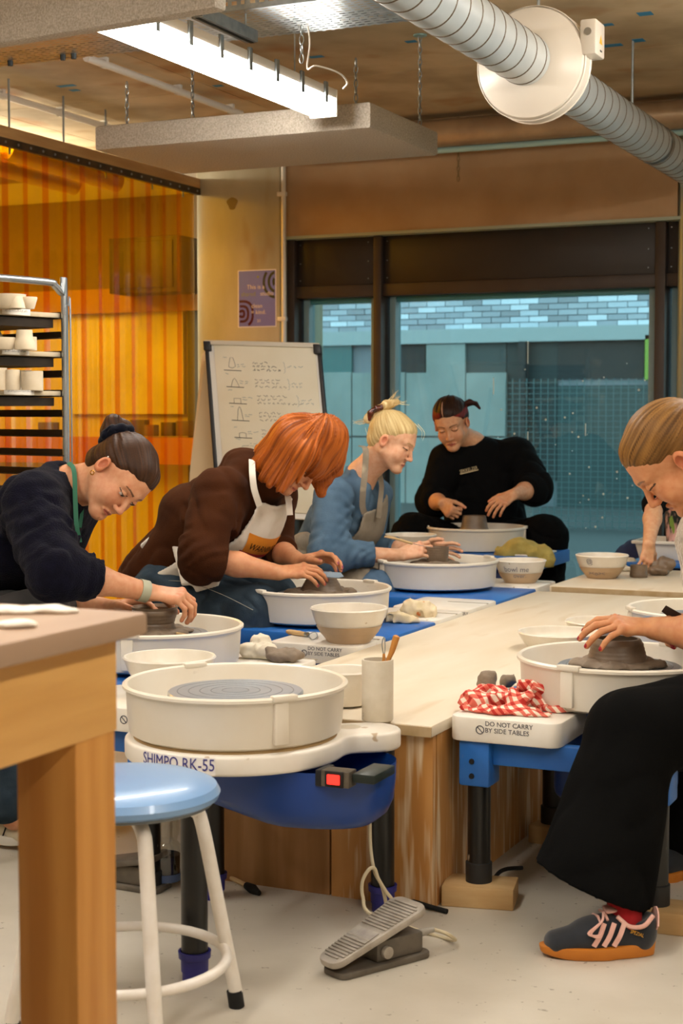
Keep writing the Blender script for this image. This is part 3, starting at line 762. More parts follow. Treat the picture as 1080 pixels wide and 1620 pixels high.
def wheel(cx, cy, sx, label, text_x=None, blocks=False, seam=(0, PI), ndepth=(-.62, -.33), rim=.567, bx=-.25, tx=.387, sw=.30, lx_in=None, fd=.41):
    """sx=+1: the worktable lies towards +X"""
    t = thing('pottery_wheel', (cx, cy, 0), label, 'pottery wheel', 'pottery wheels around the work table')
    X = lambda a, b: (min(cx + sx * a, cx + sx * b), max(cx + sx * a, cx + sx * b))
    a, b = X(bx, tx); n0, n1 = ndepth
    MB().box((a, cy + n1 - .004, .395), (b - .004 * (sx > 0), cy + .13, .446)).build('deck', m_blue_p, t, bevel=.006)
    def side_table(y0, y1):
        r = .03; o = []
        a, b = X(tx - sw, tx)
        for (px_, py_, q) in ((b - r, cy + y1 - r, 0), (a + r, cy + y1 - r, 1), (a + r, cy + y0 + r, 2), (b - r, cy + y0 + r, 3)):
            for k in range(5): g = (q + k / 4) * PI / 2; o.append((px_ + r * math.cos(g), py_ + r * math.sin(g)))
        s = MB().prism(o, .393, .452).build('side_table', m_top, t, bevel=.005)
        MB().box(((a + b) / 2 - .01, cy + (y0 + y1) / 2 + .05, .4505), ((a + b) / 2 + .15, cy + (y0 + y1) / 2 + .064, .4524)).build('grip_slot', mat('slot_shade', '#8d8069', rough=.6), s, bevel=.0008)
        return s
    st = side_table(n0, n1); side_table(.13, fd)
    if text_x is not None: do_not_carry(st, frame((text_x, cy + n0 - .0006, .424), (1, 0, 0), (0, 0, 1)))
    fr = MB().box((a + .03, cy + n0 + .035, .335), (b - .03, cy + n0 + .065, .394)).box((a + .03, cy + .30, .335), (b - .03, cy + .33, .394))
    fr.box((a + .03, cy + n0 + .065, .335), (a + .06, cy + .3, .394)).box((b - .06, cy + n0 + .065, .335), (b - .03, cy + .3, .394)).build('frame', m_blue_p, t, bevel=.004)
    MB().box((cx - .13, cy - .14, .22), (cx + .14, cy + .2, .392)).build('motor_housing', m_blue_d, t, bevel=.03, bseg=4)
    z0 = .05 if blocks else 0
    for lx in ((a + .06 if sx < 0 or lx_in is None else lx_in), (b - .06 if sx > 0 or lx_in is None else lx_in)):
        for ly in (cy + n0 + .05, cy + .29):
            br = MB().box((lx - .038, ly - .04, .285), (lx + .038, ly + .04, .393)).build('leg_bracket', m_blue_p, t, bevel=.006)
            for z in (.31, .345): MB().lathe([(0, -.004), (.006, -.004), (.007, 0)], (lx - .005, ly - .04, z), seg=8, axis=(0, 1, 0)).build('bolt', m_gap, br)
            lg = MB().lathe([(0, z0), (.0275, z0), (.0275, .29), (0, .29)], (lx, ly, 0), seg=24).build('leg', m_leg, t)
            MB().lathe([(.0275, z0 + .048), (.0315, z0 + .046), (.0315, z0), (0, z0)], (lx, ly, 0), seg=24).build('rubber_foot', mat('foot_black', '#1b1b1b', rough=.6), lg)
    pan = basin(t, (cx, cy, rim - .110), h=.110, seam=seam)
    head(t, (cx, cy, rim - .026))
    return t

W_LW, W_RH, W_BL = (-2.337, 3.833), (-2.335, 4.913), (-2.337, 6.05)
W_R1, W_R2 = (-.989, 3.808), (-.985, 4.87)
wheel(*W_LW, 1, 'blue and white pottery wheel of the woman in navy', text_x=ONY(193, 1125, W_LW[1] - .62).x + .005, seam=(2.2, 5.0), fd=.27)
wheel(*W_RH, 1, 'blue and white pottery wheel of the woman in the brown hoodie', text_x=ONY(481, 1028, W_RH[1] - .56).x, seam=(-2.05, 1.2), ndepth=(-.56, -.30))
wheel(*W_BL, 1, 'blue and white pottery wheel of the woman in the denim shirt', text_x=ONY(688, 961, W_BL[1] - .70).x, seam=(-2.3, .9), ndepth=(-.70, -.36))
r1 = wheel(*W_R1, -1, 'blue and white pottery wheel with the red checked cloth on its side table', text_x=ONY(759, 1158, W_R1[1] - .353).x, blocks=True, seam=(-1.78, 1.3), ndepth=(-.353, -.10), tx=.316, bx=-.2, sw=.27, lx_in=ONZ(1066, 1395, .05).x)
wheel(*W_R2, -1, 'pottery wheel cut by the frame edge beyond the red-sock potter', blocks=True, seam=(-2.6,), tx=.30)
# wooden blocks under the legs of the raised wheel
RX = ONZ(1066, 1395, .05).x; RY = W_R1[1] - .303
for k, (x, y, lab) in enumerate(((-1.251, RY, 'pale wooden block under the front leg of the raised wheel'), (-1.215, 4.098, 'wooden block under the rear leg of the raised wheel, deep in shadow'),
                                 (RX, RY, 'wooden block behind the black and pink trainer'), (RX, 4.098, 'wooden block at the far inner leg of the raised wheel'))):
    M = Matrix.Translation((x, y, 0)) @ Matrix.Rotation(math.radians((12, -8, 4, 6)[k]), 4, 'Z')
    o = MB().box((-.075, -.06, 0), (.095, .05, .05), M).build('wood_block', m_block, bevel=.003)
    tag(o, lab, 'block', 'wooden blocks under the wheel legs')
for (x, y, z0) in ((W_R2[0] - .24, W_R2[1] - .57, 0), (W_R2[0] + .19, W_R2[1] - .57, 0)):
    o = MB().box((x - .07, y - .06, 0), (x + .07, y + .06, .05)).build('wood_block', m_block, bevel=.003)
    tag(o, 'wooden block under the %s leg of the wheel at the frame edge' % ('table-side' if x < W_R2[0] else 'outer'), 'block', 'blocks under the wheel at the frame edge')

# instructor's wheel, turned to face the room
ip_ = AT(753, 834, 7.9)
wi = thing('pottery_wheel', (ip_.x, ip_.y, 0), 'pottery wheel of the teacher in black in front of the window', 'pottery wheel', 'pottery wheels around the work table')
basin(wi, (ip_.x, ip_.y, .487), r=.245, h=.115, seam=(.2, 3.6)); head(wi, (ip_.x, ip_.y, .575))
MB().box((ip_.x - .30, ip_.y - .33, .42), (ip_.x + .42, ip_.y + .22, .485)).build('deck', m_blue_p, wi, bevel=.008)
MB().box((ip_.x + .30, ip_.y - .30, .4855), (ip_.x + .42, ip_.y + .0, .495)).build('side_table', m_top, wi, bevel=.006)
MB().box((ip_.x - .22, ip_.y - .25, .2), (ip_.x + .25, ip_.y + .2, .42)).build('motor_housing', m_blue_d, wi, bevel=.03)
for x in (-.25, .36):
    for y in (-.27, .17): MB().lathe([(0, 0), (.0275, 0), (.0275, .42), (0, .42)], (ip_.x + x, ip_.y + y, 0), seg=20).build('leg', m_leg, wi)
# the wheel at the far corner: tub instead of a round pan
wk = thing('pottery_wheel', (-1.32, 6.62, 0), 'blue wheel deck lying level with the cross table under the square tub', 'pottery wheel', 'pottery wheels around the work table')
c_ = ONZ(1075, 893, .47)
MB().box((c_.x - .22, c_.y - .12, .463), (c_.x + .5, c_.y + .38, .485)).build('deck', m_blue_p, wk, bevel=.006)

# ---- foreground wheel: oval table plate, deep blue housing, long black legs
fx, fy = -1.675, 3.089
fw_ = thing('pottery_wheel', (fx, fy, 0), 'unused pottery wheel with an empty cream pan and a red switch', 'pottery wheel', 'pottery wheels around the work table')
lb = ONZ(584, 1152, .445)
def hull(circles, n=120):
    out = []
    for k in range(n):
        a = 2 * PI * k / n; d = Vector((math.cos(a), math.sin(a)))
        out.append(max(((Vector(c) + d * r) for c, r in circles), key=lambda p: p.dot(d)))
    res = []
    for p in out:
        if not res or (p - res[-1]).length > 1e-4: res.append(p)
    return [(p.x, p.y) for p in res]
# plate outline: the pan circle joined to the cup lobe with a soft waist
pr_ = .247
ol = []
import itertools
def smin2(a, b, k): h = max(0, min(1, .5 + .5 * (b - a) / k)); return b * (1 - h) + a * h - k * h * (1 - h)
cc = [((fx, fy), pr_), ((lb.x, lb.y), .072), ((fx - .05, fy + .08), .2)]
ctr = Vector((fx + .08, fy + .06))
for k in range(140):
    a = 2 * PI * k / 140; d = Vector((math.cos(a), math.sin(a))); lo_, hi_ = 0, .8
    for _ in range(26):
        m_ = (lo_ + hi_) / 2; q = ctr + d * m_
        sd = smin2(smin2((q - Vector(cc[0][0])).length - cc[0][1], (q - Vector(cc[1][0])).length - cc[1][1], .07), (q - Vector(cc[2][0])).length - cc[2][1], .05)
        if sd < 0: lo_ = m_
        else: hi_ = m_
    ol.append(tuple(ctr + d * lo_))
pz0, pz1 = .402, .446
plate = MB().prism(ol, pz0, pz1).build('table_plate', m_top, fw_, bevel=.008, bseg=3)
hl = ONZ(553, 1151, .445)
MB().lathe([(0, .0004), (.026, .0004)], (hl.x, hl.y, pz1), seg=28).build('cup_recess', mat('recess_shade', '#c3b8a4', rough=.5), plate)
MB().lathe([(.026, .0), (.0275, .0012), (.029, .0)], (hl.x, hl.y, pz1), seg=28).build('recess_rim', m_top, plate)
MB().lathe([(.21, 0), (.215, .006), (.222, .006), (.228, 0)], (fx, fy, pz1), seg=64).build('pan_seat', mat('dirty_cream', '#b79a6c', rough=.6), plate)
basin(fw_, (fx, fy, .452), h=.115, seam=(-.62, 2.5)); head(fw_, (fx, fy, .543))
p_ = AT(166 + 90, 1097, 3.5)
# sticker with the model lettering, wrapped round the plate rim
ca = math.atan2(ONZ(297, 1205, .42).y - fy, ONZ(297, 1205, .42).x - fx)
def rimbend(rad, zc):
    def f(co): a = ca + co.x / rad; return Vector((fx + (rad + co.z) * math.cos(a), fy + (rad + co.z) * math.sin(a), zc + co.y))
    return f
mb = MB(); f_ = rimbend(pr_ + .0012, .4245)
n = 20; vs = []
for i in range(n + 1):
    for y_ in (-.0185, .0185): vs.append(f_(Vector((-.092 + .184 * i / n, y_, 0))))
mb.add(vs, [(2 * i, 2 * i + 2, 2 * i + 3, 2 * i + 1) for i in range(n)]).build('model_sticker', mat('sticker', '#eeeae6', rough=.4), plate)
text_mesh('model_lettering', 'SHIMPO RK-55', .036, None, mat('ink_violet', '#3b3a86', rough=.5), plate, bend=rimbend(pr_ + .002, .4265), squeeze=.80, extrude=.0003)
# housing: lofted blue tub, deeper towards the motor end
rows = []; nseg = 48
hx0, hx1, hy0, hy1 = fx - .22, ONY(562, 1270, fy - .15).x, fy - .125, fy + .19
for (z, g, dx) in ((.398, 0, 0), (.36, .0, 0), (.30, .010, .0), (.265, .03, .01), (.245, .06, .03), (.238, .12, .05)):
    rows.append([(z + (.05 * max(0, min(1, (.55 - u) / .55)) if z < .31 else 0), None) for u in (0,)])
vs = []
prof = [(.400, 0), (.36, .001), (.315, .006), (.288, .018), (.270, .040), (.262, .08), (.262, .15)]
for z, g in prof:
    for k in range(nseg):
        a = 2 * PI * k / nseg; ex = 2.6
        ux = math.copysign(abs(math.cos(a)) ** (2 / ex), math.cos(a)); uy = math.copysign(abs(math.sin(a)) ** (2 / ex), math.sin(a))
        hw, hd_ = (hx1 - hx0) / 2 - g, (hy1 - hy0) / 2 - g
        x = (hx0 + hx1) / 2 + ux * max(hw, .01); y = (hy0 + hy1) / 2 + uy * max(hd_, .01)
        lift = .055 * max(0, ((hx1 - .22) - x) / .25) if z < .36 else 0
        vs.append((x, y, z + min(lift, .07) * (1 if z < .31 else .3)))
fs = [(i * nseg + k, (i + 1) * nseg + k, (i + 1) * nseg + (k + 1) % nseg, i * nseg + (k + 1) % nseg) for i in range(len(prof) - 1) for k in range(nseg)]
fs.append(tuple((len(prof) - 1) * nseg + k for k in range(nseg)))
MB().add(vs, fs).build('motor_housing', m_blue_d, fw_, weld=True)
hy0 = hy0 + .028
sa, sb = ONY(508, 1196, hy0 - .018), ONY(552, 1248, hy0 - .018)
sp = MB().box((sa.x, hy0 - .02, sb.z), (sb.x, hy0 + .02, min(sa.z, .412))).build('switch_plate', mat('plate_grimy', '#6e6558', '#4d463c', scale=30, rough=.5, metal=.3), fw_, bevel=.002)
sc_ = ONY(530, 1232, hy0 - .02)
MB().box((sc_.x - .022, hy0 - .026, sc_.z - .018), (sc_.x + .02, hy0 - .02, sc_.z + .016)).build('switch_bezel', m_gap, sp, bevel=.002)
MB().box((sc_.x - .015, hy0 - .031, sc_.z - .011), (sc_.x + .014, hy0 - .026, sc_.z + .010)).build('lit_rocker', mat('red_rocker', '#d8201c', rough=.3, emit='#ff2a20', estr=1.6), sp, bevel=.002)
sd_ = ONY(500, 1200, hy0 - .01)
MB().box((sb.x + .004, hy0 - .012, sb.z + .012), (sb.x + .055, hy0 + .1, .409)).build('control_box', mat('control_dark', '#1c2622', rough=.4), fw_, bevel=.003)
MB().box((sa.x - .018, hy0 - .012, sb.z - .004), (sa.x, hy0 + .05, .409)).build('control_box', mat('control_black', '#15171c', rough=.4), fw_, bevel=.003)
for k, (px, py) in enumerate(((605, 1440), (308, 1550), (337, 1420))):
    b0 = ONZ(px, py, 0)
    lg = MB().lathe([(0, .03), (.0275, .03), (.0275, .398), (0, .398)], (b0.x, b0.y, 0), seg=28).build('leg', m_leg, fw_)
    MB().lathe([(.0, .003), (.024, .003), (.0255, 0), (.026, .045), (.033, .048), (.034, .062), (.029, .062), (.028, .02)], (b0.x, b0.y, 0), seg=28).build('cup_foot', m_cup, lg)

# ================================================================== BOWLS
m_bowl = mat('bowl_plastic', '#e6e0d4', '#dcd4c4', scale=14, rough=.3, c3='#b39b7a', c3scale=40, c3lim=(.74, .78))
m_slip = mat('clay_slip', '#b79d80', rough=.25)
def bowl(c, r, h, label, base=.55, slip=None, group='white plastic throwing bowls'):
    t = thing('mixing_bowl', c, label, 'bowl', group)
    b = r * base
    if slip:
        MB().lathe([(b + (r - b) * .5 + .0006, h * .30), (b + .0006, .0), (0, 0)], c, seg=56).lathe([(b + (r - b) * .72 + .0008, h * .5), (b + (r - b) * .5 + .0008, h * .30)], c, seg=56).build('slip_level', mat('slip_through_plastic', '#c2aa8c', '#b79c7c', scale=9, rough=.35), t)
    MB().lathe([(0, .003), (b * .9, .003), (b + (r - b) * .45, h * .33), (b + (r - b) * .8, h * .68), (r - .006, h - .006), (r - .004, h - .001), (r, h), (r + .003, h - .004), (r, h - .008),
                (b + (r - b) * .84, h * .66), (b + (r - b) * .5, h * .30), (b, 0), (0, 0)], c, seg=56).build('bowl_body', m_bowl, t)
    if slip:
        rr = b + (r - b) * (.45 + .35 * (slip - .33) / .35)
        MB().lathe([(0, h * slip), (rr - .004, h * slip)], c, seg=40).build('slip_water', m_slip, t)
    return t
def bowl_px(x0, x1, ytop_c, z, label, hfac=.42, **k):
    """bowl whose rim spans pixels x0..x1 with its rim centre at height ytop_c, standing at height z"""
    lo, hi = 2.0, 9.0
    for _ in range(40):
        d = (lo + hi) / 2; p = AT((x0 + x1) / 2, ytop_c, d); r = (x1 - x0) / 2 / FPX * d; h = 2 * r * hfac
        if p.z - h > z: lo = d
        else: hi = d
    return bowl((p.x, p.y, z), r, h, label, **k), p, r, h
bowl_px(196, 340, 1037, .453, 'cloudy white bowl on the side table behind the empty cream pan', hfac=.40)
b2, p2, r2, h2 = bowl_px(492, 612, 960, .4525, 'white bowl half full of slip standing next to the loop tool', hfac=.46, slip=.4)
b3, p3, r3, h3 = bowl_px(783, 863, 885, .4465, 'white bowl with the words bowl me over and murky slip', hfac=.48, slip=.45)
b4, p4, r4, h4 = bowl_px(911, 993, 877, .463, 'white bowl with doodled faces on the cross table', hfac=.45, slip=.4)
bowl_px(500, 592, 1058, .446, 'cream bowl half hidden behind the empty pan beside the tool cup', hfac=.60, base=.7)
bowl_px(820, 948, 998, .441, 'wide shallow white bowl on the work table behind the potting hand', hfac=.22, base=.7)
bowl_px(895, 1012, 981, .441, 'white bowl on the work table between the two pans at the frame edge', hfac=.25, base=.7)
bowl_px(608, 690, 845, .487, 'white bowl behind the denim sleeve beside the teacher\'s pan', hfac=.4)
# marks drawn on bowls
def bowl_marks(t, p, r, h, z0, items, base=.55):
    b = r * base
    for (px, py, body, size) in items:
        # find the wall point on this pixel row, facing the viewer
        zz = AT(px, py, (p - _C).dot(_fw)).z; f_ = max(0, min(1, (zz - z0) / h)); rr = float(np.interp(f_, [0, .3, .66, 1], [b, b + (r - b) * .5, b + (r - b) * .84, r])) + .0025
        to = Vector((-p.x, -p.y, 0)).normalized(); sd = Vector((-to.y, to.x, 0))
        off = (AT(px, py, (p - _C).dot(_fw)) - Vector((p.x, p.y, zz))).dot(sd)
        a0 = math.atan2(to.y, to.x) + math.asin(max(-.95, min(.95, off / rr)))
        sl = (r - b) / h
        def bend(co, rr=rr, a0=a0, zz=zz, sl=sl): a = a0 + co.x / rr; q = rr + sl * co.y + co.z; return Vector((p.x + q * math.cos(a), p.y + q * math.sin(a), zz + co.y))
        text_mesh('marker_writing', body, size, None, mat('marker_grey', '#77727a', rough=.6), t, bend=bend, extrude=.0002)
bowl_marks(b3, p3, r3, h3, .4465, ((816, 898, 'bowl me', .031), (822, 908, 'over.', .027)))
bowl_marks(b4, p4, r4, h4, .463, ((932, 886, '@', .03), (943, 905, '><o><', .026)))

# square tub on the far wheel
tb = thing('plastic_tub', (c_.x, c_.y, .485), 'square white plastic tub behind the dangling forearm', 'tub')
ta, tb_ = ONY(1003, 860, c_.y), ONY(1120, 893, c_.y)
x0, x1, z0, z1 = ta.x, tb_.x, .485, ONY(1040, 857, c_.y).z; y0, y1 = c_.y, c_.y + .30
vs = [(x0 + .02, y0 + .02, z0), (x1 - .02, y0 + .02, z0), (x1 - .02, y1 - .02, z0), (x0 + .02, y1 - .02, z0), (x0, y0, z1), (x1, y0, z1), (x1, y1, z1), (x0, y1, z1),
      (x0 + .006, y0 + .006, z1), (x1 - .006, y0 + .006, z1), (x1 - .006, y1 - .006, z1), (x0 + .006, y1 - .006, z1), (x0 + .026, y0 + .026, z0 + .005), (x1 - .026, y0 + .026, z0 + .005), (x1 - .026, y1 - .026, z0 + .005), (x0 + .026, y1 - .026, z0 + .005)]
fs = [(3, 2, 1, 0)] + [(i, (i + 1) % 4, 4 + (i + 1) % 4, 4 + i) for i in range(4)] + [(4 + i, 4 + (i + 1) % 4, 8 + (i + 1) % 4, 8 + i) for i in range(4)] + [(8 + i, 8 + (i + 1) % 4, 12 + (i + 1) % 4, 12 + i) for i in range(4)] + [(12, 13, 14, 15)]
MB().add(vs, fs).build('tub_body', m_basin, tb, bevel=.006)
MB().box((x0 - .012, y0 - .012, z1 - .012), (x1 + .012, y0 + .004, z1 + .003)).box((x0 - .012, y1 - .004, z1 - .012), (x1 + .012, y1 + .012, z1 + .003)).box((x0 - .012, y0, z1 - .012), (x0 + .004, y1, z1 + .003)).build('tub_rim', m_basin, tb, bevel=.004)

# ================================================================== CLAY
m_clay = mat('wet_clay', '#7d6a57', '#6a5948', scale=16, rough=.42, bump=.12, bscale=60)
m_clay_d = mat('dry_clay', '#8a7a68', '#6f604f', scale=14, rough=.7, bump=.3, bscale=50)
def pot(c, prof, label, splat=None, seed=0, throw=.0007, cat='clay pot', opening=True):
    t = thing('clay_pot', c, label, cat, 'pots being thrown')
    rs = random.Random(seed); P = []
    for i in range(len(prof) - 1):
        (r0, h0), (r1, h1) = prof[i], prof[i + 1]; n = max(2, int(abs(h1 - h0) / .004) + 1)
        for k in range(n): f = k / n; P.append((r0 + (r1 - r0) * f, h0 + (h1 - h0) * f))
    P.append(prof[-1]); outer = [(r + throw * math.sin(h * 620), h) for r, h in P]; top = P[-1][1]
    full = outer + ([(r - .006, h) for r, h in P[::-1] if h > .012] + [(0, .013)] if opening else [(0, top)])
    MB().lathe(full, c, seg=48).build('wall', m_clay, t)
    if splat:
        S = Solid(); C0 = Vector(c)
        for k in range(11): a = 2 * PI * k / 11 + rs.uniform(-.2, .2); q = splat * rs.uniform(.72, 1); S.ell(C0 + Vector((q * math.cos(a), q * math.sin(a), .004)), (rs.uniform(.022, .036), rs.uniform(.022, .036), rs.uniform(.009, .017)), k=.012)
        S.ell(C0 + Vector((0, 0, .002)), (splat, splat, .009), k=.01)
        solid_mesh('slurry_skirt', S, .004, m_clay_d, t, disp=lambda P: .003 * _vn(P, 120, seed), post=lambda D, P: np.maximum(D, float(c[2]) - P[..., 2]))
    return t
HZ = .5415
pot((W_LW[0], W_LW[1], HZ), [(.066, 0), (.058, .012), (.055, .028), (.060, .045), (.066, .058), (.063, .066), (.067, .074)], 'low dark clay pot under the hand wearing a watch', splat=.088, seed=1)
pot((W_RH[0] + .01, W_RH[1], HZ), [(.084, 0), (.070, .02), (.056, .045), (.044, .066), (.034, .076)], 'cone of wet clay being shaped with a grey rib', splat=.105, seed=2)
pot((W_BL[0], W_BL[1], HZ), [(.040, 0), (.043, .01), (.046, .045), (.048, .074)], 'small straight clay cup marked with a needle tool', splat=.085, seed=3)
pot((ip_.x - .01, ip_.y, .575), [(.078, 0), (.068, .02), (.062, .05), (.057, .078)], 'tapered clay cylinder on the teacher\'s wheel', seed=4)
pot((W_R1[0] - .005, W_R1[1], HZ), [(.085, 0), (.074, .014), (.068, .035), (.063, .055), (.055, .066)], 'domed clay bowl under the red-nailed hand', splat=.098, seed=5)
q_ = ONZ(1010, 913, .463)
pot((q_.x, q_.y, .463), [(.036, 0), (.039, .008), (.036, .03), (.037, .052)], 'small finished clay pot standing on the cross table', seed=6)
def lump(c, parts, label, m=m_clay_d, seed=0, floor=None):
    S = Solid(); C0 = Vector(c)
    for (x, y, z, a, b, d) in parts: S.ell(C0 + Vector((x, y, z)), (a, b, d), k=.01)
    f0 = c[2] if floor is None else floor
    o = solid_mesh('clay_lump', S, .0045, m, disp=lambda P: .006 * _vn(P, 55, seed) + .003 * _vn(P, 130, seed + 1), post=lambda D, P: np.maximum(D, f0 - P[..., 2]), base=(c[0], c[1], f0))
    return tag(o, label, 'clay')
a = ONZ(447, 1045, .455); lump((a.x, a.y, .453), ((0, 0, .014, .05, .035, .022), (.03, .01, .018, .03, .025, .02), (-.035, 0, .02, .022, .02, .02)), 'flat grey clay scrap beside the white rag', seed=3)
a = ONZ(770, 1096, .453); lump((a.x, a.y, .4525), ((0, 0, .025, .024, .022, .03), (.012, .01, .04, .014, .014, .014), (-.012, 0, .04, .012, .012, .014)), 'small upright clay stub next to the red checked cloth', m_clay_d, 5)
a = ONZ(800, 1082, .46); lump((a.x, a.y + .02, .4465), ((0, 0, .02, .024, .02, .02),), 'round clay nub behind the red checked cloth', m_clay_d, 6)
a = ONZ(1040, 910, .463); lump((a.x, a.y, .463), ((0, 0, .02, .05, .035, .025), (.02, .02, .05, .035, .03, .03), (.05, .01, .045, .025, .02, .03), (-.01, .02, .045, .03, .03, .02)), 'torn heap of dark clay under the dangling fingers', m_clay, 7)

# ================================================================== RACK TROLLEY WITH BISQUE POTS
m_tube_s = mat('rack_tube', '#b9c0c4', '#a5adb2', scale=6, rough=.25, metal=.85)
m_slide = mat('rack_slide', '#3a2f24', '#2b231b', scale=12, rough=.5, metal=.5)
m_board = mat('ware_board', '#cbbca2', '#b9a888', scale=5, rough=.75)
m_bisque = mat('bisque', '#d9cbb2', '#cdbda1', scale=18, rough=.9, bump=.05)
e_ = (_rt * .762 - _fh * .648); g_ = (_rt * .648 + _fh * .762)
RP = AT(103, 600, 6.0); RP.z = 0
def RK(e, g, z): return Vector((RP.x, RP.y, 0)) + e_ * e + g_ * g + Vector((0, 0, z))
def rbox(mb, e0, e1, g0, g1, z0, z1):
    mb.add([RK(e0, g0, z0), RK(e1, g0, z0), RK(e1, g1, z0), RK(e0, g1, z0), RK(e0, g0, z1), RK(e1, g0, z1), RK(e1, g1, z1), RK(e0, g1, z1)],
           [(0, 3, 2, 1), (4, 5, 6, 7), (0, 1, 5, 4), (1, 2, 6, 5), (2, 3, 7, 6), (3, 0, 4, 7)]); return mb
rk = thing('rack_trolley', (RP.x, RP.y, 0), 'tall steel rack trolley with bent tube top in front of the amber curtain', 'rack')
ztop = AT(60, 449, 6.0).z
for e in (0, -.66):
    pts = [RK(e, 0, .12), RK(e, 0, ztop - .09), RK(e, -.012, ztop - .045), RK(e, -.045, ztop - .012), RK(e, -.09, ztop), RK(e, -.45, ztop), RK(e, -.495, ztop - .012), RK(e, -.528, ztop - .045), RK(e, -.54, ztop - .09), RK(e, -.54, .12)]
    MB().tube(smooth_path(pts, 4), .0135, seg=14).build('bent_tube', m_tube_s, rk)
lev = [AT(92, y, 5.95).z for y in (492, 523, 554, 585, 616, 648, 680, 711, 742, 774, 805, 836, 868)]
for i, z in enumerate(lev):
    for g in (-.012, -.528):
        mb = MB(); rbox(mb, -.66, 0, g - .016, g + .016, z - .028, z - .025); rbox(mb, -.66, 0, g + .013 * (1 if g > -.2 else -1), g + .016 * (1 if g > -.2 else -1), z - .028, z)
        mb.build('slide', m_slide, rk, smooth=False)
for e in (-.1, -.56):
    for g in (-.05, -.49):
        c0 = RK(e, g, .05); MB().lathe([(0, -.012), (.05, -.012), (.05, .012), (0, .012)], c0, seg=20, axis=e_).build('castor', m_gap, rk)
hk = thing('steel_hook_rod', tuple(RK(.02, 0, 1.0)), 'thin bent steel rod hooked over the post of the rack trolley', 'rod')
MB().tube(smooth_path([AT(103.5, 498, 5.97), AT(104, 485, 5.97), AT(108, 484, 5.97), AT(111, 489, 5.97), AT(114, 740, 5.97)], 5), .0032, seg=8).build('rod', m_tube_s, hk)
boards = []
for k, (i, lab) in enumerate(((0, 'top'), (2, 'middle'), (4, 'lowest'))):
    mb = rbox(MB(), -.64, -.018, -.53, -.005, lev[i] - .024, lev[i] - .006)
    o = mb.build('ware_board', m_board, bevel=.003); tag(o, '%s of the three pale ware boards carrying pots on the rack' % lab, 'board', 'ware boards on the rack')
    rbox(MB(), -.62, -.03, -.5, -.03, lev[i] - .062, lev[i] - .030).build('tray', m_slide, o, smooth=False)
    n0 = AT((5, 20, 12)[k], 0, 5.7); 
    boards.append((o, lev[i] - .006))
    # paper name strip on the board's end
    pa, pb = [(8, 62), (6, 58), (10, 70)][k]
    a0 = Vector((0, 0, 0))
    def edge_pt(px, zz):
        r = ray(px, 600); base = RK(-.0175, 0, 0); n_ = e_
        t_ = (base - _C).dot(n_) / r.dot(n_); q = _C + r * t_; return Vector((q.x, q.y, zz))
    A, B = edge_pt(pa * .6, 0), edge_pt(pb * .6 + 12, 0)
    zt = lev[i] + .004
    MB().add([A + Vector((0, 0, zt - .024)), B + Vector((0, 0, zt - .026)), B + Vector((0, 0, zt)), A + Vector((0, 0, zt + .002))], [(0, 1, 2, 3)]).build('name_strip', m_paper, o, smooth=False)
    mb = MB(); rs = random.Random(k); dv = (B - A).normalized()
    for j in range(22):
        q = A + dv * ((.1 + .8 * j / 22) * (B - A).length) + e_ * .0006
        mb.tube([q + Vector((0, 0, zt - .017 + rs.uniform(0, .004))), q + dv * rs.uniform(.001, .005) + Vector((0, 0, zt - .008 + rs.uniform(-.004, .003)))], .0006, seg=4)
    mb.build('pen_strokes', m_ink, o, smooth=False)
def bisque(px0, px1, ytop, lvl, label, prof=None, dark=False, d=5.75, ybot=None):
    """bisque pot spanning px0..px1, its rim at ytop, on the given board level"""
    z = lev[lvl] - .0055; c = AT((px0 + px1) / 2, ytop, d); r = (px1 - px0) / 2 / FPX * d; h = c.z - z
    prof = prof or [(1, 0), (1, .5), (1, 1)]
    P = [(r * a, h * b) for a, b in prof]
    o = MB().lathe([(0, .0)] + P + [(a - .004, b) for a, b in P[::-1]] + [(0, .006)], (c.x, c.y, z), seg=36).build('bisque_pot', mat('bisque_dark', '#8d7c66', rough=.9) if dark else m_bisque)
    return tag(o, label, 'pot', 'unfired pots on the rack')
bisque(-14, 41, 466, 0, 'wide unfired bowl on the top board of the rack', [(.7, 0), (.9, .3), (1, 1)])
bisque(14, 40, 469, 0, 'unfired tapering cup between two bowls on the top board', [(1, 0), (.85, .5), (.6, 1)], d=5.72)
bisque(33, 59, 470, 0, 'small unfired bowl with a wavy torn rim on the top board', [(.62, 0), (.8, .4), (1, .9), (.96, 1)])
bisque(-20, 25, 534, 2, 'shallow unfired dish at the frame edge on the middle board', [(.8, 0), (1, .5), (1, 1)])
bisque(-22, 12, 520, 2, 'dark cone-shaped pot behind the dish on the middle board', [(1, 0), (.6, .6), (.2, 1)], True, 5.9)
bisque(25, 52, 522, 2, 'stepped unfired pot on the middle board', [(1.18, 0), (1.22, .35), (1.0, .55), (.95, .8), (.92, 1)])
bisque(36, 58, 533, 2, 'squat unfired cup behind the stepped pot', [(1, 0), (1, 1)], d=5.85)
bisque(-10, 11, 582, 4, 'tall unfired cup cut by the frame edge on the lowest board', [(1.1, 0), (1, 1)])
bisque(9, 31, 585, 4, 'tall straight unfired cup on the lowest board', [(1.12, 0), (1, 1)])
bisque(34, 68, 588, 4, 'wide unfired mug standing at the end of the lowest board', [(1, 0), (1, 1)])
bisque(28, 50, 586, 4, 'unfired cup half hidden behind the wide mug', [(1, 0), (1, 1)], d=5.95)
bisque(44, 68, 587, 4, 'unfired cup standing behind the wide mug at the far end', [(1, 0), (1, 1)], d=5.92)

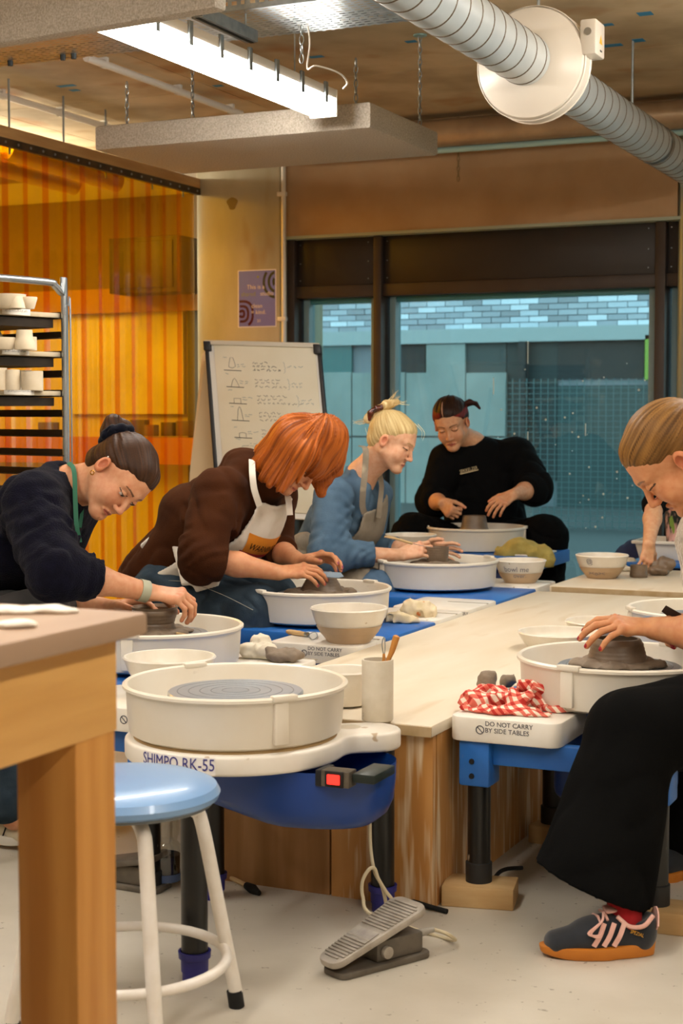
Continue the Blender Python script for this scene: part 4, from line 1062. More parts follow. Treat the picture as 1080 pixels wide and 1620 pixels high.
# ================================================================== POSTER
pa, pb = ONY(376, 428, YB - .102), ONY(437, 517, YB - .102)
W_, H_ = pb.x - pa.x, pa.z - pb.z; PY = YB - .101
po = thing('poster', (pa.x + W_ / 2, PY, pb.z), 'purple poster taped to the concrete column', 'poster')
MB().box((pa.x, PY - .0015, pb.z), (pb.x, PY, pa.z)).build('laminate', mat('laminate', '#e9e6f2', rough=.12), po, smooth=False)
MB().box((pa.x + .007, PY - .0022, pb.z + .006), (pb.x - .006, PY - .0012, pa.z - .006)).build('printed_sheet', mat('poster_purple', '#7a76c8', '#7780d2', scale=3, rough=.16), po, smooth=False)
def PM(u, v, dz=.0026): return Vector((pa.x + u * W_, PY - dz, pa.z - v * H_))
def ring(cu, cv, ru, rv, th, m, parent, sq=2.0):
    """ring arc clipped to the sheet"""
    pts = []; n = 72; quads = MB()
    def P(t, k):
        c, s_ = math.cos(t), math.sin(t); c = math.copysign(abs(c) ** (2 / sq), c); s_ = math.copysign(abs(s_) ** (2 / sq), s_)
        return cu + (ru - k) * c, cv + (rv - k * W_ / H_) * s_
    for i in range(n):
        q = [P(2 * PI * i / n, 0), P(2 * PI * (i + 1) / n, 0), P(2 * PI * (i + 1) / n, th), P(2 * PI * i / n, th)]
        if all(.028 < a < .975 and .02 < b < .98 for a, b in q): quads.add([PM(a, b) for a, b in q], [(0, 1, 2, 3)])
    quads.build('ring_mark', m, parent, smooth=False)
m_ol = mat('print_olive', '#3b3a1c', rough=.2); m_mar = mat('print_maroon', '#4a1014', rough=.2)
for ru, rv in ((.34, .29), (.21, .19), (.09, .10)): ring(.99, .22, ru, rv, .065, m_ol, po)
for ru, rv in ((.31, .24), (.19, .155), (.085, .075)): ring(.11, .76, ru, rv, .06, m_mar, po, 2.6)
m_cr = mat('print_cream', '#e6d9d2', rough=.2); m_olv = mat('print_olive_light', '#8f9440', rough=.2)
def ptxt(s_, u, v, size, m): text_mesh('poster_lettering', s_, size, frame(PM(u, v, .003), (1, 0, 0), (0, 0, 1)), m, po, extrude=.0002)
ptxt('This is a', .47, .30, .036, m_cr); ptxt('shared', .28, .42, .036, m_olv); ptxt('studio', .76, .42, .036, m_cr)
ptxt('clean', .50, .63, .036, m_cr); ptxt('= kind.', .54, .74, .036, m_cr); ptxt('23', .55, .89, .024, m_cr)
MB().lathe([(0, 0), (.007, 0)], PM(.53, .125), seg=10, axis=(0, -1, 0)).build('print_dot', m_olv, po, smooth=False)

# ================================================================== FLIP CHART
O_ = AT(326, 541, 7.85); Rr = AT(504, 546, 7.72) - O_; Dn = AT(339, 716, 7.74) - O_
nn = Rr.cross(-Dn).normalized()
if nn.dot(_fw) > 0: nn = -nn
def FC(u, v, w=0): return O_ + Rr * u + Dn * v + nn * w
fl = thing('flip_chart', tuple(Vector((O_.x + Rr.x / 2, O_.y, 0))), 'flip chart easel with throwing diagrams in front of the column', 'flip chart')
def fbox(u0, u1, v0, v1, w0, w1):
    return MB().add([FC(u0, v1, w0), FC(u1, v1, w0), FC(u1, v0, w0), FC(u0, v0, w0), FC(u0, v1, w1), FC(u1, v1, w1), FC(u1, v0, w1), FC(u0, v0, w1)],
                    [(0, 3, 2, 1), (4, 5, 6, 7), (0, 1, 5, 4), (1, 2, 6, 5), (2, 3, 7, 6), (3, 0, 4, 7)])
m_blk = mat('black_plastic', '#1d1d20', rough=.5)
fbox(.0, 1, 0, 1.55, -.02, 0).build('white_board', m_white, fl, bevel=.002)
m_sheet = mat('flip_paper', '#dfd8c4', '#d8cfb6', scale=3, rough=.8)
fbox(.07, .965, .012, 1.5, .001, .006).build('paper_pad', m_sheet, fl, bevel=.001)
fbox(-.012, .02, .02, 1.56, -.02, .012).build('side_rail', m_blk, fl, bevel=.003); fbox(.985, 1.015, .02, 1.56, -.02, .012).build('side_rail', m_blk, fl, bevel=.003)
fbox(-.01, 1.01, -.012, .03, -.02, .016).build('clamp_bar', mat('clamp_grey', '#c9c2b2', rough=.5), fl, bevel=.003)
for u in (-.02, .955): fbox(u, u + .065, .0, .085, -.02, .02).build('corner_cap', m_blk, fl, bevel=.004)
fbox(.985, 1.012, .69, .79, .012, .014).build('yellow_tag', mat('tag_yellow', '#d9b23a', rough=.6), fl, smooth=False)
for u, s in ((.1, -.25), (.9, .25)): MB().tube([FC(u, 1.2, -.03), Vector((FC(u + s * .4, 0, 0).x, FC(u, 1, 0).y - .12, 0.01))], .014, seg=10).build('leg', m_blk, fl)
MB().tube([FC(.5, .3, -.03), Vector((FC(.5, 0, 0).x, FC(.5, 0, 0).y + .5, 0.01))], .014, seg=10).build('leg', m_blk, fl)
# pen marks: baselines, little vessel outlines and lines of handwriting
m_pen = mat('pen_black', '#3c3a36', rough=.6); m_pen2 = mat('pen_blue', '#6f8790', rough=.6)
rs = random.Random(5)
def stroke(pts, m, r=.0011, name='pen_stroke'): MB().tube([FC(u, v, .0068) for u, v in pts], r, seg=4).build(name, m, fl, smooth=False)
def scrawl(u0, u1, v, m, r=.0010, amp=.011):
    mb = MB(); u = u0
    while u < u1:
        w = rs.uniform(.02, .055); pts = []
        for k in range(5): pts.append(FC(u + w * k / 5, v + rs.uniform(-amp, amp), .0068))
        mb.tube(pts, r, seg=4); u += w + .012
    mb.build('handwriting', m, fl, smooth=False)
rows_ = (.255, .405, .553, .705, .858, .962)
shp = [[(-.03, -.03), (-.025, -.07), (-.012, -.115), (.012, -.115), (.025, -.07), (.03, -.035), (.0, -.02), (-.03, -.03)], [(-.035, 0), (-.015, -.06), (0, -.08), (.015, -.06), (.04, 0)],
       [(-.03, 0), (-.03, -.045), (.03, -.045), (.03, 0)], [(-.025, 0), (-.012, -.1), (0, -.125), (.014, -.1), (.028, 0)], [(-.03, 0), (-.03, -.04), (0, -.046), (.03, -.04), (.03, 0)], [(-.03, 0), (-.025, -.03), (.035, -.035)]]
for i, v in enumerate(rows_):
    uo = .145 + .012 * i
    stroke([(uo, v), (uo + .155, v + .002)], m_pen, .0017)
    stroke([(uo + .075 + a, v + b) for a, b in shp[i]], m_pen)
    scrawl(uo + .0, uo + .03, v - .12 if i < 4 else v - .09, m_pen2, .0009, .006)
    scrawl(uo + .12, uo + .18, v - .055, m_pen2, .0009, .005); scrawl(uo + .12, uo + .17, v - .035, m_pen2, .0009, .005)
    if i < 5:
        ends = ((.52, .63, .66), (.62, .63, .70), (.66, .62, .80), (.60, .60, .74), (.74, .70, .60))[i]
        for j in range(3): scrawl(.405 + .008 * i, ends[j] , v - .075 + .032 * j, m_pen, .0013 if i == 0 else .0010)
        if i < 4:
            ub = (.675, .70, .77, .78)[i]
            stroke([(ub, v - .09), (ub + .012, v - .07), (ub + .01, v - .045), (ub + .022, v - .035), (ub + .01, v - .025), (ub + .014, v), (ub, v + .012)], m_pen2, .0009)
            for j in range((1, 2, 2, 3)[i]): scrawl(ub + .035, ub + (.14, .13, .13, .17)[i], v - .05 + .03 * j, m_pen2, .0010)
    else:
        scrawl(.44, .62, v - .06, m_pen); scrawl(.45, .60, v - .03, m_pen)
# beige board leaning behind the easel
tag(MB().add([AT(300, 748, 7.95), AT(338, 748, 7.95), AT(328, 548, 8.1), AT(320, 560, 8.1), AT(300, 748, 8.0), AT(338, 748, 8.0), AT(328, 548, 8.15), AT(320, 560, 8.15)]
     + [AT(292, 1010, 7.75), AT(345, 1010, 7.75), AT(292, 1010, 7.8), AT(345, 1010, 7.8)],
     [(0, 1, 2, 3), (7, 6, 5, 4), (8, 9, 1, 0), (5, 9 + 2, 10, 4), (3, 7, 4, 0), (1, 5, 6, 2), (2, 6, 7, 3), (0, 4, 10, 8), (9, 11, 5, 1), (8, 10, 11, 9)]).build('leaning_board', mat('leaning_beige', '#d9c29a', rough=.7), weld=True, smooth=False), 'narrow beige board leaning between the curtain and the flip chart', 'board')

# ================================================================== CLOTHS
def checks(name, c1, c2, c3, freq):
    m = bpy.data.materials.new(name); m.use_nodes = True; nt = m.node_tree; N = nt.nodes; L = nt.links; b = N['Principled BSDF']; b.inputs['Roughness'].default_value = .9
    tc = N.new('ShaderNodeTexCoord'); nz = N.new('ShaderNodeTexNoise'); nz.inputs['Scale'].default_value = 9
    L.new(tc.outputs['Object'], nz.inputs['Vector'])
    ad = N.new('ShaderNodeVectorMath'); ad.operation = 'MULTIPLY_ADD'; ad.inputs[1].default_value = (.05, .05, .05)
    L.new(nz.outputs['Color'], ad.inputs[0]); L.new(tc.outputs['Object'], ad.inputs[2])
    outs = []
    for ax in ((1, .35, .9), (-.35, 1, .3)):
        d = N.new('ShaderNodeVectorMath'); d.operation = 'DOT_PRODUCT'; d.inputs[1].default_value = ax; L.new(ad.outputs[0], d.inputs[0])
        s = N.new('ShaderNodeMath'); s.operation = 'MULTIPLY'; s.inputs[1].default_value = freq; L.new(d.outputs['Value'], s.inputs[0])
        si = N.new('ShaderNodeMath'); si.operation = 'SINE'; L.new(s.outputs[0], si.inputs[0])
        g = N.new('ShaderNodeMath'); g.operation = 'GREATER_THAN'; g.inputs[1].default_value = 0; L.new(si.outputs[0], g.inputs[0]); outs.append(g)
    su = N.new('ShaderNodeMath'); su.operation = 'ADD'; L.new(outs[0].outputs[0], su.inputs[0]); L.new(outs[1].outputs[0], su.inputs[1])
    hf = N.new('ShaderNodeMath'); hf.operation = 'MULTIPLY'; hf.inputs[1].default_value = .5; L.new(su.outputs[0], hf.inputs[0])
    cr = N.new('ShaderNodeValToRGB'); cr.color_ramp.interpolation = 'CONSTANT'
    cr.color_ramp.elements[0].color = lin(c1); cr.color_ramp.elements[0].position = 0
    e = cr.color_ramp.elements.new(.4); e.color = lin(c2); cr.color_ramp.elements[-1].position = .9; cr.color_ramp.elements[-1].color = lin(c3)
    L.new(hf.outputs[0], cr.inputs[0]); L.new(cr.outputs[0], b.inputs['Base Color'])
    return m
def cloth(pts, m, label, floor, h=.005, fold=.007, freq=38, seed=0, name='cloth', extra=None):
    S = Solid()
    for p, r in pts: S.ell(p, r, k=.018)
    def dsp(P):
        n = _vn(P, freq, seed, (1, 1, 1.2)) ; return fold * (np.abs(n) * 2 - .7) + fold * .35 * _vn(P, freq * 2.3, seed + 1)
    cx_ = sum((p for p, r in pts), Vector()) / len(pts)
    o = solid_mesh(name, S, h, m, disp=dsp, post=lambda D, P: np.maximum(D, floor - P[..., 2]), base=(cx_.x, cx_.y, floor))
    return tag(o, label, 'cloth')
m_ging = checks('gingham_red', '#e7d8c4', '#d66a58', '#b3271f', 250)
zt = .4525
c0 = lambda x, y, z=zt: ONZ(x, y, z)
cloth([(c0(752, 1118) + Vector((0, 0, .012)), (.04, .028, .024)), (c0(775, 1112) + Vector((0, .01, .018)), (.045, .03, .026)), (c0(800, 1118) + Vector((0, 0, .014)), (.045, .03, .02)), (c0(845, 1118) + Vector((0, .0, .012)), (.05, .035, .02)),
       (c0(885, 1125) + Vector((0, 0, .006)), (.045, .03, .010)), (c0(815, 1125) + Vector((0, 0, .036)), (.045, .022, .016)), (c0(838, 1120) + Vector((.01, .0, .052)), (.04, .02, .014)), (c0(770, 1128) + Vector((0, 0, .006)), (.06, .025, .010)), (c0(830, 1131) + Vector((0, 0, .004)), (.06, .02, .009))],
      m_ging, 'crumpled red and white checked cloth on the side table', zt, h=.0035, fold=.009, freq=30, seed=2)
m_lin = mat('linen_beige', '#dccdb0', '#cbb994', scale=30, rough=.95, c3='#c2703a', c3scale=22, c3lim=(.66, .72))
zt2 = .4465
cloth([(ONZ(628, 984, zt2) + Vector((0, 0, .01)), (.045, .03, .022)), (ONZ(650, 978, zt2) + Vector((0, 0, .03)), (.04, .03, .035)), (ONZ(672, 978, zt2) + Vector((0, 0, .025)), (.04, .03, .03)), (ONZ(640, 985, zt2) + Vector((0, 0, .008)), (.05, .03, .014))],
      m_lin, 'beige cloth with an orange hem bunched on the blue deck', zt2, h=.005, fold=.011, freq=34, seed=5)
m_olive = mat('towel_olive', '#b3a159', '#a3914b', scale=20, rough=.95, bump=.2, bscale=120)
ob = AT(828, 886, 7.55)
cloth([(ob + Vector((-.08, .0, .03)), (.07, .06, .035)), (ob + Vector((-.01, .0, .055)), (.08, .06, .05)), (ob + Vector((.07, .0, .035)), (.07, .06, .045)), (ob + Vector((.12, .0, .0)), (.035, .05, .035)), (ob + Vector((-.12, 0, .012)), (.04, .04, .015))],
      m_olive, 'olive towel heaped at the end of the teacher\'s wheel', ob.z - .03, h=.006, fold=.010, freq=22, seed=8)
m_rag = mat('rag_white', '#ddd5c4', '#cfc5b0', scale=20, rough=.95)
zr = .4535
cloth([(ONZ(396, 1040, zr) + Vector((0, 0, .02)), (.035, .03, .026)), (ONZ(412, 1034, zr) + Vector((0, 0, .03)), (.03, .03, .026)), (ONZ(420, 1042, zr) + Vector((0, 0, .02)), (.03, .03, .024))], m_rag, 'crumpled white rag at the knee of the hoodie woman', zr, h=.0045, fold=.010, freq=40, seed=11)
cloth([(ONZ(985, 903, .463) + Vector((0, 0, .008)), (.035, .03, .016)), (ONZ(996, 895, .463) + Vector((0, 0, .018)), (.03, .03, .018))], m_rag, 'small white rag beside the doodled bowl', .463, h=.005, fold=.008, freq=40, seed=12)

# ================================================================== SMALL TOOLS
m_cupc = mat('stoneware', '#cfc6b4', '#c3b8a2', scale=20, rough=.75, c3='#9a8a70', c3scale=60, c3lim=(.72, .76))
cp = ONZ(597, 1139, .4455); rc = 25 / FPX * (cp - _C).dot(_fw); hc = AT(597, 1042, (cp - _C).dot(_fw)).z - .4455
tag(MB().lathe([(0, 0), (rc - .002, 0), (rc, .002), (rc, hc - .002), (rc - .001, hc), (rc - .005, hc), (rc - .006, .01), (0, .01)], (cp.x, cp.y, .4455), seg=44).build('tool_cup', m_cupc), 'tall grey stoneware cup holding two tools', 'cup')
dd = (cp - _C).dot(_fw)
def tool(name, pts, r, m, label, extra=None):
    t = thing(name, tuple(pts[0]), label, 'tool', 'pottery tools'); MB().tube(pts, r, seg=10).build('handle', m, t)
    if extra: extra(t)
    return t
m_tw = mat('tool_wood', '#c98a3e', '#b0702a', scale=8, rough=.5); m_tw2 = mat('tool_wood_pale', '#c9a877', rough=.6)
base_in = cp + Vector((0, 0, .012))
tool('wooden_knife', [base_in, AT(613, 1046, dd), AT(620, 1030, dd), AT(627, 1007, dd), AT(628, 1005, dd)], [.005, .005, .007, .0085, .003], m_tw, 'orange wooden modelling knife standing in the stoneware cup')
def lp_(t): MB().tube(smooth_path([AT(607, 1038, dd), AT(604, 1020, dd), AT(607, 1008, dd), AT(609, 1020, dd), AT(608, 1038, dd)], 4), .0012, seg=6).build('wire_loop', m_steel, t)
tool('loop_tool', [base_in + Vector((-.008, 0, 0)), AT(607, 1042, dd), AT(607, 1034, dd)], [.004, .004, .003], m_tw, 'thin wire loop tool standing in the stoneware cup', lp_)
zs = .461; A, B = ONZ(454, 999, zs), ONZ(487, 1004, zs)
def lp2(t):
    C1, D1 = ONZ(498, 1000, .457), ONZ(502, 1007, .457); MB().tube(smooth_path([B, C1, D1, ONZ(494, 1012, .456), B], 5), .0014, seg=6).build('wire_loop', m_steel, t); MB().tube([B.lerp(A, .12), B], .0078, seg=10).build('ferrule', m_steel, t)
tool('ribbon_tool', [A, A.lerp(B, .1), A.lerp(B, .6), B], [.006, .0085, .0085, .0065], m_tw2, 'pale wooden ribbon tool lying on the white side table', lp2)
A, B = ONZ(268, 1000, .548), ONZ(300, 1006, .549)
tool('needle_tool', [A, B, B + (B - A) * .35], [.004, .004, .001], m_tw2, 'short trimming tool lying in the pan of the navy sweater woman')

# brush on the floor
A, B, C1 = ONZ(366, 1389, .008), ONZ(390, 1401, .008), ONZ(410, 1413, .008)
br = thing('paint_brush', tuple(A), 'worn brush lying on the floor under the table', 'brush'); MB().tube([A, B], .006, seg=8).build('handle', m_tw2, br); MB().tube([B, B.lerp(C1, .5), C1], [.009, .013, .006], seg=10).build('bristles', m_gap, br)

# ================================================================== STOOL
m_seat = mat('seat_blue', '#7da3cf', '#7199c8', scale=4, rough=.3, coat=.2)
m_tubew = mat('tube_white', '#e8e3dc', '#ded7cc', scale=20, rough=.35, c3='#8d7452', c3scale=70, c3lim=(.76, .78))
sc0 = ONZ(197, 1246, .455); SX, SY = sc0.x, sc0.y
st = thing('stool', (SX, SY, 0), 'round blue stool with white tube legs and a foot ring', 'stool')
MB().lathe([(0, .478), (.10, .476), (.15, .470), (.174, .460), (.181, .447), (.177, .436), (.165, .429), (0, .426)], (SX, SY, 0), seg=56).build('seat', m_seat, st)
MB().lathe([(.168, .436), (.166, .425), (.15, .421), (0, .421)], (SX, SY, 0), seg=56).build('seat_underside', mat('seat_under', '#6b6f70', rough=.7), st)
rf = ONZ(373, 1593, 0); a0 = math.atan2(rf.y - SY, rf.x - SX); Rf = math.hypot(rf.x - SX, rf.y - SY)
for k in range(4):
    a = a0 + k * PI / 2; d = Vector((math.cos(a), math.sin(a), 0)); c = Vector((SX, SY, 0))
    P = [c + d * .03 + Vector((0, 0, .415)), c + d * .10 + Vector((0, 0, .413)), c + d * .135 + Vector((0, 0, .400)), c + d * .152 + Vector((0, 0, .37)), c + d * (.152 + (Rf - .152) * .5) + Vector((0, 0, .2)), c + d * Rf + Vector((0, 0, .03))]
    lg = MB().tube(smooth_path(P, 5), .0138, seg=14).build('leg', m_tubew, st)
    MB().tube([c + d * (Rf - .003) + Vector((0, 0, .034)), c + d * (Rf + .002) + Vector((0, 0, 0))], .0155, seg=14).build('rubber_tip', m_gap, lg)
rr_ = .152 + (Rf - .152) * .78 - .012
MB().tube([(SX + rr_ * math.cos(t), SY + rr_ * math.sin(t), .125) for t in [k * 2 * PI / 40 for k in range(40)]], .010, seg=12, closed=True).build('foot_ring', m_tubew, st)

# ================================================================== FOOT PEDAL
A, B = ONZ(524, 1546, 0), ONZ(664, 1506, 0); ax = (B - A); Lp = ax.length; ax.normalize(); sd = Vector((-ax.y, ax.x, 0))
fp = thing('foot_pedal', tuple((A + B) / 2), 'worn grey cast foot pedal with a ribbed tread on the floor', 'pedal')
m_cast = mat('cast_alloy', '#b7afa4', '#9c9488', scale=24, rough=.55, metal=.35, bump=.15, bscale=60)
m_castd = mat('cast_alloy_dark', '#6f675c', '#5d564c', scale=24, rough=.6, metal=.3)
PMx = Matrix(((ax.x, sd.x, 0, A.x), (ax.y, sd.y, 0, A.y), (0, 0, 1, 0), (0, 0, 0, 1)))
def rr(w0, w1, l, r=.02, n=6):
    o = []
    for (x, y, q, ra) in ((l - r, w1 / 2 - r, 0, r), (r, w0 / 2 - r, 1, r), (r, -w0 / 2 + r, 2, r), (l - r, -w1 / 2 + r, 3, r)):
        for k in range(n + 1): g = (q + k / n) * PI / 2; o.append((x + ra * math.cos(g), y + ra * math.sin(g)))
    return o
MB().prism(rr(.075, .085, Lp), .0, .014, PMx).build('base_plate', m_castd, fp, bevel=.003)
MB().prism([(.10, -.028), (Lp - .02, -.034), (Lp - .02, .034), (.10, .028)], .014, .06, PMx).build('pedal_body', m_castd, fp, bevel=.006)
tl = math.radians(19); TM = PMx @ Matrix.Translation((-.012, 0, .022)) @ Matrix.Rotation(-tl, 4, 'Y')
tr = MB().prism(rr(.07, .105, Lp * 1.04, .026), 0, .016, TM).build('tread', m_cast, fp, bevel=.004)
n = 24
for k in range(n):
    if 9 <= k <= 12: continue
    u = .02 + (Lp * 1.04 - .04) * k / (n - 1); w = (.058 + .034 * u / Lp) / 2 - (.010 if k in (0, n - 1) else 0)
    MB().box((u - .0024, -w, .016), (u + .0024, w, .0192), TM).build('rib', m_cast, tr, bevel=.001)
MB().box((.085, -.034, .016), (.125, .034, .0185), TM).build('name_pad', mat('pad_worn', '#8b8580', '#a39c92', scale=40, rough=.6), tr, bevel=.001)
MB().lathe([(0, -.004), (.013, -.004), (.013, .006), (0, .006)], PMx @ Vector((.12, -.036, .036)), seg=16, axis=-sd).build('pivot_bolt', m_cast, fp)
MB().tube([PMx @ Vector((Lp - .02, -.005, .045)), PMx @ Vector((Lp + .028, -.012, .047))], [.010, .006], seg=10).build('strain_relief', mat('relief_grey', '#a7a196', rough=.6), fp)
m_flex = mat('flex_cream', '#cdbf9f', rough=.5)
d6 = 3.55
E0 = PMx @ Vector((Lp + .028, -.012, .047))
pth = [E0, E0 + Vector((.03, .0, -.005)), E0 + Vector((.03, .05, -.035)), E0 + Vector((-.05, .09, -.042)), AT(588, 1447, 3.50), AT(574, 1420, 3.52), AT(573, 1395, 3.53), AT(583, 1376, 3.54), AT(592, 1374, 3.55), AT(598, 1390, 3.55), AT(610, 1410, 3.55), AT(620, 1424, 3.55), AT(617, 1436, 3.55)]
fxo = thing('pedal_flex', tuple(AT(588, 1447, 3.5)), 'cream pedal flex looped beside the black wheel leg', 'cable')
MB().tube(smooth_path(pth, 6), .0042, seg=8).build('loop', m_flex, fxo)
MB().tube(smooth_path([AT(586, 1215, 3.62), AT(585, 1290, 3.62), AT(586, 1340, 3.61), AT(592, 1378, 3.56), AT(604, 1402, 3.56), AT(612, 1436, 3.56)], 6), .0042, seg=8).build('riser', m_flex, fxo)
tag(MB().tube(smooth_path([ONZ(590, 1395, .05), ONZ(628, 1408, .03), ONZ(660, 1428, .012), ONZ(707, 1442, .006)], 8), .006, seg=8).build('black_cable', m_gap), 'black cable lying along the foot of the plywood panel', 'cable')
tag(MB().tube(smooth_path([ONZ(772, 1412, .006), ONZ(785, 1385, .03), ONZ(800, 1375, .04), ONZ(826, 1373, .05)], 8), .005, seg=8).build('black_cable', m_gap), 'black cable curling behind the wooden block of the raised wheel', 'cable')

# ================================================================== JAR AND CLUTTER UNDER THE WHEELS
m_clear = glassy('clear_plastic', (.88, .9, .86, 1), gloss=.10, rough=.05)
jb_ = ONZ(262, 1400, 0); jd = (jb_ - _C).dot(_fw); s_ = jd / FPX
jr = thing('plastic_jar', (jb_.x, jb_.y, 0), 'clear plastic bottle standing behind the stool legs', 'bottle')
hz = lambda y: AT(262, y, jd).z
MB().lathe([(24 * s_, hz(1398)), (25 * s_, hz(1352)), (24 * s_, hz(1346)), (24 * s_, hz(1335)), (19 * s_, hz(1328)), (22 * s_, hz(1315)), (21 * s_, hz(1290)), (15 * s_, hz(1262)), (8 * s_, hz(1248)), (8 * s_, hz(1238))], (jb_.x, jb_.y, 0), seg=32).build('bottle_wall', m_clear, jr)
MB().lathe([(0, hz(1392)), (22 * s_, hz(1392)), (23.4 * s_, hz(1350)), (0, hz(1350))], (jb_.x, jb_.y, 0), seg=32).build('dark_liquid', mat('dark_water', '#26221e', rough=.2), jr)
MB().lathe([(25.6 * s_, hz(1390)), (25.6 * s_, hz(1378))], (jb_.x, jb_.y, 0), seg=32).build('label_band', mat('label_blue', '#4b5f86', rough=.5), jr)
cb = thing('coiled_flex', tuple(ONZ(200, 1410, 0)), 'grey flex coiled on the floor behind the stool', 'cable')
pp = ONZ(200, 1385, .01)
MB().tube([pp + Vector((.06 * math.cos(t), .05 * math.sin(t), .004 * t)) for t in np.linspace(0, 12, 50)], .005, seg=7).build('coil', m_flex, cb)
sb_ = thing('dark_pedal', tuple(ONZ(205, 1345, 0)), 'dark foot pedal of the navy woman\'s wheel in the shadow', 'pedal')
pc = ONZ(195, 1400, 0)
MB().prism(rr(.07, .09, .24), 0, .014, Matrix.Translation((pc.x - .12, pc.y, 0))).build('base_plate', m_castd, sb_, bevel=.003)
MB().prism(rr(.07, .1, .24), .03, .045, Matrix.Translation((pc.x - .12, pc.y, 0)) @ Matrix.Rotation(-.2, 4, 'Y')).build('tread', m_castd, sb_, bevel=.003)
MB().prism([(.06, -.028), (.22, -.034), (.22, .034), (.06, .028)], .014, .06, Matrix.Translation((pc.x - .12, pc.y, 0))).build('pedal_body', m_castd, sb_, bevel=.005)

# ================================================================== PEOPLE
def np3(v): return np.array([v[0], v[1], v[2]], np.float32)
def rotframe(fwd, up):
    f = Vector(fwd).normalized(); u = Vector(up); u = (u - f * u.dot(f)).normalized(); x = f.cross(u)
    return np.array([[x.x, f.x, u.x], [x.y, f.y, u.y], [x.z, f.z, u.z]], np.float32)   # columns: right-of-face, forward, up
SKIN = {'fair': '#dca583', 'rosy': '#d79a74', 'pale': '#e2b596', 'tan': '#d0946a'}
m_skin = mat('skin', '#ffffff', '#f0d8cc', scale=60, rough=.5, attr='Col', sss=.12, spec=.35, contrast=(.3, .8))
m_hairm = mat('hair', '#ffffff', attr='Col', rough=.5, spec=.22, bump=.12, bscale=160)

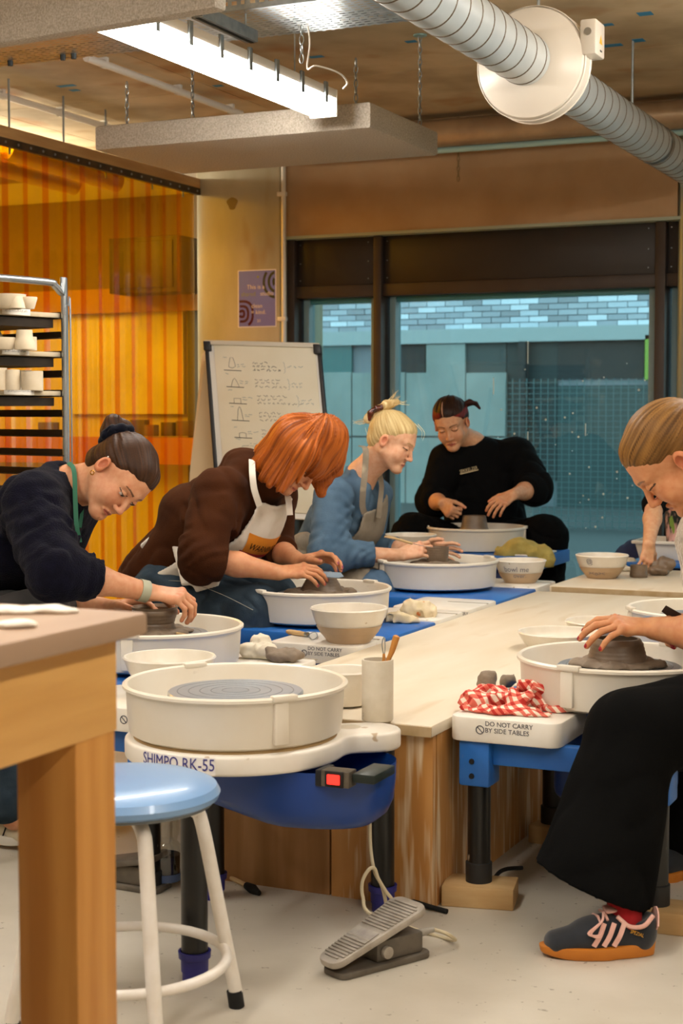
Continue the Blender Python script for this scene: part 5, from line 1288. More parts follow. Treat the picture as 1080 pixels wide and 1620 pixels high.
class Figure:
    def __init__(s, label, base, tone):
        s.root = thing('person', (base[0], base[1], 0), label, 'person', None)
        s.S = Solid(); s.fine = []; s.paint = []; s.tone = np.array(lin(tone)[:3], np.float32)
    # ---- head, face looking along fwd
    def head(s, c, fwd, up, k=1.0, lips='#b5604f', brow='#4a3020', lid=.0, ear=(1, -1), lash='#241812', hh=.0027):
        C = np3(c); R = rotframe(fwd, up); s.hC, s.hR, s.hk = C, R, k
        L = lambda p: C + R @ (np.array(p, np.float32) * k)
        S = s.S
        S.ell(L((0, -.022, .030)), np.array([.075, .094, .084]) * k, R, .02)
        S.ell(L((0, .034, .032)), np.array([.062, .052, .060]) * k, R, .02)
        S.ell(L((0, .034, -.034)), np.array([.055, .052, .062]) * k, R, .022)
        for q in (-1, 1):
            S.cone(L((q * .052, .000, -.050)), L((q * .014, .062, -.096)), .022 * k, .019 * k, .026)
            S.ell(L((q * .034, .056, -.040)), np.array([.026, .024, .030]) * k, R, .024)
        S.ell(L((0, .070, -.099)), np.array([.021, .019, .018]) * k, R, .018)
        S.cone(L((-.040, .069, .019)), L((0, .080, .016)), .0085 * k, .009 * k, .02); S.cone(L((.040, .069, .019)), L((0, .080, .016)), .0085 * k, .009 * k, .02)
        for q in (-1, 1): S.ell(L((q * .031, .093, -.001)), np.array([.016, .015, .010]) * k, R, .012, True)
        for q in (-1, 1): S.ell(L((q * .031, .0735, -.002)), np.array([.0150, .0140, .0120]) * k, R, .004)
        S.cone(L((0, .084, .004)), L((0, .104, -.036)), .0065 * k, .0085 * k, .010)
        S.ell(L((0, .104, -.040)), np.array([.0095, .0095, .0085]) * k, R, .006)
        for q in (-1, 1): S.ell(L((q * .0105, .094, -.043)), np.array([.0078, .0095, .0070]) * k, R, .005)
        for q in (-1, 1): S.ell(L((q * .006, .0975, -.0515)), np.array([.0026, .0040, .0024]) * k, R, .003, True)
        for q in (-1, 1):
            S.cone(L((q * .022, .080, -.0725)), L((q * .004, .0875, -.0675)), .0030 * k, .0048 * k, .006)
            S.cone(L((q * .019, .080, -.0750)), L((0, .0852, -.0795)), .0030 * k, .0058 * k, .006)
        S.cone(L((-.020, .0860, -.0735)), L((0, .0940, -.0728)), .0012, .0014, .003, True); S.cone(L((.020, .0860, -.0735)), L((0, .0940, -.0728)), .0012, .0014, .003, True)
        S.ell(L((0, .0945, -.0895)), np.array([.018, .007, .004]) * k, R, .010, True)
        for q in ear:
            S.ell(L((q * .0775, -.012, -.012)), np.array([.0105, .0175, .028]) * k, R, .004)
            S.ell(L((q * .0885, -.007, -.008)), np.array([.0110, .0105, .0170]) * k, R, .003, True)
            S.cone(L((q * .079, .002, -.020)), L((q * .079, -.003, -.030)), .004 * k, .006 * k, .005)
        s.fine.append((C - .15 * k, C + .15 * k, hh, 'head'))
        lipc, brc, lac = (np.array(lin(h)[:3], np.float32) for h in (lips, brow, lash))
        def paint(V, col):
            q = (V - C) @ R / k; x, y, z = q[:, 0], q[:, 1], q[:, 2]; near = (np.abs(q) < .13).all(1)
            front = near & (y > .045)
            # lips
            w = np.clip(1 - np.abs(x) / .0215, 0, 1); lp = front & (y > .076) & (w > 0) & (z > -.0735 - .0085 * np.sqrt(w)) & (z < -.0722 + .0062 * np.sqrt(w))
            col[lp] = col[lp] * .25 + lipc * .75
            ml = lp & (np.abs(z + .0735) < .0014); col[ml] = lipc * .55
            # warm cheeks and nose
            for cx in (-.037, .037): b = np.exp(-(((x - cx) / .022) ** 2 + ((z + .034) / .02) ** 2)) * near; col *= 1 - np.stack([.01 * b, .11 * b, .10 * b], 1)
            b = np.exp(-((x / .013) ** 2 + ((z + .038) / .014) ** 2)) * (y > .088) * near; col *= 1 - np.stack([.01 * b, .10 * b, .09 * b], 1)
            # brows
            for cx in (-1, 1):
                u = x * cx; zb = .0165 + .0045 * np.sin(np.clip((u - .012) / .038, 0, 1) * 2.4); th = .0030 * (1 - .5 * np.clip((u - .02) / .03, 0, 1))
                m = front & (u > .011) & (u < .049) & (np.abs(z - zb) < th); col[m] = col[m] * .2 + brc * .8
                # lowered lids: lash line and lid crease
                e = (u - .031) / .0155; zl = -.0070 + .0035 * e * e + lid
                m = front & (np.abs(e) < 1.08) & (np.abs(z - zl) < .0017); col[m] = lac
                m = front & (np.abs(e) < .95) & (np.abs(z - (.0085 - .004 * e * e)) < .0012); col[m] *= .72
                if lid > .003:
                    m = front & (np.abs(e) < .85) & (z < zl - .001) & (z > -.0105 + .004 * e * e); col[m] = np.array([.62, .58, .54], np.float32)
                    m = front & (np.abs(e) < .42) & (z < zl - .0005) & (z > -.0105 + .004 * e * e); col[m] = np.array([.03, .025, .02], np.float32)
            m = near & (np.abs(x) > .078) & (y < .03) & (y > -.04) & (z > -.045); col[m] *= np.array([1.0, .82, .78], np.float32)
            m = near & (np.abs(x) > .070) & (((y + .007) / .0105) ** 2 + ((z + .008) / .016) ** 2 < 1); col[m] *= np.array([.72, .55, .5], np.float32)  # shade of the ear hollow painted into the skin
            m = front & (np.abs(np.abs(x) - .006) < .003) & (z < -.0475) & (y > .09); col[m] *= .68  # shade inside the nostrils, also put into the skin colour
            return col
        s.paint.append(paint)
        return L
    def neck(s, base, r=.052):
        L = lambda p: s.hC + s.hR @ (np.array(p, np.float32) * s.hk)
        s.S.cone(L((0, -.030, -.045)), base, .052, r + .006, .03); s.S.cone(L((0, .01, -.06)), base, .040, r, .03)
    def limb(s, pts, rs, k=.02): s.S.chain(pts, rs, k)
    def torso(s, pelvis, chest, nb, sh, side, w=.15, d=.10):
        S = s.S; S.econe(pelvis, chest, (w, d), (w * .95, d), side, .04); S.econe(chest, nb, (w * .95, d), (.06, .055), side, .04)
        S.cone(sh[0], sh[1], .055, .055, .04)
    # ---- hand: wrist, pointing d, palm faces n, thumb towards t
    def hand(s, W, d, n, t, curl=(25, 35, 25), spread=.15, thumb=(.55, .65, .35), tcurl=.5, k=1.0, nail=None, per=None):
        W = Vector(W); d = Vector(d).normalized(); n = Vector(n); n = (n - d * n.dot(d)).normalized(); t_ = d.cross(n).normalized()
        if t_.dot(Vector(t)) < 0: t_ = -t_
        S = s.S; tips = []
        offs = (.0265, .0085, -.010, -.0275); Ls = (.088, .090, .085, .077)
        seg = ((.041, .025, .021), (.045, .029, .022), (.042, .027, .022), (.033, .020, .019)); rad = (.0088, .0092, .0087, .0078)
        for i in range(4):
            K = W + (d * Ls[i] + t_ * offs[i]) * k; S.cone(W + (t_ * offs[i] * .62 + d * .008) * k, K, .0125 * k, .0105 * k, .012)
            S.ell(K - n * .0035 * k, np.array([.0105] * 3) * k, None, .006)
        S.cone(W + (d * .03 + t_ * .02 + n * .008) * k, W + (d * .065 - t_ * .02 + n * .007) * k, .013 * k, .011 * k, .012)
        S.cone(W + (t_ * .018 + d * .012 + n * .006) * k, W + (t_ * .034 + d * .048 + n * .012) * k, .0145 * k, .0115 * k, .012)
        for i in range(4):
            cu = (per[i] if per else curl); p = W + (d * Ls[i] + t_ * offs[i]) * k; dd_ = (d + t_ * spread * offs[i] / .02).normalized(); a = 0
            for j in range(3):
                a += math.radians(cu[j]); v = dd_ * math.cos(a) + n * math.sin(a); q = p + v * seg[i][j] * k
                S.cone(p, q, rad[i] * (1 - .07 * j) * k, rad[i] * (1 - .07 * (j + 1)) * k, .0045 if j == 0 else .003); p = q
            nd = (dd_ * -math.sin(a) + n * math.cos(a)) * -1
            tips.append((p + nd * rad[i] * .75 * k + v * .001, v, nd))
        b = W + (d * .020 + t_ * .026 + n * .010) * k
        v1 = (d * thumb[0] + t_ * thumb[1] + n * thumb[2]).normalized(); p1 = b + v1 * .040 * k
        v2 = (v1 + d * tcurl * .6 + n * tcurl * .4 - t_ * tcurl * .5).normalized(); p2 = p1 + v2 * .032 * k
        v3 = (v2 + d * tcurl * .3 - t_ * tcurl * .3).normalized(); p3 = p2 + v3 * .026 * k
        S.cone(b, p1, .0130 * k, .0108 * k, .010); S.cone(p1, p2, .0105 * k, .0095 * k, .004); S.cone(p2, p3, .0095 * k, .0078 * k, .003)
        nt_ = -n; tips.append((p3 + nt_ * .006 * k, v3, nt_))
        box = [W] + [q[0] for q in tips] + [p1]
        lo = np.min([np3(q) for q in box], 0) - .028; hi = np.max([np3(q) for q in box], 0) + .028
        s.fine.append((lo, hi, .0027, 'hand'))
        kn = [W + (d * Ls[i] + t_ * offs[i] - n * .01) * k for i in range(4)]
        nc = np.array(lin(nail)[:3], np.float32) if nail else None
        def paint(V, col):
            for q in kn: g = np.exp(-((V - np3(q)) ** 2).sum(1) / .009 ** 2); col *= 1 - np.stack([.02 * g, .16 * g, .15 * g], 1)
            for q, v, nd in tips:
                r_ = V - np3(q); g = np.exp(-(r_ ** 2).sum(1) / .012 ** 2); col *= 1 - np.stack([.0 * g, .16 * g, .14 * g], 1)
                m = ((r_ ** 2).sum(1) < .0072 ** 2) & ((r_ @ np3(nd)) > -.0035)
                col[m] = nc if nc is not None else col[m] * np.array([1.02, .95, .94], np.float32)
            return col
        s.paint.append(paint)
        return tips
    def build(s, h=.0075):
        Vs, Fs, off = [], [], 0
        lo, hi = s.S.bounds(); D, lo = s.S.field(lo - .03, hi + .03, h); V, F = nets(D, lo, h); V = relax(V, F, 2)
        keep = np.ones(len(F), bool)
        for a, b, hh, _ in s.fine: ins = ((V > a + .006) & (V < b - .006)).all(1); keep &= ~ins[F].all(1)
        F = F[keep]; Vs.append(V); Fs.append(F); off = len(V)
        for a, b, hh, _ in s.fine:
            D, l0 = s.S.field(a, b, hh); v, f = nets(D, l0, hh)
            if not len(v): continue
            v = relax(v, f, 1, .5); Vs.append(v); Fs.append(f + off); off += len(v)
        V = np.concatenate(Vs); F = np.concatenate(Fs)
        used = np.zeros(len(V), bool); used[F] = True; rm = np.cumsum(used) - 1; V = V[used]; F = rm[F]
        col = np.tile(s.tone, (len(V), 1)) * (1 + .05 * _vn(V, 25, 3))[:, None]
        for p in s.paint: col = p(V, col)
        return link('body', np_mesh('body', V, F, m_skin, np.clip(col, 0, 1)), s.root)
    def wear(s, name, S, m, h=.007, rings=(), fold=0, freq=14, seed=0, stretch=None, it=2, post=None, fine=0, parent=None, color=None):
        def dsp(P):
            r = 0
            if fold:
                w = P + .03 * np.stack([_vn(P, freq * .6, seed + 7), _vn(P, freq * .6, seed + 8), _vn(P, freq * .6, seed + 9)], -1)
                rr_ = np.random.RandomState(seed); Q, _ = np.linalg.qr(rr_.randn(3, 3)); w1 = (w @ Q.astype(np.float32)) * np.array([1.5, .55, .8], np.float32)
                Q, _ = np.linalg.qr(rr_.randn(3, 3)); w2 = (w @ Q.astype(np.float32)) * np.array([1.5, .5, .8], np.float32)
                n = 1 - np.abs(_vn(w1, freq, seed, stretch)); n2 = 1 - np.abs(_vn(w2, freq * 1.9, seed + 1, stretch))
                r = fold * (1.6 * n ** 7 - .3) + fold * .4 * (1.5 * n2 ** 6 - .3) + fold * .6 * _vn(P, freq * .5, seed + 3)
            for p0, p1, amp, wl in rings:
                a = np3(p0); v = np3(p1) - a; Ln = float(np.linalg.norm(v)); v = v / Ln; t = (P - a) @ v; rad_ = np.linalg.norm(P - a - t[..., None] * v, axis=-1)
                win = np.clip(np.minimum(t / .05 + .6, (Ln - t) / .05 + .6), 0, 1) * (rad_ < .16)
                ph = 2 * PI * t / wl + 4.0 * _vn(P, 11, seed + 20) + 1.5 * _vn(P, 24, seed + 21)
                r = r + amp * win * np.sin(ph) * (.45 + .55 * _vn(P, 9, seed + 22))
            if fine: r = r + fine * _vn(P, 70, seed + 5)
            return r
        return solid_mesh(name, S, h, m, parent or s.root, disp=dsp if (fold or fine or rings) else None, it=it, post=post, color=color)
    # ---- hair: inflated skull cut at a hairline, combed away from / towards a pole
    def hair(s, S, pole, c1, c2, h=.0033, groove=.003, freq=14, line=None, centre=(0, -.02, .03), extra_cut=None, name='hair', c3=None, c3f=None, taper=.009):
        C, R, k = s.hC, s.hR, s.hk; ce = np.array(centre, np.float32); b = np.array(pole, np.float32); b = b / np.linalg.norm(b)
        e1 = np.cross(b, [0, 0, 1.0]); e1 = e1 / np.linalg.norm(e1) if np.linalg.norm(e1) > .1 else np.array([1.0, 0, 0]); e2 = np.cross(b, e1)
        def az(P):
            q = (P - C) @ R / k - ce; a = np.arctan2(q @ e1, q @ e2); t = np.arccos(np.clip((q @ b) / np.maximum(np.linalg.norm(q, axis=-1), 1e-6), -1, 1))
            return np.stack([np.cos(a) * freq * .5, np.sin(a) * freq * .5, t * 1.3], -1).astype(np.float32)
        def dsp(P): q = az(P); return groove * _vn(q, 1.0, 2) + groove * .7 * _vn(q * np.array([2.6, 2.6, 1], np.float32), 1.0, 9)
        def post(D, P):
            if line is not None:
                q = (P - C) @ R / k; ln = line(q); D = np.maximum(D + taper * np.exp(np.minimum(ln, 0) / .016), ln * k)
            return extra_cut(D, P) if extra_cut else D
        ca, cb = np.array(lin(c1)[:3]), np.array(lin(c2)[:3])
        def color(V):
            q = az(V); n = .5 + .5 * np.clip(.8 * _vn(q * np.array([2.2, 2.2, .8], np.float32), 1.0, 4) + .5 * _vn(q * np.array([3.4, 3.4, .6], np.float32), 1.0, 6), -1, 1)
            col = ca * (1 - n[:, None]) + cb * n[:, None]
            if c3 is not None: m = c3f((V - C) @ R / k)[:, None]; col = col * (1 - m) + np.array(lin(c3)[:3]) * m * (.6 + .5 * n[:, None])
            return col
        return solid_mesh(name, S, h, m_hairm, s.root, disp=dsp, it=1, post=post, color=color)
    def L(s, p): return s.hC + s.hR @ (np.array(p, np.float32) * s.hk)
def skullcap(f, inflate=.010, nape=True):
    S = Solid(); R = f.hR
    if nape: S.ell(f.L((0, -.050, -.022)), np.array([.060, .060, .060]) * f.hk, R, .03)
    S.ell(f.L((0, -.022, .030)), np.array([.075 + inflate, .094 + inflate, .084 + inflate]) * f.hk, R, .02)
    S.ell(f.L((0, .034, .036)), np.array([.062 + inflate, .052 + inflate * .7, .060 + inflate]) * f.hk, R, .02)
    return S
def strands(f, name, curves, r, m, parent=None):
    mb = MB()
    for c in curves: P = smooth_path(c, 6); n = len(P); mb.tube(P, [r * (1 - .75 * i / (n - 1)) for i in range(n)], seg=5)
    o = mb.build(name, m, parent or f.root); o['kind'] = 'stuff'; return o
def cuts(lst, rad=.11):
    """flat cloth edges: keep only what lies behind each (point, outward direction)"""
    def g(D, P):
        for p, d in lst: q = P - np3(p); D = np.where(np.linalg.norm(q, axis=-1) < rad, np.maximum(D, q @ np3(Vector(d).normalized())), D)
        return D
    return g
def band(pts, width, nrm, m, name, parent, th=.003):
    """flat strap following points; nrm(i) = outward normal"""
    P = smooth_path(pts, 6); vs = []; n = len(P)
    for i in range(n):
        t = (P[min(i + 1, n - 1)] - P[max(i - 1, 0)]).normalized(); N = Vector(nrm); N = (N - t * N.dot(t)).normalized(); w = t.cross(N)
        for a, b in ((-.5, 0), (.5, 0), (.5, 1), (-.5, 1)): vs.append(P[i] + w * (a * width) + N * (b * th))
    fs = [(i * 4 + k, i * 4 + (k + 1) % 4, i * 4 + 4 + (k + 1) % 4, i * 4 + 4 + k) for i in range(n - 1) for k in range(4)] + [(3, 2, 1, 0), tuple((n - 1) * 4 + k for k in range(4))]
    return MB().add(vs, fs).build(name, m, parent, weld=True)
def seat_stool(c, z, label, legs=4):
    t = thing('stool', (c[0], c[1], 0), label, 'stool', 'stools under the potters')
    MB().lathe([(0, z), (.12, z - .003), (.155, z - .012), (.16, z - .025), (.15, z - .035), (0, z - .036)], (c[0], c[1], 0), seg=40).build('seat', m_seat, t)
    for k in range(legs):
        a = .6 + 2 * PI * k / legs; d = Vector((math.cos(a), math.sin(a), 0)); p = Vector((c[0], c[1], 0))
        MB().tube([p + d * .1 + Vector((0, 0, z - .035)), p + d * .135 + Vector((0, 0, z - .07)), p + d * .19], .012, seg=10).build('leg', m_tubew, t)
    MB().tube([(c[0] + .16 * math.cos(a), c[1] + .16 * math.sin(a), .13) for a in np.linspace(0, 2 * PI, 30)[:-1]], .009, seg=8, closed=True).build('foot_ring', m_tubew, t)
    return t
m_navy = mat('knit_navy', '#0e0e1e', '#0a0a17', scale=40, rough=.95, spec=.1, sheen=.04, bump=.5, bscale=220)
m_hood = mat('hoodie_brown', '#43230f', '#3a1d0c', scale=12, rough=.95, spec=.1, sheen=.02, bump=.2, bscale=240)
m_apron = mat('apron_white', '#e4ddd2', '#d9d0c2', scale=14, rough=.85, bump=.15, bscale=50)
m_jean = mat('jeans_dark', '#3b4955', '#2c3945', scale=14, rough=.9, spec=.15, bump=.2, bscale=260)
m_denim = mat('denim_shirt', '#587188', '#475f76', scale=10, rough=.9, spec=.15, bump=.25, bscale=240)
m_taupe = mat('apron_taupe', '#8c8171', '#7b7060', scale=16, rough=.9, c3='#b5a88f', c3scale=9, c3lim=(.62, .72), bump=.15, bscale=90)
m_blackk = mat('sweat_black', '#0a0a0b', '#0d0d0e', scale=10, rough=.95, spec=.1, bump=.2, bscale=160)
m_blackt = mat('trousers_black', '#080808', '#0b0b0b', scale=10, rough=.95, spec=.08, bump=.15, bscale=200)
m_char = mat('apron_charcoal', '#2a2826', '#343130', scale=12, rough=.85)
m_gold = mat('gold', '#d9a441', rough=.25, metal=1)
def H_std(a=.012, b=.62, nape=-.082, slope=1.9):
    def g(q):
        y = q[..., 1]; zl = np.where(y > -.004, a + b * (y + .004), np.maximum(a + slope * (y + .004), nape))
        zl = zl - .010 * np.exp(-((y - .022) / .014) ** 2) * (np.abs(q[..., 0]) > .045)
        return (zl - q[..., 2]) * .75 + .002 * np.sin(q[..., 0] * 130)
    return g

def between(a, b, t): return Vector(a).lerp(Vector(b), t)
def shell_post(off, th, region):
    """turn a body solid into a cloth sheet lying `off` outside it, kept where region(P) < 0"""
    return lambda D, P: np.maximum(np.abs(D - off) - th, region(P))
def oriented(P, o, sd, ax, fr):
    q = P - np3(o); return q @ np3(sd), q @ np3(ax), q @ np3(fr)

# ------------------------------------------------------------------ woman in the navy sweater
f = Figure('person in a navy sweater with a bun, bending over a dark pot', AT(0, 1000, 4.7), '#d6a07c')
f.head(AT(190, 754, 4.50), VDIR(.37, -.72, .56), VDIR(.86, .46, .10), 1.0, lips='#b0574a', brow='#3a2416', lid=.004, hh=.0022)
nb = AT(100, 772, 4.60); f.neck(nb)
shN, shF = AT(50, 798, 4.44), AT(116, 800, 4.80); elN, elF = AT(88, 903, 4.28), AT(62, 945, 4.72)
wrN, wrF = AT(236, 937, 4.42), AT(172, 962, 4.58); ch, pv = AT(30, 850, 4.64), AT(-120, 985, 4.85)
side = (shF - shN).normalized()
f.torso(pv, ch, nb, (shN, shF), side)
f.limb([shN, elN, between(elN, wrN, .45), wrN], [.045, .042, .040, .026]); f.limb([shF, elF, between(elF, wrF, .45), wrF], [.045, .042, .038, .026])
f.hand(wrN, VDIR(.92, -.12, -.05), VDIR(-.15, -.9, -.35), VDIR(-.1, -.5, -.8), curl=(38, 48, 25), thumb=(.5, .45, .7), tcurl=.4, k=1.02)
f.hand(wrF, VDIR(.97, .10, .1), VDIR(.05, -.75, .6), VDIR(.1, -.3, .9), curl=(18, 30, 18), k=.98)
kn_, an_ = AT(20, 1080, 4.3), AT(24, 1290, 4.2)
f.limb([pv, kn_, an_], [.07, .055, .04])
f.build()
S = Solid(); S.econe(pv, ch, (.20, .15), (.19, .135), side, .05); S.econe(ch, between(ch, nb, .92), (.19, .135), (.105, .090), side, .06); S.cone(shN, shF, .088, .088, .06)
S.chain([shN, elN, between(elN, wrN, .28)], [.092, .082, .066], .03); S.chain([shF, elF, between(elF, wrF, .22)], [.085, .072, .055], .03)
cu0, cu1 = between(elN, wrN, .22), between(elN, wrN, .55); S.cone(cu0, cu1, .060, .056, .012)
S.cone(nb, nb + (Vector(f.hC.tolist()) - nb) * .9, .061, .062, .010, True)
f.wear('sweater', S, m_navy, .007, rings=[(shN, elN, .006, .06), (elN, between(elN, wrN, .5), .006, .035), (between(shN, elN, .5), elN, .006, .04)], fold=.006, freq=9, seed=3, stretch=(1, 1, 1.4), fine=.0015, post=cuts([(between(elN, wrN, .44), wrN - elN), (between(elF, wrF, .3), wrF - elF)]))
S = Solid(); S.econe(AT(-150, 990, 4.75), AT(60, 965, 4.5), (.20, .09), (.17, .06), side, .04)
f.wear('apron', S, m_char, .008, fold=.006, freq=12, seed=5)
band([AT(109, 733, 4.56), AT(117, 745, 4.50), AT(119, 790, 4.47), AT(121, 830, 4.45), AT(126, 858, 4.46)], .013, VDIR(.2, .1, .95), mat('strap_green', '#2f6e55', rough=.8), 'apron_strap', f.root)
strap2 = band([AT(131, 795, 4.57), AT(129, 815, 4.55), AT(126, 835, 4.52)], .010, VDIR(.2, 0, .95), MATS['strap_green'], 'apron_strap', f.root)
MB().lathe([(.0295, -.013), (.0315, -.013), (.0315, .013), (.0295, .013)], between(elN, wrN, .93), seg=28, axis=wrN - elN).build('watch_strap', mat('watch_grey', '#a9aa94', rough=.5), f.root)
for t in np.linspace(0, 6, 8): pass
S = skullcap(f, .009); S.ell(f.L((0, -.075, -.035)), (.052, .052, .045), None, .03); hr = f.hair(S, (0, -.97, .10), '#22130a', '#4a2d17', freq=24, groove=.0024, line=H_std(.012, .60))
S = Solid(); bc = f.L((0, -.150, .036)); S.ell(bc, (.042, .042, .036), None, .012); S.ell(f.L((.018, -.166, .046)), (.028, .028, .026), None, .012); S.ell(f.L((-.018, -.155, .058)), (.028, .030, .028), None, .012)
f.hair(S, (0, -.97, .24), '#22130a', '#50301a', groove=.004, freq=9, centre=(0, -.13, .05), name='hair_bun')
S = Solid(); bx_ = (bc - f.L((0, -.02, .03))); bx_ = Vector(bx_.tolist()).normalized(); cc_ = Vector(bc.tolist()) - bx_ * .026; _, u_, w_ = basis(bx_)
for k in range(10): a = 2 * PI * k / 10; S.ell(cc_ + (u_ * math.cos(a) + w_ * math.sin(a)) * .040, (.019, .019, .018), None, .006)
f.wear('scrunchie', S, mat('velvet_navy', '#0c0f1c', rough=.9, spec=.1, sheen=.1), .004, fold=.004, freq=60, seed=4)
q = Vector(f.L((.082, .0, -.048)).tolist()); q2 = Vector(f.L((-.082, .0, -.048)).tolist()); e_near = q if q.dot(_fw) < q2.dot(_fw) else q2
MB().tube([e_near + Vector((.006 * math.cos(t), 0, .006 * math.sin(t))) for t in np.linspace(0, 2 * PI, 12)[:-1]], .0016, seg=6, closed=True).build('earring', m_gold, f.root)
for z in (.022,): w = Vector(f.L((.084 if e_near is q else -.084, -.018, .012)).tolist()); MB().lathe([(0, -.003), (.003, 0), (0, .003)], w, seg=8).build('ear_stud', m_white, f.root)
# leg and trainer seen past the bench
S = Solid(); S.chain([AT(24, 1090, 4.3), AT(14, 1262, 4.2)], [.085, .072], .02)
f.wear('jeans', S, m_jean, .007, fold=.006, freq=16, seed=8)
def trainer(fig, heel, toe, z0, m_up, m_sole, m_trim=None, h=.10, name='shoe', sole=.026, collar=True):
    """low shoe from heel to toe (ground points), sole + upper + laces"""
    heel, toe = Vector(heel), Vector(toe); ax = toe - heel; Ln = ax.length; ax.normalize(); sd = Vector((-ax.y, ax.x, 0)); Z = Vector((0, 0, 1))
    P = lambda u, v, z: heel + ax * (u * Ln) + sd * v + Z * z
    o = []
    for k in range(40):
        t = 2 * PI * k / 40; u = .5 - .5 * math.cos(t); w = (.031 + .014 * math.sin(PI * min(1, u * 1.05)) * (1.0 if u > .35 else .6) + .006 * u) * (abs(math.sin(t)) ** (.55 + .2 * max(0, u - .5))); o.append((u, math.copysign(w, math.sin(t))))
    n = len(o); vs = [P(.5 + (u - .5) * .97, v * .96, z0 + .010 * max(0, (u - .7) / .3) ** 2) for u, v in o] + [P(u, v * 1.04, z0 + sole + .007 * (1 - u) ** 2) for u, v in o]
    sh = MB().add(vs, [tuple(range(n))[::-1], tuple(range(n, 2 * n))] + [(i, (i + 1) % n, n + (i + 1) % n, n + i) for i in range(n)]).build(name, m_sole, fig.root, bevel=.004)
    S = Solid()
    S.econe(P(.16, 0, z0 + .045), P(.55, 0, z0 + .040), (.034, .040), (.038, .036), sd, .02); S.econe(P(.55, 0, z0 + .040), P(.86, 0, z0 + .030), (.038, .036), (.036, .024), sd, .02)
    S.ell(P(.12, 0, z0 + .058), (.032, .032, .05), None, .02); S.econe(P(.34, 0, z0 + .075), P(.62, 0, z0 + .052), (.028, .02), (.030, .018), sd, .02)
    S.ell(P(.20, 0, z0 + .108), (.046, .040, .036), None, .012, True)
    fig.wear('shoe_upper', S, m_up, .004, post=lambda D, Q: np.maximum(D, z0 + .012 - Q[..., 2]), parent=sh)
    return sh, P
m_runner = mat('runner_cream', '#d8cdb4', '#c3b596', scale=12, rough=.7)
hl_, to_ = ONZ(-36, 1325, 0), ONZ(52, 1347, 0)
sh, P = trainer(f, hl_, to_, .012, m_runner, mat('runner_sole', '#d9d3c6', rough=.6))
for k in range(4):
    u = .25 + .14 * k
    for s_ in (-1,): MB().tube([P(u, s_ * .040, .035), P(u + .06, s_ * .038, .065), P(u + .03, s_ * .030, .085)], .0022, seg=5).build('stripe', m_gap, sh)
for k in range(4): MB().tube([P(.45 + .07 * k, -.02, .092 - .012 * k), P(.47 + .07 * k, .02, .092 - .012 * k)], .0022, seg=5).build('lace', m_white, sh)
seat_stool(AT(-130, 1040, 4.85), pv.z - .14, 'stool under the woman in the navy sweater, cut by the frame')

# ------------------------------------------------------------------ red-haired woman in the brown hoodie
f = Figure('person with a copper bob in a brown hoodie and white apron', AT(275, 1010, 5.7), '#d39a72')
f.head(AT(474, 722, 5.46), VDIR(.50, -.78, .38), VDIR(.72, .60, .10), 1.02, lips='#a84f45', brow='#7a3d1a')
nb = AT(412, 742, 5.56); f.neck(nb)
shN, shF = AT(348, 782, 5.40), AT(432, 785, 5.78); elN, elF = AT(322, 882, 5.28), AT(430, 868, 5.72)
wrN, wrF = AT(440, 906, 5.36), AT(474, 888, 5.52); ch, pv = AT(362, 812, 5.60), AT(272, 905, 5.76)
side = (shF - shN).normalized(); ax = (ch - pv).normalized(); fr = side.cross(ax); fr = fr if fr.dot(VDIR(1, 0, .3)) > 0 else -fr
f.torso(pv, ch, nb, (shN, shF), side)
f.limb([shN, elN, between(elN, wrN, .45), wrN], [.045, .042, .041, .027]); f.limb([shF, elF, between(elF, wrF, .45), wrF], [.045, .042, .040, .027])
tips1 = f.hand(wrN, VDIR(.98, .10, .0), VDIR(.1, -.85, -.45), VDIR(0, .35, -.8), curl=(22, 26, 16), thumb=(.7, .5, .3), nail='#9c3048')
tips2 = f.hand(wrF, VDIR(.93, .20, .15), VDIR(.1, -.8, .5), VDIR(.0, .2, .9), curl=(24, 34, 20), nail='#8c2f6a', k=.98)
hipN, hipF = AT(268, 935, 5.62), AT(300, 915, 5.92); knN, knF = AT(402, 968, 5.38), AT(430, 945, 5.66); anN, anF = AT(412, 1215, 5.36), AT(440, 1180, 5.66)
f.limb([pv, hipN, knN, anN], [.08, .075, .055, .04]); f.limb([pv, hipF, knF, anF], [.08, .075, .055, .04])
f.build()
def hoodie(S, g=0):
    S.econe(pv, ch, (.205 + g, .150 + g), (.195 + g, .145 + g), side, .05); S.econe(ch, between(ch, nb, .7), (.195 + g, .145 + g), (.11 + g, .10 + g), side, .06); S.cone(shN, shF, .085 + g, .085 + g, .06); return S
S = hoodie(Solid())
S.chain([shN, elN, between(elN, wrN, .30)], [.096, .088, .064], .03); S.chain([shF, elF, between(elF, wrF, .45)], [.085, .076, .062], .03)
S.ell(nb + VDIR(-.6, .15, .1) * .055, (.085, .085, .062), None, .03); S.chain([nb + VDIR(-.75, .2, -.4) * .1, nb + VDIR(-.5, -.1, .85) * .10, nb + VDIR(.55, -.62, .75) * .10, nb + VDIR(.75, -.75, .1) * .10], [.042, .046, .040, .03], .03)
S.ell(pv + VDIR(-.35, -.2, 0) * .05, (.16, .16, .10), None, .05); S.ell(AT(312, 806, 5.64), (.13, .14, .10), None, .05)
S.cone(nb, Vector(f.hC.tolist()), .056, .056, .012, True)
f.wear('hoodie', S, m_hood, .007, rings=[(shN, elN, .006, .075), (between(shN, elN, .55), between(elN, wrN, .3), .007, .04), (pv, ch, .006, .07)], fold=.006, freq=8, seed=11, stretch=(1, 1, 1.1), fine=.001, post=cuts([(between(elN, wrN, .26), wrN - elN), (between(elF, wrF, .40), wrF - elF)]))
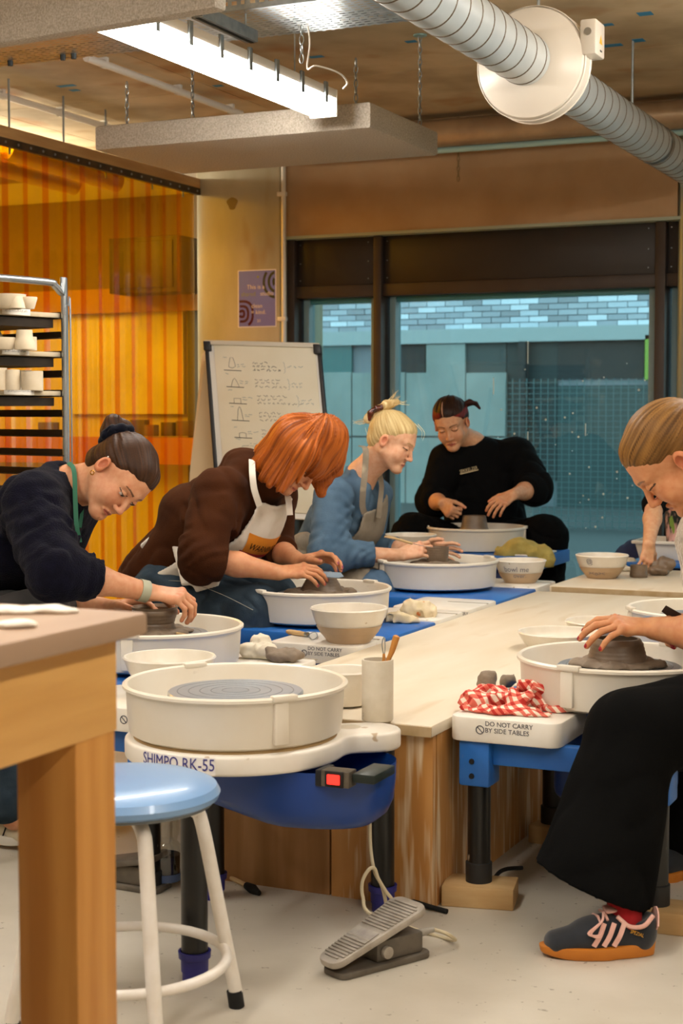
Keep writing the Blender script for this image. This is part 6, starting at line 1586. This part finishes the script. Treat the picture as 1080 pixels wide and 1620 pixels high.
S = hoodie(Solid()); S.chain([nb + VDIR(-.5, -.1, .85) * .10, nb + VDIR(.55, -.62, .75) * .10, nb + VDIR(.75, -.75, .1) * .10], [.046, .040, .03], .03)
def bib(P):
    a, b, c = oriented(P, ch, side, ax, fr); wid = np.where(b > -.02, .155 - .25 * (b + .02), .160); return np.maximum(np.maximum(np.abs(a + .02) - wid, np.abs(b + .07) - .25), .04 - c)
ap = f.wear('apron', S, m_apron, .0055, post=shell_post(.024, .0045, bib))
# hoodie chest is behind: apron rides on the front; lower flap beside the hip
S = Solid(); S.econe(AT(284, 850, 5.53), AT(312, 915, 5.42), (.035, .014), (.06, .014), VDIR(1, .2, 0), .02); S.econe(AT(312, 915, 5.42), AT(345, 905, 5.33), (.05, .014), (.05, .012), VDIR(.3, 1, 0), .02)
f.wear('apron_flap', S, m_apron, .005)
S = Solid(); S.econe(AT(226, 866, 5.6), AT(262, 836, 5.62), (.02, .006), (.022, .006), VDIR(.6, .8, 0), .01)
f.wear('apron_tail', S, m_apron, .004)
bv = BVHTree.FromObject(ap, bpy.context.evaluated_depsgraph_get()) if False else None
me_ = ap.data; MWa = MW[ap.name]
bv = BVHTree.FromPolygons([MWa @ v.co for v in me_.vertices], [tuple(p.vertices) for p in me_.polygons])
def on_apron(v, off=.002):
    hit = bv.ray_cast(v - fr * -.4, -fr, 1.0)
    return hit[0] + fr * off if hit[0] is not None else None
rr1 = side * -1.0 if side.dot(VDIR(1, 0, 0)) < -1 else side
m_pat = mat('patch_orange', '#d98418', rough=.7); m_pred = mat('patch_red', '#b31f26', rough=.7)
# patch and lettering laid onto the bib
def lay(u, v, off):
    o = ch + side * u + ax * v + fr * .4
    h_ = bv.ray_cast(o, -fr, 1.0); return h_[0] + fr * off if h_[0] is not None else ch + side * u + ax * v + fr * .16
def patch(u0, u1, v0, v1, m, name, off, sk=0):
    n = 14; vs = []; k = 6
    for i in range(n + 1):
        for j in range(k + 1): u = u0 + (u1 - u0) * i / n; v = v0 + (v1 - v0) * j / k; vs.append(lay(u + sk * (v - v0), v, off))
    fs = [(i * (k + 1) + j, (i + 1) * (k + 1) + j, (i + 1) * (k + 1) + j + 1, i * (k + 1) + j + 1) for i in range(n) for j in range(k)]
    return MB().add(vs, fs).build(name, m, ap)
patch(-.115, .12, .005, .073, m_pat, 'orange_patch', .003); patch(-.125, .10, -.012, .005, m_pred, 'red_stripe', .0028)
text_mesh('patch_lettering', 'WARNING', .036, None, m_gap, ap, bend=lambda c: lay(-.01 + c.x, .032 + c.y, .0045), extrude=.0002, shear=.2)
band([AT(398, 728, 5.38), AT(399, 752, 5.33), AT(402, 775, 5.33), AT(410, 800, 5.36)], .022, VDIR(.3, .1, .95), m_apron, 'apron_strap', f.root)
band([AT(455, 785, 5.50), AT(457, 800, 5.48), AT(458, 815, 5.48)], .022, VDIR(.3, 0, .95), m_apron, 'apron_strap', f.root)
S = Solid(); S.chain([pv + Vector((0, 0, -.03)), hipN, knN], [.13, .118, .092], .04); S.chain([knN, between(knN, anN, .5), anN], [.092, .084, .085], .03); S.chain([hipF, knF, anF], [.11, .088, .08], .03)
f.wear('jeans', S, m_jean, .007, fold=.009, freq=11, seed=31, fine=.001)
for d_ in (.0,): MB().tube(smooth_path([lay_ for lay_ in (AT(262, 918, 5.50), AT(300, 922, 5.40), AT(350, 940, 5.30), AT(400, 965, 5.27))], 5), .0011, seg=4).build('seam_stitch', mat('stitch', '#8f8f86', rough=.8), f.root)
# copper bob: locks combed out from the crown
cr = AT(506, 668, 5.42)
S = skullcap(f, .022)
for (x, y, d, r0, r1) in ((410, 712, 5.42, .055, .018), (404, 732, 5.40, .05, .018), (416, 752, 5.37, .05, .018), (430, 766, 5.34, .05, .018), (446, 775, 5.33, .05, .018), (430, 735, 5.40, .06, .05),
                          (520, 760, 5.48, .045, .014), (508, 782, 5.50, .04, .011), (502, 770, 5.54, .045, .013), (534, 745, 5.47, .05, .02), (528, 722, 5.45, .06, .03), (455, 752, 5.55, .06, .02)):
    m_ = between(cr, AT(x, y, d), .5) + Vector((0, 0, .012)) + VDIR(0, 0, 1) * .02
    S.chain([cr + Vector((0, 0, -.04)), m_, AT(x, y, d)], [r0 * .9, r0, r1], .025)
face_c = Vector(f.L((.02, .085, -.075)).tolist())
def cut_face(D, P):
    q = (P - f.hC) @ f.hR / f.hk; e = np.sqrt(((q[..., 0]) / .060) ** 2 + ((q[..., 1] - .105) / .062) ** 2 + ((q[..., 2] + .066) / .062) ** 2) - 1
    return np.maximum(D, -e * .06)
polew = np.linalg.inv(f.hR) @ np3((cr - Vector(f.hC.tolist())))
f.hair(S, polew, '#54200a', '#cc6e24', groove=.008, freq=24, h=.0034, extra_cut=cut_face, centre=tuple((polew * .35).tolist()))
rs = random.Random(2); cv = []
for k in range(70):
    x, y, d = rs.choice(((408, 715, 5.38), (404, 733, 5.37), (416, 754, 5.34), (432, 768, 5.32), (447, 777, 5.31), (520, 762, 5.46), (508, 784, 5.48), (534, 748, 5.44)))
    e = AT(x + rs.uniform(-6, 6), y + rs.uniform(-4, 5), d - rs.uniform(0, .02)); c = cr + Vector((rs.uniform(-.02, .02), rs.uniform(-.03, .03), rs.uniform(-.004, .012)))
    m1 = between(c, e, .35) + Vector((0, 0, .034)) + VDIR(0, 0, 1) * .040; m2 = between(c, e, .72) + Vector((0, 0, .016)) + VDIR(0, 0, 1) * .026
    cv.append([c, m1, m2, e])
strands(f, 'loose_strands', cv, .0013, mat('strand_copper', '#c46a22', '#8f3f0e', scale=30, rough=.4))
g1 = Vector(tips1[1][0]); rb_ = AT(524, 909, 5.40)
rbm = MB(); rbm.prism([(-.045, -.008), (-.03, -.016), (.03, -.016), (.045, -.006), (.03, .014), (-.03, .014)], -.0015, .0015, frame(rb_, VDIR(.97, -.05, .2), VDIR(.1, .5, -.8)))
tag(rbm.build('rib_tool', mat('rib_grey', '#7e90a0', rough=.4), bevel=.0006), 'grey-blue metal rib held against the clay cone', 'tool', 'pottery tools')
seat_stool(AT(262, 985, 5.78), pv.z - .16, 'stool under the woman in the brown hoodie')

# ------------------------------------------------------------------ blonde woman in the denim shirt
f = Figure('person with blonde clipped-up hair in a denim shirt and taupe apron', AT(495, 1000, 6.85), '#e3b594')
f.head(AT(622, 697, 6.60), VDIR(.82, -.42, .36), VDIR(.36, .90, .05), 1.0, lips='#b8675a', brow='#a8824e')
nb = AT(572, 752, 6.70); f.neck(nb, .050)
shN, shF = AT(528, 785, 6.52), AT(590, 785, 6.90); elN, elF = AT(518, 878, 6.42), AT(580, 868, 6.88)
wrN, wrF = AT(634, 878, 6.48), AT(668, 868, 6.66); ch, pv = AT(545, 820, 6.72), AT(487, 905, 6.90)
side = (shF - shN).normalized(); ax = (ch - pv).normalized(); fr = side.cross(ax); fr = fr if fr.dot(VDIR(1, 0, .3)) > 0 else -fr
f.torso(pv, ch, nb, (shN, shF), side)
f.limb([shN, elN, between(elN, wrN, .45), wrN], [.043, .040, .038, .025]); f.limb([shF, elF, between(elF, wrF, .45), wrF], [.043, .040, .038, .025])
f.hand(wrN, VDIR(.95, .28, -.05), VDIR(.2, -.55, -.75), VDIR(.2, .6, -.6), curl=(30, 50, 25), thumb=(.7, .4, .35), tcurl=.3)
f.hand(wrF, VDIR(.98, -.02, .15), VDIR(.0, -.35, .9), VDIR(.0, .9, .3), curl=(10, 22, 20), k=.98)
hipN, knN, anN = AT(492, 915, 6.72), AT(600, 935, 6.42), AT(602, 1120, 6.42); knF = AT(620, 920, 6.72); anF = AT(620, 1110, 6.72)
f.limb([pv, hipN, knN, anN], [.08, .07, .05, .04]); f.limb([pv, knF, anF], [.08, .05, .04])
f.build()
def shirt(S, g=0):
    S.econe(pv, ch, (.17 + g, .125 + g), (.175 + g, .125 + g), side, .05); S.econe(ch, between(ch, nb, .66), (.175 + g, .125 + g), (.095 + g, .085 + g), side, .06); S.cone(shN, shF, .076 + g, .076 + g, .06); return S
S = shirt(Solid())
S.chain([shN, elN, between(elN, wrN, .45)], [.082, .078, .056], .03); S.chain([shF, elF, between(elF, wrF, .6)], [.08, .07, .05], .03)
S.cone(between(elN, wrN, .50), between(elN, wrN, .75), .058, .058, .005)
S.chain([nb + VDIR(-.5, .1, .8) * .07, nb + VDIR(.3, -.55, .8) * .09], [.022, .016], .012); S.cone(nb + VDIR(-.7, .3, -.2) * .06, nb + VDIR(-.5, .1, .8) * .07, .02, .022, .012)
S.cone(nb, Vector(f.hC.tolist()), .053, .054, .008, True); S.ell(nb + VDIR(.8, -.5, .4) * .085, (.026, .026, .05), None, .012, True)
f.wear('denim_shirt', S, m_denim, .0065, rings=[(shN, elN, .005, .05), (between(shN, elN, .5), between(elN, wrN, .6), .006, .035)], fold=.006, freq=9, seed=41, stretch=(1, 1, 1.1), fine=.001, post=cuts([(between(elN, wrN, .62), wrN - elN), (between(elF, wrF, .55), wrF - elF)]))
S = shirt(Solid())
def bib2(P):
    a, b, c = oriented(P, ch, side, ax, fr); return np.maximum(np.maximum(np.abs(a + .0) - (.15 - .3 * np.clip(b, 0, 1)), np.abs(b + .03) - .17), .0 - c)
f.wear('apron', S, m_taupe, .005, post=shell_post(.020, .0045, bib2))
band([AT(571, 706, 6.58), AT(578, 712, 6.52), AT(577, 745, 6.50), AT(574, 775, 6.48), AT(573, 800, 6.50), AT(576, 812, 6.52)], .026, VDIR(.3, .1, .95), m_taupe, 'apron_strap', f.root)
band([AT(600, 748, 6.66), AT(603, 770, 6.66), AT(600, 800, 6.62), AT(598, 820, 6.60)], .022, VDIR(.35, 0, .9), m_taupe, 'apron_strap', f.root)
S = Solid(); S.chain([pv + Vector((0, 0, -.02)), hipN, between(hipN, knN, .78)], [.15, .13, .095], .04); S.cone(hipN, between(pv, knF, .7), .11, .09, .05); S.econe(AT(485, 860, 6.62), AT(490, 915, 6.60), (.07, .05), (.1, .06), VDIR(1, 0, 0), .04)
f.wear('apron_skirt', S, m_taupe, .007, fold=.010, freq=12, seed=43, fine=.001)
S = Solid(); S.chain([between(hipN, knN, .6), knN, anN], [.085, .080, .075], .03); S.chain([knF, anF], [.08, .075], .03)
f.wear('jeans', S, mat('jeans_mid', '#4a6580', '#3c5570', scale=12, rough=.85), .007, fold=.005, freq=14, seed=44)
S = skullcap(f, .007)
f.hair(S, (0, -.72, .69), '#a9854a', '#e8d4a0', groove=.0022, freq=26, line=H_std(.012, .60))
S = Solid()
for (x, y, z, r) in ((0, -.128, .055, .022), (.004, -.138, .035, .018), (-.004, -.118, .085, .022), (0, -.095, .118, .020), (.006, -.075, .135, .014), (0, -.06, .15, .010)): S.ell(f.L((x, y, z)), (r, r, r), None, .012)
f.hair(S, (0, -.72, .69), '#b8965c', '#ecd9a8', groove=.005, freq=8, centre=(0, -.1, .08), name='hair_twist')
cb_ = lambda p: Vector(f.L(p).tolist())
cv = [[cb_((0, -.09, .12)), cb_((.01, -.07, .15)), cb_((.015, -.055, .175))], [cb_((0, -.08, .12)), cb_((0, -.05, .15)), cb_((-.01, -.025, .165))], [cb_((0, -.135, .03)), cb_((.01, -.16, .01)), cb_((.0, -.20, -.005))], [cb_((0, -.1, .12)), cb_((-.01, -.09, .155)), cb_((0, -.085, .185))],
      [cb_((.02, .06, .105)), cb_((.02, .10, .09)), cb_((.01, .112, .06))], [cb_((-.02, .06, .106)), cb_((-.01, .105, .088)), cb_((-.0, .116, .055))], [cb_((.03, -.08, -.03)), cb_((.04, -.105, -.02)), cb_((.05, -.12, .0))]]
rs = random.Random(9)
for c in cv[:4]:
    for _ in range(7): cv.append([p + Vector((rs.uniform(-.012, .012), rs.uniform(-.012, .012), rs.uniform(-.012, .012))) for p in c])
strands(f, 'loose_strands', cv, .0014, mat('strand_blonde', '#e3cf9c', rough=.45))
clip = MB(); m_tort = mat('tortoiseshell', '#2a1009', '#6b2410', scale=45, rough=.25, coat=.4)
S = Solid()
S.chain([f.L((0, -.095, .115)), f.L((.02, -.122, .09)), f.L((.026, -.134, .062)), f.L((.018, -.130, .035))], [.011, .013, .013, .009], .006)
S.chain([f.L((0, -.095, .115)), f.L((-.02, -.122, .09)), f.L((-.026, -.134, .062)), f.L((-.018, -.130, .035))], [.011, .013, .013, .009], .006); S.chain([f.L((-.02, -.13, .075)), f.L((.02, -.13, .075))], [.009, .009], .005)
f.wear('claw_clip', S, m_tort, .0032, fold=.003, freq=55, seed=6)
nt = thing('needle_tool', tuple(AT(640, 882, 6.40)), 'pale wooden needle tool in the hand of the denim shirt woman', 'tool', 'pottery tools')
MB().tube([AT(608, 849, 6.38), AT(622, 851, 6.39), AT(652, 860, 6.42)], [.0035, .0055, .005], seg=8).build('handle', m_tw2, nt); MB().tube([AT(652, 860, 6.42), AT(682, 866, 6.45)], .001, seg=5).build('needle', m_steel, nt)
seat_stool(AT(480, 985, 6.92), pv.z - .14, 'stool under the woman in the denim shirt')

# ------------------------------------------------------------------ teacher in black
f = Figure('person in a black sweatshirt with a red streak, facing us at the window wheel', AT(768, 950, 8.35), '#d9a680')
f.head(AT(713, 669, 8.12), VDIR(-.22, -.42, .88), VDIR(-.24, .90, .34), 1.07, lips='#b8554f', brow='#2c1c14')
nb = AT(748, 703, 8.26); f.neck(nb)
sR, sL = AT(708, 728, 8.22), AT(816, 722, 8.28); eR, eL = AT(685, 792, 8.18), AT(846, 772, 8.12)
wR, wL = AT(699, 796, 7.98), AT(812, 782, 7.92); ch, pv = AT(763, 765, 8.32), AT(770, 855, 8.38); side = (sL - sR).normalized()
f.torso(pv, ch, nb, (sR, sL), side, .17, .12)
f.limb([sR, eR, between(eR, wR, .5), wR], [.05, .046, .042, .028]); f.limb([sL, eL, between(eL, wL, .5), wL], [.05, .046, .044, .028])
f.hand(wR, VDIR(.45, -.45, .75), VDIR(.75, -.2, -.5), VDIR(.3, .8, .2), curl=(62, 80, 45), thumb=(.7, .35, .5), k=1.0)
f.hand(wL, VDIR(-.75, -.40, .5), VDIR(-.2, -.75, -.5), VDIR(-.55, .1, .6), curl=(25, 30, 18), thumb=(.6, .6, .3), k=1.0)
hR, hL, kR, kL = AT(735, 865, 8.30), AT(805, 862, 8.30), AT(652, 845, 7.95), AT(862, 850, 7.95); aR, aL = AT(662, 1000, 7.98), AT(864, 1000, 7.98)
f.limb([hR, kR, aR], [.08, .055, .04]); f.limb([hL, kL, aL], [.08, .055, .04]); f.build()
def sweat(S, g=0):
    S.econe(pv, ch, (.225 + g, .165 + g), (.215 + g, .15 + g), side, .05); S.econe(ch, between(ch, nb, .72), (.215 + g, .15 + g), (.115 + g, .10 + g), side, .07); S.cone(sR, sL, .088 + g, .088 + g, .06); return S
S = sweat(Solid()); S.chain([sR, eR, between(eR, wR, .45)], [.092, .088, .060], .03); S.chain([sL, eL, between(eL, wL, .48)], [.098, .092, .064], .03)
S.cone(nb, Vector(f.hC.tolist()), .057, .058, .012, True)
sw = f.wear('sweatshirt', S, m_blackk, .008, rings=[(sR, eR, .005, .06), (sL, eL, .006, .06)], fold=.007, freq=8, seed=51, fine=.001, post=cuts([(between(eR, wR, .45), wR - eR), (between(eL, wL, .45), wL - eL)]))
S = Solid(); S.chain([pv, hR, kR, aR], [.15, .13, .098, .085], .05); S.chain([pv, hL, kL, aL], [.15, .135, .105, .088], .05)
f.wear('trousers', S, m_blackt, .008, fold=.008, freq=11, seed=52)
M = frame(AT(741.5, 744.5, 8.08), VDIR(.97, .20, .05), VDIR(-.2, .97, .1))
mv = MW[sw.name]; bvs = BVHTree.FromPolygons([mv @ v.co for v in sw.data.vertices], [tuple(p.vertices) for p in sw.data.polygons])
def chest_pt(x, y):
    r = ray(x, y); h_ = bvs.ray_cast(_C, r.normalized(), 20); return (h_[0] - r.normalized() * .004) if h_[0] is not None else AT(x, y, 8.0)
c0_, c1_ = chest_pt(727, 749), chest_pt(756, 742); uR = (c1_ - c0_).normalized(); M = frame((c0_ + c1_) / 2, uR, Vector((0, 0, 1)))
m_print = mat('print_beige', '#c9b48e', rough=.7)
text_mesh('chest_lettering', 'SEKKELZER', .024, M @ Matrix.Translation((0, .008, .004)), m_print, sw, squeeze=.78)
MB().box((-.048, -.006, .003), (.048, -.001, .0045), M).build('chest_bar', m_print, sw, smooth=False)
S = skullcap(f, .012)
def redm(q): return (((q[:, 0] > .022) & (q[:, 2] < .088) & (q[:, 1] > .0)) | ((q[:, 0] < -.030) & (q[:, 2] > .034) & (q[:, 2] < .064) & (q[:, 1] > -.06))).astype(np.float32)
hrT = f.hair(S, (0, -.80, .55), '#1c110d', '#3a241a', groove=.003, freq=18, line=H_std(.014, .62), c3='#7a2620', c3f=redm)
bvh = BVHTree.FromPolygons([MW[hrT.name] @ v.co for v in hrT.data.vertices], [tuple(p.vertices) for p in hrT.data.polygons])
MB().tube([bvh.find_nearest(Vector(f.L((.012, y, z)).tolist()))[0] for y, z in ((.088, .072), (.078, .09), (.062, .105), (.04, .118), (.015, .125))], [.0015, .0026, .0026, .0022, .001], seg=6).build('parting', mat('parting_skin', '#d8a888', rough=.6), hrT)
S = Solid(); S.chain([f.L((.06, -.07, .050)), f.L((.095, -.075, .062)), f.L((.125, -.07, .052)), f.L((.138, -.065, .025))], [.02, .016, .010, .005], .01)
S2 = Solid(); S2.chain([f.L((-.06, -.07, .050)), f.L((-.095, -.075, .062)), f.L((-.125, -.07, .052)), f.L((-.138, -.065, .025))], [.02, .017, .011, .006], .01)
pr1 = Vector(f.L((.1, -.12, .1)).tolist()).dot(_rt); pr2 = Vector(f.L((-.1, -.12, .1)).tolist()).dot(_rt)
f.hair(S if pr1 > pr2 else S2, (0, -1, .3), '#1c110d', '#4a2018', groove=.004, freq=6, centre=(0, -.1, .08), name='hair_tail')
seat_stool(AT(770, 925, 8.40), pv.z - .17, 'stool under the teacher in black')

# ------------------------------------------------------------------ woman with the red nails
f = Figure('person with slicked-back hair, black wide trousers and red nails at the frame edge', AT(1230, 1200, 3.8), '#d49a6e')
f.head(AT(1059, 723, 3.80), VDIR(-.60, -.77, -.10), VDIR(-.67, .71, .05), 1.08, lips='#b0604e', brow='#5a3a20', lid=.001, hh=.0022)
nb = AT(1125, 770, 3.98); f.neck(nb)
shN, shF = AT(1140, 850, 3.76), AT(1150, 850, 4.14); elN, elF = AT(1165, 1010, 3.72), AT(1190, 1000, 4.15); wrN, wrF = AT(1034, 994, 3.80), AT(1112, 992, 4.05)
ch, pv = AT(1190, 880, 3.96), AT(1270, 1060, 3.98); side = (shN - shF).normalized()
f.torso(pv, ch, nb, (shN, shF), side)
f.limb([shN, elN, between(elN, wrN, .5), wrN], [.045, .044, .042, .028]); f.limb([shF, elF, between(elF, wrF, .5), wrF], [.045, .044, .042, .028])
f.hand(wrN, VDIR(-.97, .12, .05), VDIR(-.15, -.85, -.30), VDIR(-.1, .3, -.9), curl=(22, 26, 16), spread=.35, thumb=(.6, .55, .3), nail='#a3142c', k=1.04)
f.hand(wrF, VDIR(-.95, .1, .2), VDIR(-.1, -.4, .8), VDIR(-.1, .8, .3), curl=(40, 55, 30), thumb=(.75, .4, .3), nail='#a3142c', k=1.0)
hip, kn_, an_ = AT(1262, 1110, 3.78), AT(1000, 1160, 3.58), AT(985, 1455, 3.42); hip2, kn2, an2 = AT(1270, 1090, 4.10), AT(1090, 1120, 4.0), AT(1085, 1310, 4.0)
f.limb([pv, hip, kn_, an_], [.08, .075, .055, .034]); f.limb([pv, hip2, kn2, an2], [.08, .075, .055, .034]); f.build()
S = Solid(); S.econe(pv, ch, (.21, .15), (.20, .15), side, .05); S.econe(ch, between(ch, nb, .7), (.20, .15), (.11, .10), side, .06); S.cone(shN, shF, .09, .09, .06)
S.chain([shN, between(shN, elN, .5), between(elN, wrN, .18)], [.104, .098, .07], .03); S.chain([shF, elF, between(elF, wrF, .2)], [.10, .095, .07], .03); S.cone(nb, Vector(f.hC.tolist()), .06, .06, .01, True)
f.wear('fleece_jacket', S, mat('fleece_check', '#cfc4b4', '#9c8c78', scale=9, rough=1.0, sheen=.6, bump=.6, bscale=110), .008, fold=.008, freq=18, seed=61, fine=.006)
S = Solid(); S.chain([pv, hip, kn_], [.15, .135, .098], .05)
hem = AT(930, 1430, 3.44); S.econe(kn_, hem, (.098, .092), (.138, .105), VDIR(1, 0, 0), .03)
S.cone(pv, hip2, .15, .12, .05); S.chain([hip2, kn2, AT(1085, 1290, 4.0)], [.11, .09, .11], .03)
hn = np3(VDIR(.17, -.98, 0)); hp = np3(AT(935, 1402, 3.44))
# wide hem cut off clean above the sock
f.wear('trousers', S, m_blackt, .0075, fold=.004, freq=7, seed=62, stretch=(1.2, 1.2, .6), post=lambda D, P: np.where(np.linalg.norm(P - hp, axis=-1) < .24, np.maximum(D, (P - hp) @ np3(VDIR(-.37, -.93, 0))), D))
S = Solid(); S.chain([AT(985, 1395, 3.42), AT(990, 1462, 3.40)], [.042, .034], .01); m_sock = mat('sock_red', '#a3141c', '#8c0f16', scale=40, rough=.95); f.wear('sock', S, m_sock, .005)
S = Solid(); S.chain([AT(1088, 1285, 4.0), AT(1082, 1335, 3.98)], [.036, .034], .01); f.wear('sock', S, m_sock, .006)
m_suede = mat('suede_navy', '#1f242c', '#171b22', scale=30, rough=.9, sheen=.3); m_gum = mat('gum_sole', '#c77a22', '#b86c18', scale=8, rough=.55); m_pink = mat('suede_pink', '#e2b4a8', '#d8a698', scale=30, rough=.9)
hl_, to_ = ONZ(1036, 1508, 0), ONZ(852, 1512, 0)
sh, P = trainer(f, hl_, to_, .0, m_suede, m_gum, sole=.026)
sgn = -1 if P(.5, -.04, 0).dot(_fw) < P(.5, .04, 0).dot(_fw) else 1
for k in range(3):
    u = .30 + .085 * k
    q = [P(u + .10, sgn * .0450, .033), P(u + .05, sgn * .0445, .055), P(u + .005, sgn * .0365, .080)]
    band(q, .0105, (P(.5, sgn, 0) - P(.5, 0, 0)), m_pink, 'side_stripe', sh, .002)
band([P(.02, sgn * .022, .060), P(.0, 0, .085), P(.02, -sgn * .022, .060)], .036, (P(0, 0, 0) - P(.5, 0, 0)), m_pink, 'heel_tab', sh, .003)
MB().tube(smooth_path([P(.05, sgn * .028, .092), P(.14, sgn * .036, .072), P(.26, sgn * .036, .072), P(.36, sgn * .03, .092)], 6), .005, seg=8).build('collar_binding', m_pink, sh)
S = Solid(); S.econe(P(.36, 0, .10), P(.43, 0, .098), (.022, .006), (.026, .006), P(.5, 1, 0) - P(.5, 0, 0), .008); f.wear('tongue', S, m_pink, .003, parent=sh)
for k in range(5):
    u = .44 + .055 * k; z = .096 - .0085 * k
    MB().tube([P(u, sgn * .030, z - .012), P(u + .012, sgn * .012, z), P(u + .025, -sgn * .022, z - .006)], .0032, seg=6).build('lace', m_pink, sh)
for s_ in (1, .6): MB().tube(smooth_path([P(.47, sgn * .02, .098), P(.50, sgn * .040, .085), P(.56 + .06 * s_, sgn * .048, .062), P(.52, sgn * .047, .048 + .01 * s_), P(.48, sgn * .038, .08)], 6), .0026, seg=6).build('lace_bow', m_pink, sh)
text_mesh('side_lettering', 'SPEZIAL', .011, frame(P(.20, sgn * .042, .058), (P(.4, 0, .043) - P(.6, 0, .062)) * 1.0 if sgn > 0 else (P(.0, 0, 0) - P(1, 0, .055)), (0, 0, 1)), m_gold, sh, squeeze=.8)
hl2, to2 = AT(1092, 1362, 3.98), AT(1010, 1395, 3.94); zz = min(hl2.z, to2.z)
trainer(f, (hl2.x, hl2.y, zz), (to2.x, to2.y, zz - .0), 0.0, m_suede, m_gum, name='shoe')
S = skullcap(f, .007); f.hair(S, (0, -1, .12), '#3d2510', '#9c7038', groove=.0018, freq=28, line=H_std(.012, .60))
S = Solid(); S.ell(f.L((0, -.118, .03)), (.024, .024, .024), None, .01); S.ell(f.L((0, -.14, .025)), (.03, .03, .028), None, .012); f.hair(S, (0, -1, .2), '#3d2510', '#8f6632', groove=.004, freq=8, centre=(0, -.12, .03), name='hair_knot')
q1, q2 = Vector(f.L((.086, -.002, -.052)).tolist()), Vector(f.L((-.086, -.002, -.052)).tolist()); e_near = q1 if q1.dot(_fw) < q2.dot(_fw) else q2
MB().tube([e_near + _rt * (.009 * math.cos(t)) + Vector((0, 0, .010 * math.sin(t))) for t in np.linspace(0, 2 * PI, 18)[:-1]], [.0036] * 17, seg=8, closed=True).build('hoop_earring', m_gold, f.root)
rb2 = MB(); rb2.prism([(-.03, -.012), (.02, -.016), (.034, 0), (.02, .012), (-.03, .008)], -.0015, .0015, frame(AT(1066, 972, 3.99), VDIR(.75, -.5, .1), VDIR(.4, .8, .3)))
tag(rb2.build('rubber_rib', mat('rib_dark', '#2c1d17', rough=.4), bevel=.0006), 'dark rubber rib between the red nails at the frame edge', 'tool', 'pottery tools')
seat_stool(AT(1290, 1150, 3.95), pv.z - .15, 'stool under the red-nailed woman beyond the frame')

# ------------------------------------------------------------------ potter half hidden at the cross table
f = Figure('person almost hidden at the frame edge reaching one bare forearm over clay', AT(1110, 1000, 7.8), '#d9ab86')
el, wr = AT(1036, 790, 7.08), AT(1026, 860, 6.86); sh_ = AT(1080, 755, 7.45); ch, pv = AT(1110, 830, 7.75), AT(1115, 930, 7.8)
f.limb([sh_, el, between(el, wr, .45), wr], [.045, .042, .040, .026])
f.hand(wr, VDIR(-.12, -.98, .15), VDIR(-.3, .1, -.9), VDIR(.9, -.1, 0), curl=(12, 22, 14), spread=.3, k=.9)
f.S.econe(pv, ch, (.15, .11), (.15, .11), _rt, .04); f.S.cone(ch, sh_, .09, .05, .04)
hd_c = AT(1150, 700, 7.55); f.head(hd_c, VDIR(-.5, -.5, .6), VDIR(-.2, .9, .2)); f.neck(AT(1130, 765, 7.7)); f.S.cone(AT(1130, 765, 7.7), ch, .06, .1, .04)
f.build(.009)
S = Solid(); S.econe(pv, ch, (.19, .14), (.18, .14), _rt, .05); S.cone(ch, AT(1128, 775, 7.7), .15, .1, .06); S.chain([AT(1110, 775, 7.6), sh_, between(el, wr, .12)], [.1, .09, .058], .03)
f.wear('black_top', S, m_blackk, .009, fold=.008, freq=12, seed=71)
mbp = MB(); rs = random.Random(4)
S = Solid(); S.econe(AT(1068, 812, 7.58), AT(1070, 860, 7.56), (.05, .03), (.05, .03), _rt, .02); sc_f = f.wear('patterned_apron', S, mat('apron_pattern', '#d8a9a0', '#27302a', scale=38, stretch=(1, 1, .25), rough=.8, contrast=(.45, .55), c3='#8fb04a', c3scale=20, c3lim=(.6, .62)), .008)
S = Solid(); S.chain([AT(1100, 930, 7.8), AT(1012, 895, 7.7), AT(1005, 990, 7.72)], [.15, .125, .11], .04); f.wear('navy_trousers', S, mat('trousers_navy', '#1c2a55', '#18244a', scale=10, rough=.85), .009, fold=.006, freq=10, seed=72)
S = skullcap(f, .012); f.hair(S, (0, -.8, .6), '#3a2415', '#5a3a22', line=H_std(), h=.005)
seat_stool(AT(1115, 985, 7.85), pv.z - .15, 'stool under the half-hidden potter')
